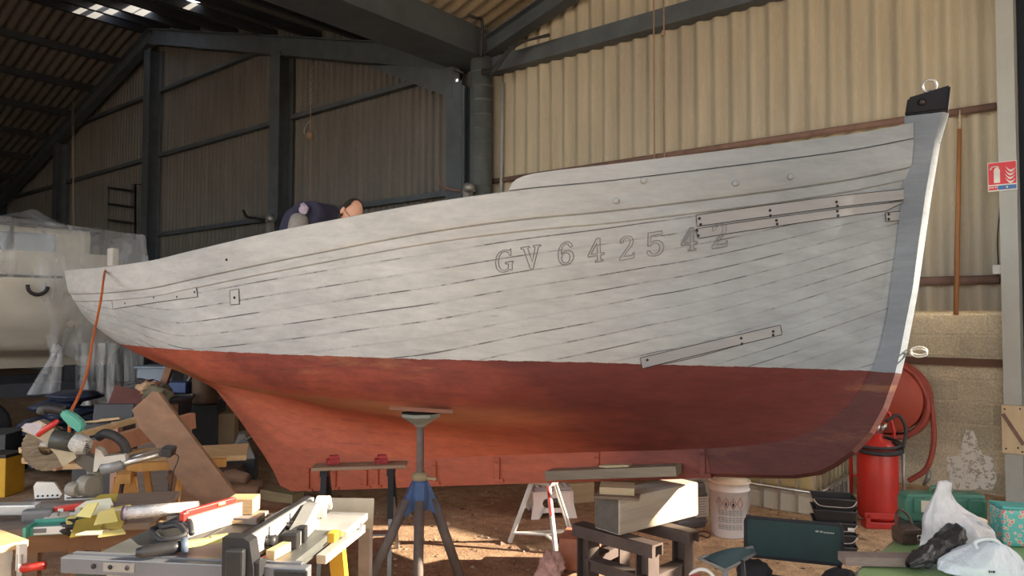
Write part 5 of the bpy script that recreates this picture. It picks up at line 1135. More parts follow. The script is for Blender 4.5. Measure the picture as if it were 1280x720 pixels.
p_ = bn(118, 690, .6); mb = MB(); mb.box((0, 0, .30), (.10, .07, .60), (0, 0, 0), .004); o = place(mb.build('green_post', mat('grey_green', (.16, .19, .16), None, 6, .7)), lat(-1.63, 2.93), YAW); tag(o, 'grey green upright block behind the left end of the saw rail', 'post')
# table corner at the lower left with red handled clamp
c0 = atz(36, 674, .72); T_ = empty('side_table', (c0[0], c0[1], 0), YAW+R(-34), 'pine topped table with white steel legs at the lower left edge', 'table')
mb = MB(); mb.box((-.30, -.25, .705), (.60, .50, .028), (0, 0, 0), .004); mb.build('top', PINE, T_)
mb = MB(); mb.box((-.30, -.25, .66), (.52, .42, .05)); mb.build('frame', ALU, T_)
for x in (-.04, -.54):
    for y in (-.06, -.42):
        mb = MB(); mb.box((x-.03, y+.0, .33), (.045, .045, .66), (0, 0, 0), .004); mb.build('leg', ALU, T_)
mb = MB(); mb.box((.012, -.03, .66), (.028, .03, .10), (0, 0, 0), .003); mb.build('white_bracket', WHITE, T_)
K = empty('screw_clamp', T_.matrix_basis @ Vector((.02, -.03, .60)), YAW+R(4), 'clamp with red handle hanging at the pine table corner', 'clamp')
mb = MB(); mb.cyl((0, 0, .02), (.085, 0, .03), .017, .016, 12); mb.build('handle', REDP, K); mb = MB(); mb.box((-.005, 0, .03), (.02, .02, .09)); mb.build('bar', TIN, K)
# ---------------------------------------------------------------- trestle bench with planks behind
def plank(name, p, q_, w_, t_, m_, label, cat='plank', up=(0, 0, 1), group=None):
    p = Vector([float(v) for v in p]); q_ = Vector([float(v) for v in q_]); mb = MB(); mb.bar((0, 0, 0), q_-p, w_, t_, up); o = place(mb.build(name, m_), p); return tag(o, label, cat, group)
for j, (px, pz, lab) in enumerate(((170, 4.35, 'left orange wooden trestle under the plank bench'), (243, 4.45, 'right orange wooden trestle beneath the leaning brown board'))):
    l_ = (px-640)/934*pz; T_ = empty('wooden_trestle', lat(l_, pz), YAW+R(20), lab, 'trestle')
    mb = MB(); mb.box((0, .0, .725), (.07, .72, .05), (0, 0, 0), .003); mb.build('head', ORNG, T_)
    for sx in (-1, 1):
        for sy in (-1, 1):
            mb = MB(); mb.bar((sx*.035, sy*.28, .72), (sx*.13, sy*.33, 0), .034, .055, (0, 1, 0)); mb.build('leg', ORNG, T_)
    mb = MB(); mb.box((0, .30, .30), (.15, .03, .05)); mb.box((0, -.30, .30), (.15, .03, .05)); mb.build('stretcher', ORNG, T_)
plank('bench_board', lat(-2.62, 4.30, .765), lat(-1.62, 4.62, .765), .42, .03, PINE, 'broad pale board lying across the two orange trestles', 'board')
plank('edge_board', lat(-2.10, 4.13, .765), lat(-1.62, 4.28, .765), .05, .045, ORNG, 'orange edge strip along the front of the bench boards', 'board')
plank('rough_plank', lat(-2.62, 4.10, .80), lat(-2.25, 5.0, .86), .14, .03, wood('plank_tan', (.50, .34, .20), (.38, .25, .14), (14, 14, 3)), 'tan plank on the bench pointing back, left of the leaning board', 'plank')
plank('reddish_plank', lat(-2.50, 4.10, .80), lat(-2.12, 5.0, .90), .05, .10, wood('plank_red', (.40, .20, .12), (.30, .14, .08), (14, 14, 3)), 'reddish plank on edge beside the tan plank on the bench', 'plank')
plank('pale_batten', lat(-2.70, 4.15, .85), lat(-2.40, 4.9, .93), .05, .03, PINE, 'pale batten on top of the tan plank', 'batten')
wdir = Vector(lat(.80, .05, .62)).normalized()
tl, tr = atd(169, 506, 4.15), atd(195, 493, 4.15); pc = (Vector(tl)+Vector(tr))/2; bt = Vector(atz(397, 793, .02)); ax = (bt-pc).normalized(); wv = (Vector(tr)-Vector(tl)); wv = (wv-ax*wv.dot(ax)).normalized(); nv = ax.cross(wv)
mb = MB(); Ln = (bt-pc).length; mb.prism([(0, -.085), (.0, .065), (.03, .085), (Ln, .10), (Ln, -.09), (.42, -.10), (.36, -.085), (.10, -.11), (.07, -.10)], (0, 0, 0), ax, wv, .035)
o = place(mb.build('leaning_board', BROWN), pc); tag(o, 'wide waney brown board leaning diagonally across the plank bench', 'board')
mb = MB(); mb.cyl((0, 0, 0), (0, 0, .004), .014, seg=12); 
a2 = Vector(atd(214, 592, 4.42)); b2 = Vector(atz(350, 744, .02)); mb = MB(); ax2 = (b2-a2).normalized(); w2 = wv-ax2*wv.dot(ax2); w2.normalize(); L2 = (b2-a2).length
mb.prism([(0, -.03), (0, .10), (.3, .12), (L2, .12), (L2, -.12), (.40, -.12), (.2, -.09)], (0, 0, 0), ax2, w2, .03); o = place(mb.build('leaning_board', BROWN), a2); tag(o, 'shorter brown board leaning under the wide waney board', 'board')
# extension cord from the stern down to the saws
pts = [(134, 334), (131, 340), (129, 352), (126.5, 372), (121, 400), (116, 425), (112, 450), (105, 478), (96, 500), (88, 519)]
ds = np.linspace(6.15, 4.4, len(pts)); s_c, z_c = onboat(140, 333, .80)
mb = MB(); mb.tube(spline([atd(x, y, d) for (x, y), d in zip(pts, ds)]+[atd(86, 560, 4.4)], 6), .009, 7); tag(mb.build('extension_cord', mat('orange_cord', (.55, .14, .04), None, 9, .5)), 'orange extension cord hanging from the stern rail down to the tools', 'cord')
# ------------------------------------------------------------------ motorboat under clear film, far left
MR = YAW+R(40); mo = lat(-5.28, 9.0)
MBT = empty('motorboat', mo, MR, 'pale motorboat with blue windows wrapped in clear film at the left', 'boat')
def frame(T):
    return Matrix.Translation(T.location) @ Matrix.Rotation(T.rotation_euler[2], 4, 'Z')
MI = frame(MBT).inverted()
GEL = mat('cream_gelcoat', (.56, .54, .48), (.46, .44, .39), 2, .35, bump=.02)
mb = MB()
xs = np.linspace(-3.4, .62, 15)
def mh(x, t):
    # starboard side facing the camera: t 0 keel .. 1 rub rail
    tap = 1.0-.16*max(0, (x-.0)/.62)
    prof = [(1.05, .92), (.98, 1.05), (.35, 1.18), (.10, 1.5), (.0, 2.03)]
    y = np.interp(t, np.linspace(0, 1, 5), [p[0] for p in prof]); z = np.interp(t, np.linspace(0, 1, 5), [p[1] for p in prof]); return (x, 1.05-(1.05-y)*tap, z)
for sgn in (1, -1):
    def f(u, v): 
        p = mh(-3.4+4.02*u, v); return (p[0], p[1] if sgn > 0 else 2.1-p[1], p[2])
    mb.grid(f, 15, 17)
mb._new([mh(.62, t) for t in np.linspace(0, 1, 9)]+[(.62, 2.1-mh(.62, t)[1], mh(.62, t)[2]) for t in np.linspace(1, 0, 9)], [tuple(range(18))])
mb._new([(-3.4, 0, 2.03), (.62, .17, 2.03), (.62, 1.93, 2.03), (-3.4, 2.1, 2.03)], [(0, 1, 2, 3)]); mb.build('hull', GEL, MBT)
mb = MB(); mb.bar((-3.4, -.015, 2.03), (.62, .15, 2.03), .05, .07); mb.build('rub_rail', BLK, MBT)
mb = MB(); mb.bar((-3.4, .04, 2.2), (.4, .2, 2.2), .04, .30); mb.build('coaming', GEL, MBT)
mb = MB(); mb.box((-1.2, 1.05, 2.40), (2.9, 1.35, .55), (0, 0, 0), .08); mb.build('cabin', GEL, MBT)
WIN = mat('blue_window', (.05, .10, .19), (.035, .07, .14), 3, .15, spec=.7, bump=0)
for x in (-2.2, -1.35, -.5): mb = MB(); mb.box((x, .372, 2.44), (.70, .02, .30), (0, 0, 0), .008); mb.build('window', WIN, MBT)
mb = MB(); mb.tube([(.35, .35, 2.05), (.35, .35, 2.66), (.35, 1.75, 2.66), (.35, 1.75, 2.05)], .02, 8); mb.tube([(-.62, .2, 2.05), (-.62, .2, 2.72), (-.62, 1.9, 2.72), (-.62, 1.9, 2.05)], .022, 8); mb.tube([(-3.2, .2, 2.72), (.35, .30, 2.66)], .02, 8); mb.build('cover_frame', BLK, MBT)
mb = MB(); mb.tube(arc((-.38, -.06, 1.93), .10, math.pi*.95, math.pi*2, 10), .022, 8); mb.build('mooring_hook', BLK, MBT)
def filmmat():
    m, nt, b = nodes('clear_film'); tc = nn(nt, 'ShaderNodeTexCoord')
    n1 = noise(nt, stretch(nt, tc.outputs['Object'], (6, 6, .4)), 1.4, 2, .5); n2 = noise(nt, tc.outputs['Object'], 3, 5, .6)
    r1 = ramp(nt, [(.35, (.20, .20, .20)), (.75, (.46, .46, .46))]); nt.links.new(n1, r1.inputs[0]); nt.links.new(r1.outputs[0], b.inputs['Alpha'])
    b.inputs['Base Color'].default_value = (.62, .65, .69, 1); b.inputs['Roughness'].default_value = .22; b.inputs['Specular IOR Level'].default_value = .8
    bp = nn(nt, 'ShaderNodeBump'); bp.inputs['Strength'].default_value = .3; bp.inputs['Distance'].default_value = .05; nt.links.new(mathn(nt, 'ADD', n1, mathn(nt, 'MULTIPLY', n2, .5)), bp.inputs['Height']); nt.links.new(bp.outputs[0], b.inputs['Normal'])
    return m
FILM = filmmat()
PS = empty('plastic_sheet', mo, MR, 'clear plastic sheet draped and knotted over the motorboat', 'sheet')
from mathutils import noise as NZ
def fold(x, z, a=.04): return a*NZ.noise(Vector((x*6, z*.9, 1.3)))+a*.5*NZ.noise(Vector((x*15, z*1.2, 4.1)))
def side(u, v):
    x = -3.4+4.22*u
    zt = 2.74-.09*max(0, x+.6)/1.2; zb = 1.55-.55*math.exp(-((x-.35)/.5)**2)-.35*math.exp(-((x+.18)/.16)**2)
    z = zt+(zb-zt)*v
    y = .16+.05*u-.26*math.sin(math.pi*min(1, v*1.15))+.05*v
    k = math.exp(-((x+.18)/.5)**2)*v*v*.6
    x2 = x+(-.18-x)*k
    return (x2, y+fold(x+.5*v, z, .05+.05*k)-.10*k, z)
mb = MB(); mb.grid(side, 90, 40); mb.build('side_film', FILM, PS)
def topf(u, v):
    x = -3.4+4.22*u; y = .16+.05*u+v*1.7; pk = .24*math.exp(-abs(x+.33)/.34)+.12*math.exp(-((x+2.2)/.8)**2); z = 2.74-.09*max(0, x+.6)/1.2+pk*math.sin(math.pi*min(1, v*1.0))
    return (x, y, z+fold(x*.7, y*3, .02))
mb = MB(); mb.grid(topf, 70, 16); mb.build('top_film', FILM, PS)
def endf(u, v):
    y = .21+1.6*u; z = 2.65-1.75*v; return (.82+fold(y, z, .05)+.06*math.sin(3*v), y, z)
mb = MB(); mb.grid(endf, 24, 24); mb.build('end_film', FILM, PS)
def hang(u, v):
    x = .05+.66*u; z = 1.25-.82*v*(1-.25*abs(u-.5)); return (x+.1*v*(u-.3), .05+fold(x*2, z*1.5, .10)-.1*v, z)
mb = MB(); mb.grid(hang, 40, 22); mb.build('hanging_film', FILM, PS)
def tail(u, v):
    t = 2*math.pi*u; r = .035+.12*v+.02*math.sin(t*5); return (-.16-.14*v+r*math.cos(t), -.12+r*.5*math.sin(t), 1.18-.5*v)
mb = MB(); mb.grid(tail, 30, 14, closed_u=True); mb.blob((-.18, -.12, 1.20), (.14, .12, .12), 5, .3, 2); mb.build('knotted_tail', FILM, PS)
TR = empty('boat_trailer', mo, MR, 'dark trailer cradle carrying the wrapped motorboat', 'trailer')
DKS = mat('dark_trailer', (.03, .034, .045), (.02, .022, .03), 4, .6)
mb = MB(); mb.box((-1.6, .30, .70), (3.8, .10, .16)); mb.box((-1.6, 1.8, .70), (3.8, .10, .16)); mb.build('side_beam', DKS, TR)
for x in (-3.0, -1.4, .1):
    mb = MB(); mb.box((x, 1.05, .62), (.12, 1.6, .12)); mb.box((x, .65, .83), (.14, .12, .26)); mb.box((x, 1.45, .83), (.14, .12, .26)); mb.build('cross_member', DKS, TR)
for y in (.12, 1.98):
    mb = MB(); mb.lathe([(.12, -.09), (.28, -.09), (.32, -.05), (.32, .05), (.28, .09), (.12, .09)], (-.9, y, .32), 28, (0, 1, 0)); mb.build('wheel', RUBB, TR)
mb = MB(); mb.box((.1, .35, .32), (.10, .10, .64)); mb.box((-3, .35, .32), (.1, .1, .64)); mb.build('prop_leg', DKS, TR)
# ------------------------------------------------------------------ clutter stacked under and behind the stern
def floor_box(name, px, d, size, rz, m, label, cat='box', z=0., bev=.008):
    l_ = (px-640)/934*d; mb = MB(); mb.box((0, 0, size[2]/2), size, (0, 0, 0), bev); o = place(mb.build(name, m), lat(l_, d, z), YAW+R(rz)); return tag(o, label, cat)
CARD = mat('cardboard', (.42, .30, .17), (.34, .24, .14), 8, .8); DBLU = mat('dark_blue_plastic', (.025, .035, .07), (.018, .025, .05), 5, .5); DRED = mat('dark_red_wood', (.15, .05, .04), (.10, .035, .03), 5, .7)
DGR = mat('dark_grey_thing', (.06, .065, .07), (.04, .043, .048), 6, .6); LBL = mat('faded_blue', (.22, .27, .34), (.16, .20, .26), 5, .6); DIRTY = mat('dirty_white', (.44, .42, .40), (.32, .31, .29), 5, .7)
# yellow numbered box
T_ = empty('yellow_case', lat((2-640)/934*6.6, 6.6), YAW+R(-4), 'yellow box marked 3 standing on the ground at the left edge', 'box')
mb = MB(); mb.box((-.06, .12, .17), (.28, .24, .34), (0, 0, 0), .008); mb.build('body', YEL, T_); mb = MB(); mb.box((-.06, .12, .355), (.285, .245, .03), (0, 0, 0), .006); mb.build('lid', BLK, T_)
add_text('digit', '3', .075, BLK, T_, (.012, -.003, .19), bold=True)
floor_box('crate', -12, 7.6, (.6, .5, .42), 8, DGR, 'dark grey crate on the ground under the motorboat, left part', 'crate')
# heap of dark hoses beside the film
T_ = empty('folded_tarpaulin', lat(-4.55, 7.6, 0), YAW, 'dark blue folded tarpaulin heap under the hanging film', 'tarpaulin')
mb = MB()
for i in range(9): mb.blob((random.uniform(-.12, .12), random.uniform(-.1, .1), .10+i*.085), (.62-.02*i, .5, .12), i, .25, 3, (0, random.uniform(-.15, .15), random.uniform(-.4, .4)))
mb.build('tarpaulin', DBLU, T_)
# black tool box with offcuts
T_ = empty('tool_box', lat((128-640)/934*5.6, 5.6, .0), YAW+R(6), 'open black tool box with wood offcuts behind the mitre saw', 'tool box')
mb = MB(); mb.box((0, .12, .74), (.34, .24, .09), (0, 0, 0), .008); mb.build('tub', DGR, T_); mb = MB(); mb.box((-.0, .25, .83), (.30, .02, .16), (R(-14), 0, 0), .02); mb.build('lid', BLK, T_)
mb = MB(); mb.box((0, .12, .345), (.36, .28, .69), (0, 0, 0), .01); mb.build('cabinet', DGR, T_)
for i, (x, a, lab) in enumerate(((-.05, 8, 'longest pale offcut in the open tool box'), (.03, -5, 'short pale offcut in the open tool box'))):
    P = frame(T_) @ Vector((x, .12, .795+.012*i)); mb = MB(); mb.box((0, 0, 0), (.22-.06*i, .03, .014), (0, R(-6), 0)); tag(place(mb.build('wood_offcut', PINE), P, YAW+R(a)), lab, 'offcut')
mb = MB(); mb.box((0, 0, .41), (.05, .05, .82)); tag(place(mb.build('pink_post', mat('pink_wood', (.42, .24, .17), None, 6, .7)), lat((149-640)/934*5.5, 5.5), YAW), 'short pinkish post right of the black tool box', 'post')
# maroon panel leaning behind
mb = MB(); mb.box((0, 0, .45), (.55, .03, .9), (R(-14), R(14), 0)); tag(place(mb.build('maroon_panel', DRED), lat((165-640)/934*6.95, 6.95), YAW+R(10)), 'dark maroon panel leaning behind the brown board', 'panel')
# timber props leaning
for (xa, ya, xb, yb, d, w_, m_, lab) in ((200, 478, 155, 560, 6.6, .10, GREY_W, 'weathered grey timber leaning left behind the brown board'), (208, 485, 172, 565, 6.75, .09, GREY_W, 'second weathered timber leaning beside the grey one'), (214, 455, 198, 500, 6.9, .06, BROWN, 'dark brown prop leaning against the hull under the stern')):
    a, b = Vector(atd(xa, ya, d)), Vector(atd(xb, yb, d-.1)); dr = (b-a).normalized(); 
    if m_ is GREY_W: b = a+dr*((a.z-.02)/-dr.z)
    else: b = a+dr*((a.z-.05)/-dr.z)
    plank('leaning_timber', a, b, w_, .06, m_, lab, 'timber', tuple(_v2)+(0,))
# rag heap on timbers, coloured bits
for i, (px, py, d, sz, m_, lab) in enumerate(((186, 484, 6.3, (.20, .16, .10), mat('pale_orange_cloth', (.44, .30, .18), (.34, .22, .13), 8, .9), 'pale orange rag on top of the leaning timbers'), (198, 491, 6.25, (.28, .2, .14), mat('olive_cloth', (.14, .13, .09), (.09, .085, .06), 9, .9), 'olive green crumpled cloth over the timber tops'), (176, 480, 6.6, (.26, .2, .09), DGR, 'dark crumpled bag behind the pale orange rag'))):
    p = atd(px, py, d); mb = MB(); mb.blob((0, 0, 0), sz, i, .6, 3); o = place(mb.build('crumpled_cloth', m_), p); tag(o, lab, 'cloth')
    mb = MB(); 
mb = MB(); p = atd(192, 500, 6.3); mb.box((0, 0, p[2]/2-.02), (.34, .2, p[2]-.04), (0, 0, 0), .01); tag(place(mb.build('wooden_crate', GREY_W), (p[0], p[1], 0), YAW+R(5)), 'tall grey wooden crate carrying the crumpled cloths', 'crate')
# dark bins and small boxes
def bin_(px, d, r_, h, m_, lab, lid=None):
    T = empty('waste_bin', lat((px-640)/934*d, d), YAW, lab, 'bin'); mb = MB(); mb.lathe([(0, 0), (r_*.85, 0), (r_, h), (r_*1.05, h), (r_*1.05, h-.02), (r_*.97, h-.02)], (0, 0, 0), 24); mb.build('tub', m_, T)
    mb = MB(); mb.tube(arc((0, 0, h), r_*1.03, 0, 2*math.pi, 25, (1, 0, 0), (0, 1, 0))[:-1], .012, 6, closed=True); mb.build('rim', lid or m_, T); return T
bin_(218, 6.9, .17, .84, DGR, 'dark grey round bin behind the leaning brown board')
T_ = empty('side_rack', lat((223-640)/934*7.25, 7.25), YAW+R(5), 'white wire rack frame beside the dark bin under the stern', 'rack')
mb = MB(); mb.tube([(-.12, 0, 0), (-.12, 0, .83), (.14, 0, .83), (.14, 0, 0)], .010, 6); mb.tube([(-.12, .35, 0), (-.12, .35, .83), (.14, .35, .83), (.14, .35, 0)], .010, 6); mb.tube([(-.12, 0, .83), (-.12, .35, .83)], .01, 6); mb.tube([(.14, 0, .83), (.14, .35, .83)], .01, 6); mb.build('frame', DIRTY, T_)
mb = MB(); mb.box((.01, .17, .83), (.26, .35, .012)); mb.build('shelf', DGR, T_)
T_ = empty('plastic_basin', lat((197-640)/934*7.55, 7.55, .0), YAW, 'pale blue plastic tub up on a dark box under the stern', 'tub')
mb = MB(); mb.box((0, .1, .45), (.55, .4, .90)); mb.build('stand', DGR, T_); mb = MB(); mb.box((0, .1, .99), (.36, .3, .18), (0, 0, 0), .04); mb.box((0, .1, 1.075), (.40, .34, .02), (0, 0, 0), .008); mb.build('tub', LBL, T_)
mb = MB(); T_ = empty('black_tyre', lat((240-640)/934*8.9, 8.9), YAW+R(10), 'black tyre with rope loop standing under the counter', 'tyre')
mb.lathe([(.20, -.10), (.33, -.10), (.38, -.06), (.38, .06), (.33, .10), (.20, .10)], (0, .1, .95), 30, (.1, -1, 0)); mb.build('tyre', RUBB, T_); mb = MB(); mb.box((0, .12, .28), (.6, .4, .56)); mb.build('stand', DGR, T_)
mb = MB(); mb.tube(arc((-.10, -.02, .92), .11, 0, 2*math.pi, 20, (1, 0, .2), (0, -.1, 1.5))[:-1], .015, 7, closed=True); mb.build('rope_loop', mat('grey_rope', (.30, .28, .24), None, 30, .9), T_)
T_ = empty('metal_cabinet', lat((258-640)/934*7.4, 7.4), YAW+R(4), 'open dark cabinet with a brown drum on top under the deadwood', 'cabinet')
mb = MB(); mb.box((.0, .15, .36), (.24, .3, .72), (0, 0, 0), .01); mb.build('body', DGR, T_)
for i, (px, d, z, sz, rz, m_, lab, cat) in enumerate((
    (258, 7.42, .73, (.22, .22, .26), 4, mat('dark_brown_drum', (.13, .08, .05), (.09, .055, .035), 6, .6), 'brown round drum on the dark cabinet', 'drum'),)):
    mb = MB(); mb.lathe([(0, 0), (.112, 0), (.12, .02), (.12, .24), (.115, .26), (0, .26)], (0, 0, 0), 24); tag(place(mb.build('brown_drum', m_), lat((px-640)/934*d, d, z), YAW), lab, cat)
floor_box('white_carton', 259, 7.5, (.26, .20, .16), 5, DIRTY, 'white carton with blue flap above the brown drum', 'carton', .99)
floor_box('blue_box', 226, 7.42, (.25, .2, .10), -6, mat('blue_carton', (.05, .09, .22), None, 6, .6), 'small blue box on the rack left of the brown drum', 'box', .842)
T_ = empty('paper_sack', lat((277-640)/934*8.1, 8.1), YAW, 'grey striped sack leaning under the deadwood', 'sack')
mb = MB(); mb.blob((-.12, 0, .33), (.42, .3, .66), 3, .2, 3); mb.build('sack', mat('grey_sack', (.24, .25, .26), (.15, .155, .16), 7, .8, st=(6, 1, 1)), T_)
mb = MB(); mb.tube(spline([(-.14, -.16, .62), (-.12, -.18, .35), (-.15, -.16, .06)]), .012, 6); mb.build('dark_strap', BLK, T_)
floor_box('cardboard_box', 284, 7.6, (.22, .25, .62), 12, CARD, 'tall brown cardboard box right of the striped sack', 'box')
floor_box('painted_tin', 256, 6.1, (.11, .11, .17), 6, mat('pale_blue_tin', (.28, .33, .42), (.20, .24, .32), 9, .5), 'pale blue square tin on the ground under the stern', 'tin', 0.0, .012)
floor_box('small_carton', 267, 6.15, (.07, .08, .10), -8, DIRTY, 'small white carton beside the pale blue tin', 'carton')
floor_box('brown_box', 285, 6.9, (.30, .28, .22), 8, mat('dark_brown_box', (.12, .075, .055), (.08, .05, .04), 6, .8), 'low dark brown box on the ground under the deadwood', 'box')
mb = MB(); mb.prism([(-.12, 0), (.13, 0), (.03, .24), (-.02, .24)], (0, 0, 0), (1, 0, 0), (0, 0, 1), .18); tag(place(mb.build('paper_bag', DIRTY), lat((304-640)/934*7.3, 7.3, .22), YAW+R(20)), 'crumpled white bag with dark strap beside the raked sternpost', 'bag')
floor_box('bag_crate', 304, 7.3, (.3, .24, .22), 10, DGR, 'dark crate under the crumpled white bag', 'crate')
FW = mat('firewood', (.34, .21, .13), (.22, .13, .08), 7, .85)
for i, (px, d, ln, rz, z, lab) in enumerate(((268, 6.35, .34, 12, .06, 'left log lying on the ground under the stern'), (303, 6.6, .36, -10, .06, 'right log on the ground near the sternpost'), (310, 6.75, .30, 25, .06, 'farthest log near the sternpost'), (296, 6.75, .32, -30, .155, 'log lying across the top of the others'))):
    mb = MB(); mb.tube([(-ln/2, 0, 0), (0, .01, .005), (ln/2, 0, 0)], [.055, .062, .052], 9); tag(place(mb.build('split_log', FW), lat((px-640)/934*d, d, z), YAW+R(rz)), lab, 'log')
for i, (px, py, px2, py2, d, m_, lab) in enumerate(((290, 560, 318, 543, 7.0, TIN, 'thin metal bar sloping behind the logs'), (205, 628, 238, 622, 5.4, GREY_W, 'grey stick lying on the ground behind the trestles'))):
    a, b = atd(px, py, d), atd(px2, py2, d); mb = MB(); mb.tube([(0, 0, 0), Vector([float(v) for v in (b-a)])], .014, 7); tag(place(mb.build('thin_bar', m_), a), lab, 'bar')
mb = MB(); mb.cyl((-.09, 0, 0), (.09, 0, 0), .03, seg=14); a = lat((187-640)/934*5.3, 5.3, .03); tag(place(mb.build('wooden_roller', ORNG), a, YAW+R(6)), 'short orange roller lying on the ground between the trestles', 'roller')
for i, (px, d, sz, m_, lab) in enumerate(((186, 8.35, (.8, .45, .75), DGR, 'dark covered heap far behind the leaning timbers'), (96, 8.3, (.7, .5, .5), DBLU, 'low dark heap behind the hanging film'), (232, 10.0, (.9, .6, 1.05), mat('grey_cover', (.13, .13, .15), (.09, .09, .10), 4, .8), 'pale grey covered stack in the distance under the stern'))):
    mb = MB(); mb.blob((0, 0, sz[2]/2), sz, i+11, .25, 4); tag(place(mb.build('covered_heap', m_), lat((px-640)/934*d, d), YAW), lab, 'heap')
# chips and rubble trodden into the dirt
mb = MB(); rng = random.Random(3)
for i in range(900):
    px = rng.uniform(230, 1120); d = rng.uniform(4.3, 7.2); l_ = (px-640)/934*d; p = lat(l_, d, 0)
    s_ = rng.uniform(.006, .022)*(1 if rng.random() < .93 else 1.8); a = rng.uniform(0, 6.28)
    V = [(p[0]+s_*math.cos(a+t)*rng.uniform(.6, 1.3), p[1]+s_*math.sin(a+t)*rng.uniform(.4, 1.), .001) for t in (0, 1.6, 3.1, 4.7)]+[(p[0], p[1], s_*rng.uniform(.25, .7))]
    mb.mi = rng.choice((0, 0, 1, 2)); mb._new(V, [(0, 1, 4), (1, 2, 4), (2, 3, 4), (3, 0, 4)])
tag(mb.build('wood_chips_and_rubble', [mat('chip_brown', (.26, .17, .12), None, 20, .9), mat('chip_pale', (.48, .40, .30), None, 20, .9), mat('chip_dark', (.10, .07, .055), None, 20, .9)]), 'wood chips, flakes and small stones scattered over the dirt floor', 'debris', kind='stuff')
# ------------------------------------------------------------------ folding chair
cc = lat((988-640)/934*3.55, 3.55); CH = empty('camping_chair', cc, YAW+R(-19), 'dark green folding camping chair with black frame at the bottom right', 'chair')
GFAB = mat('dark_green_fabric', (.010, .034, .034), (.007, .024, .025), 9, .75, bump=.2); BFAB = mat('black_fabric', (.018, .019, .024), (.012, .013, .017), 9, .85, bump=.2)
def rrect(w_, h_, r_, n=5):
    P = []
    for cx, cy, a0 in ((w_/2-r_, h_/2-r_, 0), (-w_/2+r_, h_/2-r_, 90), (-w_/2+r_, -h_/2+r_, 180), (w_/2-r_, -h_/2+r_, 270)):
        P += [(cx+r_*math.cos(R(a0+90*i/n)), cy+r_*math.sin(R(a0+90*i/n))) for i in range(n+1)]
    return P
kz = 3.55/934
bw, bh, bz = .42, .172, 1.6-(671-396)*kz+.0
mb = MB(); mb.prism(rrect(bw, bh, .022), (0, 0, bz), (1, 0, 0), (0, .10, 1), .028); back = mb.build('backrest', GFAB, CH)
mb = MB(); mb.tube([(x, .10*y-.012, bz+y) for x, y in rrect(bw+.004, bh+.004, .022)], .008, 6, closed=True); mb.build('piping', BFAB, back)
mb = MB(); mb.box((.123, -.012, bz+.052), (.012, .003, .007)); mb.blob((.105, -.012, bz+.052), (.016, .004, .010), 1, .2, 2)
for i, w_ in enumerate((.006, .005, .007, .005, .006, .005)): mb.box((.136+i*.0078, -.0135, bz+.050), (w_, .003, .006))
mb.build('small_logo', mat('logo_grey', (.32, .36, .36), None, 5, .6), back)
for x in (-.2, .2):
    mb = MB(); mb.tube([(x, .03, bz+.09), (x, .02, bz-.1), (x*1.02, .0, .36), (x*1.05, .10, .0)], .011, 8); mb.build('back_post', BLK, CH)
    mb = MB(); mb.tube([(x*1.05, -.42, .0), (x*1.0, -.36, .36), (x*1.08, -.38, .55)], .011, 8); mb.build('front_leg', BLK, CH)
    mb = MB(); mb.tube([(x*1.05, -.42, .03), (x*1.05, .08, .30)], .009, 8); mb.build('side_brace', BLK, CH)
def seatf(u, v): return (-.22+.44*u, -.42+.44*v, .375-.05*math.sin(math.pi*u)*math.sin(math.pi*v)+.045*abs(2*u-1)**3)
mb = MB(); mb.grid(seatf, 18, 14); mb.grid(lambda u, v: tuple(np.array(seatf(u, v))-np.array((0, 0, .012))), 18, 14); mb.build('seat', BFAB, CH)
for x in (-.17, .19):
    mb = MB(); mb.blob((x, -.10, .415), (.16, .22, .11), 3 if x < 0 else 8, .25, 3); mb.build('padded_corner', BFAB, CH)
MI = frame(CH).inverted()
A = [MI @ Vector(atd(*q_)) for q_ in ((875, 698, 3.02), (940, 684, 3.42), (944, 692, 3.46), (906, 713, 3.02))]
mb = MB(); mb.grid(lambda u, v: tuple((A[0]*(1-u)+A[1]*u)*(1-v)+(A[3]*(1-u)+A[2]*u)*v+Vector((0, 0, .016*math.sin(math.pi*u)+.012*math.sin(math.pi*v)))), 10, 6)
mb.grid(lambda u, v: tuple((A[0]*(1-u)+A[1]*u)*(1-v)+(A[3]*(1-u)+A[2]*u)*v+Vector((0, 0, -.012+.016*math.sin(math.pi*u)+.012*math.sin(math.pi*v)))), 10, 6); arm = mb.build('armrest', mat('teal_fabric', (.016, .052, .066), (.011, .036, .046), 8, .75), CH)
mb = MB(); mb.tube([A[0], A[1], A[2], A[3]], .008, 6, closed=True); mb.tube([A[3], A[3]+Vector((.0, .02, -.06)), A[3]+Vector((.02, .05, -.2))], .012, 6); mb.build('edging', mat('grey_edging', (.16, .17, .18), None, 9, .8), arm)
# red capped bottle and white handle below the chair arm
p = lat((868-640)/934*3.05, 3.05); T_ = empty('red_sprayer', (p[0], p[1], 0), YAW, 'small sprayer with red cap and white hoop at the bottom edge by the chair', 'sprayer')
zt = 1.6-(712-396)*3.05/934
mb = MB(); mb.lathe([(0, 0), (.075, 0), (.08, .03), (.08, zt-.12), (.05, zt-.07), (.03, zt-.05), (0, zt-.05)], (0, 0, 0), 20); mb.build('body', BLK, T_)
mb = MB(); mb.blob((0, 0, zt-.03), (.07, .065, .05), 3, .15, 3); mb.build('red_cap', mat('red_pink', (.50, .07, .07), None, 6, .45), T_)
mb = MB(); mb.tube(arc((.03, .03, zt-.05), .055, .1, 2.6, 12), .008, 7); mb.build('white_hoop', WHITE, T_); mb = MB(); mb.tube(arc((-.11, .03, zt-.07), .05, 2.4, 4.4, 8), .010, 7); mb.build('grey_hook', GREYP, T_)
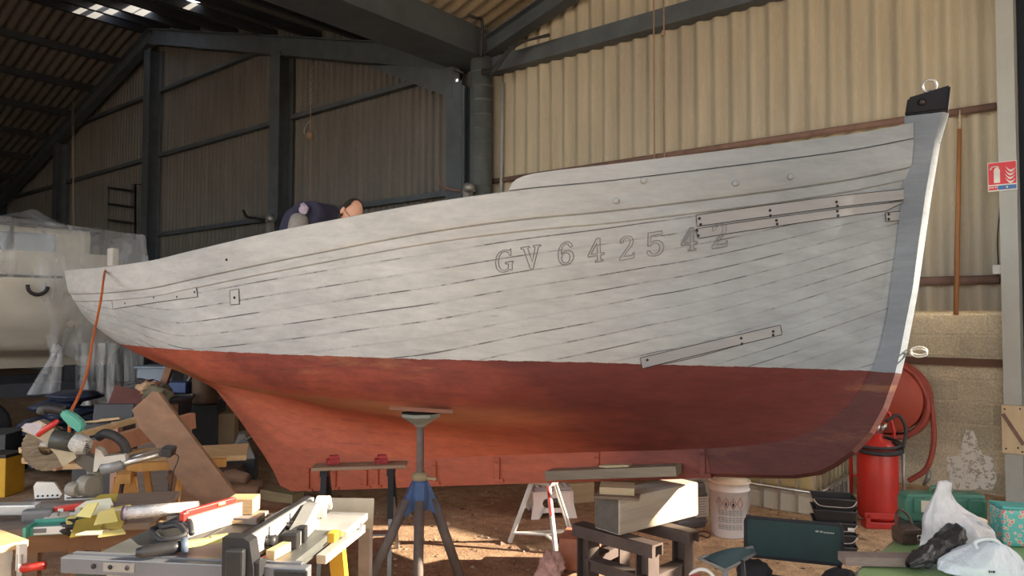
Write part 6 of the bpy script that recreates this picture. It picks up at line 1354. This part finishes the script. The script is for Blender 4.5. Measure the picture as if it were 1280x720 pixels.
# ------------------------------------------------------------------ green table with bags
GT = [Vector(atz(*q_)) for q_ in ((1073, 714, .55), (1121, 674, .55), (1330, 679, .55), (1330, 800, .55), (1062, 800, .55))]
o0 = Vector((GT[1].x, GT[1].y, 0)); T_ = empty('green_table', o0, 0, 'green topped table holding the bags at the lower right', 'table')
GTOP = mat('green_top', (.28, .42, .19), (.22, .35, .15), 3, .35, bump=.04)
mb = MB(); v_ = [q_-o0 for q_ in GT]; n_ = len(v_); dz = Vector((0, 0, .022))
mb._new(v_+[q_-dz for q_ in v_], [tuple(range(n_)), tuple(range(n_, 2*n_))[::-1]]+[(i, (i+1) % n_, n_+(i+1) % n_, n_+i) for i in range(n_)]); mb.build('top', GTOP, T_)
mb = MB(); mb.tube([q_-Vector((0, 0, .011)) for q_ in v_], .013, 6, closed=True); mb.build('edge_trim', mat('steel_edge', (.40, .40, .38), None, 9, .4, .5), T_)
for i in (1, 2, 3, 4):
    c_ = sum(v_, Vector())/n_; q_ = v_[i]+(c_-v_[i])*.12; mb = MB(); mb.cyl((q_.x, q_.y, 0), (q_.x, q_.y, .53), .018, seg=10); mb.build('leg', TIN, T_)
def ontable(name, px, py, rz, label, cat, z=.55): return empty(name, atz(px, py, z), YAW+R(rz), label, cat)
p1_, p2_ = Vector(atz(1052, 698, .575)), Vector(atz(1150, 700, .575))
plank('grey_plank', p1_, p2_, .085, .035, mat('grey_brown_plank', (.25, .20, .18), (.18, .14, .125), 6, .8, st=(3, 3, 25)), 'grey brown plank lying across the corner of the green table', 'plank')
# green power tool case
CS = ontable('tool_case', 1184, 668, -4, 'dark green plastic tool case standing behind the clear bags', 'case'); GCS = mat('case_green', (.055, .17, .12), (.04, .13, .09), 5, .45, bump=.03); kk = depth(CS.location)/934
mb = MB(); mb.box((0, .05, .115), (.385, .10, .115), (0, 0, 0), .015); mb.box((0, .05, .175), (.37, .09, .03), (0, 0, 0), .01); mb.build('body', GCS, CS)
mb = MB(); mb.box((0, .05, .03), (.375, .11, .06), (0, 0, 0), .012); mb.build('dark_base', mat('case_dark', (.025, .04, .035), None, 6, .5), CS)
for x in (-.125, .13):
    mb = MB(); mb.box((x, -.004, .135), (.06, .016, .07), (0, 0, 0), .006); mb.build('latch', GCS, CS)
mb = MB(); mb.box((-.10, -.0135, .135), (.05, .003, .055)); mb.build('label', mat('label_orange', (.52, .36, .26), (.5, .5, .44), 30, .6), CS)
mb = MB(); mb.tube([(-.05, .05, .185), (-.045, .05, .215), (.045, .05, .215), (.05, .05, .185)], .010, 8); mb.build('handle', GCS, CS)
# brown leather bag
LB = ontable('leather_bag', 1141, 683, 8, 'dark brown leather bag with buckle left of the clear bag', 'bag'); LEA = mat('brown_leather', (.075, .045, .032), (.05, .03, .022), 9, .5, bump=.2)
mb = MB(); mb.box((0, .05, .04), (.095, .09, .08), (0, 0, 0), .022); mb.build('body', LEA, LB); mb = MB(); mb.box((0, .035, .066), (.098, .08, .03), (R(8), 0, 0), .014); mb.build('flap', LEA, LB)
mb = MB(); mb.box((.03, -.004, .035), (.014, .008, .05), (0, 0, 0), .003); mb.build('strap', LEA, LB); mb = MB(); mb.tube([(.018, -.009, .03), (.042, -.009, .03), (.042, -.009, .05), (.018, -.009, .05)], .0025, 5, closed=True); mb.build('buckle', CHROME, LB)
mb = MB(); mb.tube(spline([(-.042, .05, .075), (-.04, .06, .12), (-.01, .07, .15), (.03, .07, .12), (.042, .05, .075)]), .006, 6); mb.build('shoulder_strap', LEA, LB)
# bags
def bagmat(name, col, a0, a1, tr=.0, rough=.3):
    m, nt, b = nodes(name); tc = nn(nt, 'ShaderNodeTexCoord'); n1 = noise(nt, tc.outputs['Object'], 14, 6, .65); n2 = noise(nt, stretch(nt, tc.outputs['Object'], (26, 26, 6)), 1.2, 4, .6)
    r1 = ramp(nt, [(.3, (a0,)*3), (.7, (a1,)*3)]); nt.links.new(n1, r1.inputs[0]); nt.links.new(r1.outputs[0], b.inputs['Alpha'])
    b.inputs['Base Color'].default_value = (*col, 1); b.inputs['Roughness'].default_value = rough; b.inputs['Specular IOR Level'].default_value = .6
    bp = nn(nt, 'ShaderNodeBump'); bp.inputs['Strength'].default_value = .55; bp.inputs['Distance'].default_value = .02; nt.links.new(mathn(nt, 'ADD', n1, n2), bp.inputs['Height']); nt.links.new(bp.outputs[0], b.inputs['Normal']); return m
CLR = bagmat('clear_white_bag', (.66, .67, .72), .62, .92); WBG = bagmat('thin_blue_white_bag', (.62, .70, .80), .8, 1.); BBG = bagmat('black_bag', (.022, .022, .025), 1, 1, rough=.28)
def bag(T, prof, m, name, sy=.6, seed=0, amp=.05, nseg=44):
    """soft bag: prof = list of (half width, centre x, z) from base to top"""
    zs = [p[2] for p in prof]
    def f(u, v):
        z = zs[0]+(zs[-1]-zs[0])*v; hw = np.interp(z, zs, [p[0] for p in prof]); cx = np.interp(z, zs, [p[1] for p in prof]); t = 2*math.pi*u
        k = 1+amp*3*NZ.noise(Vector((math.cos(t)*2.2, math.sin(t)*2.2, z*7+seed)))+amp*2*NZ.noise(Vector((math.cos(t)*7, math.sin(t)*7, z*10+seed)))
        return (cx+hw*k*math.cos(t), hw*sy*k*math.sin(t), z+amp*.12*NZ.noise(Vector((t, z*5, seed))))
    mb = MB(); mb.grid(f, nseg, 30, closed_u=True); n = len(mb.bm.verts); mb.bm.verts.ensure_lookup_table()
    mb.bm.faces.new([mb.bm.verts[i] for i in range(nseg)]); return mb.build(name, m, T)
kb = 3.25/934
CB = ontable('plastic_bag', 1200, 691, 4, 'large clear white plastic bag standing upright with tall peak', 'bag')
bag(CB, [(.150, -.01, .0), (.165, .0, .04), (.155, -.005, .10), (.125, -.03, .15), (.085, -.06, .19), (.055, -.075, .23), (.035, -.075, .27), (.030, -.065, .315)], CLR, 'bag', .55, 1.3, .06)
mb = MB(); mb.grid(lambda u, v: (-.03+.17*u-.01*v, -.02-.05*math.sin(math.pi*u)+.03*v, .19-.10*u+.02*math.sin(3*u)-.05*v*(1-u)+.012*NZ.noise(Vector((u*6, v*4, 2)))), 16, 8); mb.build('folded_flap', CLR, CB)
mb = MB(); mb.box((.03, .0, .12), (.16, .05, .10), (0, R(14), 0), .01); mb.build('paper_inside', mat('cream_paper', (.64, .52, .38), (.66, .64, .60), 8, .8), CB)
BB = ontable('plastic_bag', 1168, 709, 24, 'black plastic bag twisted along the front of the white bags', 'bag'); 
def bb(u, v):
    t = 2*math.pi*u; r_ = np.interp(v, [0, .15, .4, .7, .9, 1], [.012, .035, .045, .05, .055, .02]); x = -.16+.33*v; z = .03+.0+np.interp(v, [0, .5, 1], [0, .035, .105])
    k = 1+.35*NZ.noise(Vector((math.cos(t)*2, math.sin(t)*2, v*9)))+.2*NZ.noise(Vector((math.cos(t)*5, math.sin(t)*5, v*14)))
    return (x, r_*k*1.0*math.cos(t), z+r_*k*.85*math.sin(t))
mb = MB(); mb.grid(bb, 36, 40, closed_u=True); mb.build('bag', BBG, BB)
WB_ = ontable('plastic_bag', 1226, 717, -4, 'low white and bluish carrier bag lying in front at the right', 'bag')
bag(WB_, [(.115, 0, .0), (.165, -.005, .015), (.155, .0, .05), (.115, .015, .085), (.07, .035, .115), (.02, .045, .135)], WBG, 'bag', .6, 7.7, .085)
mb = MB(); mb.tube(spline([(-.02, -.02, .10), (-.035, -.03, .135), (.01, -.03, .15), (.06, -.02, .135), (.08, -.01, .10)]), .008, 6); mb.build('handles', WBG, WB_)
mb = MB()
for i, (w_, h_) in enumerate(((.006, .010), (.005, .006), (.008, .008))): mb.box((-.02+i*.009, -.099, .04), (w_, .002, h_))
mb.build('printed_mark', BLK, WB_)
mb = MB(); mb.blob((0, 0, .012), (.10, .05, .03), 4, .4, 3); o = place(mb.build('teal_cloth', mat('teal_rag', (.02, .14, .14), None, 9, .8)), atz(1202, 694, .55)); tag(o, 'small dark teal cloth between the black and white bags', 'cloth')
def floral():
    m, nt, b = nodes('floral_print'); tc = nn(nt, 'ShaderNodeTexCoord'); vo = nn(nt, 'ShaderNodeTexVoronoi'); vo.inputs['Scale'].default_value = 42; nt.links.new(tc.outputs['Object'], vo.inputs['Vector'])
    r1 = ramp(nt, [(.34, (.56, .16, .18)), (.48, (.64, .54, .42)), (.60, (.10, .42, .39))]); nt.links.new(mathn(nt, 'ADD', vo.outputs['Distance'], mathn(nt, 'MULTIPLY', noise(nt, tc.outputs['Object'], 30), .3)), r1.inputs[0])
    nt.links.new(r1.outputs[0], b.inputs['Base Color']); b.inputs['Roughness'].default_value = .5; return m
FB = ontable('floral_box', 1272, 684, -6, 'turquoise floral printed soft box at the right edge of the table', 'box')
mb = MB(); mb.box((.03, .06, .085), (.19, .13, .17), (0, 0, R(0)), .02); mb.build('body', floral(), FB); mb = MB(); mb.box((.03, .06, .172), (.185, .125, .014), (0, R(3), 0), .006); mb.build('top_fold', mat('turquoise', (.10, .45, .42), None, 8, .5), FB)
mb = MB(); mb.bar((0, 0, 0), Vector(lat(.09, .09)), .02, .008); o = place(mb.build('white_ruler', WHITE), atz(1270, 719, .56)); tag(o, 'white strip at the bottom right corner of the green table', 'strip')
# ------------------------------------------------------------------ man bent over inside the boat
s_, z_ = onboat(404, 268, 0.)
PM = boat.matrix_basis.copy(); pr = Matrix.Translation((B0[0], B0[1], 0)) @ Matrix.Rotation(math.atan2(BA[1], BA[0]), 4, 'Z')
sh_, shz = onboat(398, 258, .05); hd_, hdz = onboat(440, 264, .05)
PE = empty('person', pr @ Vector((sh_-.30, -.05, 1.52)), boat.rotation_euler[2], 'balding person in a navy vest bending over inside the boat, head down', 'person')
zz = lambda z: z-1.52
hx = hd_-(sh_-.30); S = .30
J = {'pel': (-.02, 0, .66), 'sp1': (.10, 0, .82), 'sp2': (.22, 0, zz(shz)-.06), 'nk': (hx-.115, 0, zz(hdz)-.0), 'hd': (hx-.04, 0, zz(hdz)-.01)}
for n_, sg in (('r', -1), ('l', 1)):
    J.update({'sh'+n_: (S-.02, sg*.17, zz(shz)-.07), 'el'+n_: (S-.03, sg*.25, zz(shz)-.34), 'wr'+n_: (S+.17, sg*.20, zz(shz)-.50), 'ha'+n_: (S+.25, sg*.18, zz(shz)-.54),
              'hp'+n_: (-.02, sg*.10, .62), 'kn'+n_: (.20, sg*.15, .38), 'an'+n_: (-.02, sg*.14, .08), 'to'+n_: (.16, sg*.15, .04)})
    for f_ in range(4):
        J['f%d%s' % (f_, n_)] = (S+.29, sg*(.145+.02*f_), zz(shz)-.55-.004*abs(f_-1.5)); J['g%d%s' % (f_, n_)] = (S+.325+.006*(1.5-abs(f_-1.5)), sg*(.143+.021*f_), zz(shz)-.585)
    J['t0'+n_] = (S+.25, sg*.135, zz(shz)-.56); J['t1'+n_] = (S+.285, sg*.115, zz(shz)-.585)
E_ = [('pel', 'sp1'), ('sp1', 'sp2'), ('sp2', 'nk'), ('nk', 'hd')]
RAD = {'pel': .15, 'sp1': .155, 'sp2': .155, 'nk': .065, 'hd': .06}
for n_ in 'rl':
    E_ += [('sp2', 'sh'+n_), ('sh'+n_, 'el'+n_), ('el'+n_, 'wr'+n_), ('wr'+n_, 'ha'+n_), ('pel', 'hp'+n_), ('hp'+n_, 'kn'+n_), ('kn'+n_, 'an'+n_), ('an'+n_, 'to'+n_), ('ha'+n_, 't0'+n_), ('t0'+n_, 't1'+n_)]
    RAD.update({'sh'+n_: .075, 'el'+n_: .048, 'wr'+n_: .032, 'ha'+n_: .034, 'hp'+n_: .10, 'kn'+n_: .065, 'an'+n_: .045, 'to'+n_: .04, 't0'+n_: .014, 't1'+n_: .012})
    for f_ in range(4):
        E_ += [('ha'+n_, 'f%d%s' % (f_, n_)), ('f%d%s' % (f_, n_), 'g%d%s' % (f_, n_))]; RAD['f%d%s' % (f_, n_)] = .0115; RAD['g%d%s' % (f_, n_)] = .010
def skin(names, edges, scale=1., add=0.):
    me = bpy.data.meshes.new('sk'); ix = {n: i for i, n in enumerate(names)}
    me.from_pydata([J[n] for n in names], [(ix[a], ix[b]) for a, b in edges], []); o = bpy.data.objects.new('sk', me); COL.objects.link(o)
    m = o.modifiers.new('s', 'SKIN'); 
    for i, n in enumerate(names):
        v = me.skin_vertices[0].data[i]; v.radius = (RAD[n]*scale+add,)*2; v.use_root = (i == 0)
    sd = o.modifiers.new('d', 'SUBSURF'); sd.levels = sd.render_levels = 2
    bpy.context.view_layer.update(); dm = bpy.data.meshes.new_from_object(o.evaluated_get(bpy.context.evaluated_depsgraph_get())); bpy.data.objects.remove(o); return dm
body = skin(list(J), E_)
# head: crown up and forward, face turned down towards the work
hb = MB(); up_ = Vector((.72, -.12, .68)).normalized(); fw_ = (Vector((.66, -.25, -.74))); fw_ = (fw_-up_*fw_.dot(up_)).normalized(); sd_ = up_.cross(fw_)
hc = Vector((hx, 0, zz(hdz)-.012))
def hv(x, y, z): return hc+fw_*x+sd_*y+up_*z
t = bmesh.new(); bmesh.ops.create_icosphere(t, subdivisions=4, radius=1)
for v in t.verts:
    x, y, z = v.co; 
    nar = 1-.22*max(0, -z)-.05*max(0, z); x2 = x*.098*(1-.1*max(0, -z)*(x < 0)); p = Vector((x2, y*.076*nar, z*.118))
    if x > .55 and abs(y) < .5: p.x -= .004*max(0, z-.1)
    e = math.exp(-((abs(y)-.40)/.16)**2-((z-.02)/.12)**2)*(x > .3); p.x -= .012*e
    e = math.exp(-((y)/.20)**2-((z+.20)/.20)**2)*(x > .4); p.x += .022*e
    e = math.exp(-((y)/.34)**2-((z+.62)/.06)**2)*(x > .3); p.x -= .005*e
    e = math.exp(-((y)/.3)**2-((z+.85)/.14)**2)*(x > .2); p.x += .008*e
    e = math.exp(-((z-.17)/.09)**2)*(x > .5); p.x += .004*e
    v.co = p
t.verts.index_update(); hb._new([hv(*v.co) for v in t.verts], [[v.index for v in f.verts] for f in t.faces], True); t.free()
for sg in (-1, 1):
    hb.blob(hv(-.008, sg*.078, -.005), (.016, .022, .06), 2, .1, 3, tuple((Matrix((fw_, sd_, up_)).transposed()).to_euler()))
    hb.tube([hv(.0+.018*math.cos(a)-.008, sg*(.083+.004), -.003+.031*math.sin(a)) for a in np.linspace(0, 6.28, 14, endpoint=False)], .005, 6, closed=True)
bmb = bmesh.new(); bmb.from_mesh(body); tmp = bpy.data.meshes.new('h'); hb.bm.to_mesh(tmp); bmb.from_mesh(tmp); hb.bm.free()
for f in bmb.faces: f.smooth = True; f.material_index = 0
me = bpy.data.meshes.new('body'); bmb.to_mesh(me); bmb.free(); SKIN = mat('skin', (.56, .31, .22), (.48, .25, .17), 9, .5, bump=.05); me.materials.append(SKIN)
bo = bpy.data.objects.new('body', me); COL.objects.link(bo); rm = bo.modifiers.new('r', 'REMESH'); rm.mode = 'VOXEL'; rm.voxel_size = .0065; rm.use_smooth_shade = True; sm = bo.modifiers.new('m', 'SMOOTH'); sm.iterations = 2; sm.factor = .4
bpy.context.view_layer.update(); m2 = bpy.data.meshes.new_from_object(bo.evaluated_get(bpy.context.evaluated_depsgraph_get())); bo.modifiers.clear()
bmc = bmesh.new(); bmc.from_mesh(m2); bmc.verts.ensure_lookup_table(); seen = [-1]*len(bmc.verts); isl = []
for v0 in bmc.verts:
    if seen[v0.index] >= 0: continue
    st = [v0]; seen[v0.index] = len(isl); n_ = 0; mem = []
    while st:
        v = st.pop(); mem.append(v)
        for e in v.link_edges:
            o_ = e.other_vert(v)
            if seen[o_.index] < 0: seen[o_.index] = len(isl); st.append(o_)
    isl.append(mem)
big = max(len(m_) for m_ in isl)
bmesh.ops.delete(bmc, geom=[v for m_ in isl if len(m_) < big for v in m_], context='VERTS'); bmc.to_mesh(m2); bmc.free(); bo.data = m2; bo.data.materials.clear(); bo.data.materials.append(SKIN); bo.parent = PE
HAIR = mat('dark_hair', (.028, .022, .02), (.015, .012, .011), 40, .6, bump=.5, st=(1, 1, 4))
def hairf(u, v):
    a = R(86)+R(188)*u; el = R(-28)+R(112)*v*(.62+.38*math.sin(math.pi*u)); x = math.cos(a)*math.cos(el); y = math.sin(a)*math.cos(el); z = math.sin(el)
    k = 1.06+.03*NZ.noise(Vector((x*9, y*9, z*5))); return tuple(hv(x*.100*k, y*.078*k, z*.118*k))
mb = MB(); mb.grid(hairf, 40, 18); mb.grid(lambda u, v: tuple(hc+(Vector(hairf(u, v))-hc)*.93), 40, 18); mb.build('hair', HAIR, PE)
mb = MB()
for sg in (-1, 1):
    mb.tube([hv(.096+.0*a, sg*.034+.025*math.cos(a), .012+.018*math.sin(a)) for a in np.linspace(0, 6.28, 14, endpoint=False)], .0022, 5, closed=True); mb.tube([hv(.092, sg*.058, .018), hv(.04, sg*.078, .016), hv(-.012, sg*.086, .022)], .0025, 5)
mb.tube([hv(.1, -.01, .016), hv(.1, .01, .016)], .002, 5); mb.build('glasses', BLK, PE)
def garment(name, names, edges, m, scale, add):
    dm = skin(names, edges, scale, add); dm.materials.clear(); dm.materials.append(m); o = bpy.data.objects.new(name, dm); COL.objects.link(o); o.parent = PE
    for p in dm.polygons: p.use_smooth = True
    return o
J['sp3'] = tuple(np.array(J['sp2'])*.30+np.array(J['nk'])*.70); RAD['sp3'] = .085
garment('vest', ['sp2', 'sp1', 'pel', 'sp3', 'shr', 'shl'], [('pel', 'sp1'), ('sp1', 'sp2'), ('sp2', 'sp3'), ('sp2', 'shr'), ('sp2', 'shl')], mat('navy_vest', (.030, .030, .065), (.020, .020, .045), 12, .85, bump=.3), 1., .018)
for n_ in 'rl': garment('sleeve', ['sh'+n_, 'el'+n_, 'wr'+n_], [('sh'+n_, 'el'+n_), ('el'+n_, 'wr'+n_)], mat('grey_sleeve_cloth', (.27, .26, .26), (.19, .185, .185), 14, .9, bump=.4), 1.06, .016)
mb = MB(); c_ = Vector(J['shr']); mb.blob(c_+Vector((.06, -.035, .02)), (.075, .055, .10), 2, .35, 3, (0, R(-25), 0)); mb.build('shirt_shoulder', mat('lavender_shirt', (.40, .34, .44), (.30, .25, .34), 12, .85), PE)
garment('trousers', ['pel', 'hpr', 'hpl', 'knr', 'knl', 'anr', 'anl'], [('pel', 'hpr'), ('pel', 'hpl'), ('hpr', 'knr'), ('hpl', 'knl'), ('knr', 'anr'), ('knl', 'anl')], mat('dark_trousers', (.04, .045, .06), (.03, .033, .045), 9, .9), 1.05, .014)
for n_ in 'rl':
    a_, t_ = Vector(J['an'+n_]), Vector(J['to'+n_]); mb = MB(); mb.tube([a_-(t_-a_)*.35+Vector((0, 0, -.035)), a_+Vector((0, 0, -.025)), (a_+t_)/2+Vector((0, 0, -.015)), t_+Vector((0, 0, -.005)), t_+(t_-a_)*.25+Vector((0, 0, -.01))], [.036, .048, .046, .046, .030], 12); mb.build('shoe', BLK, PE)
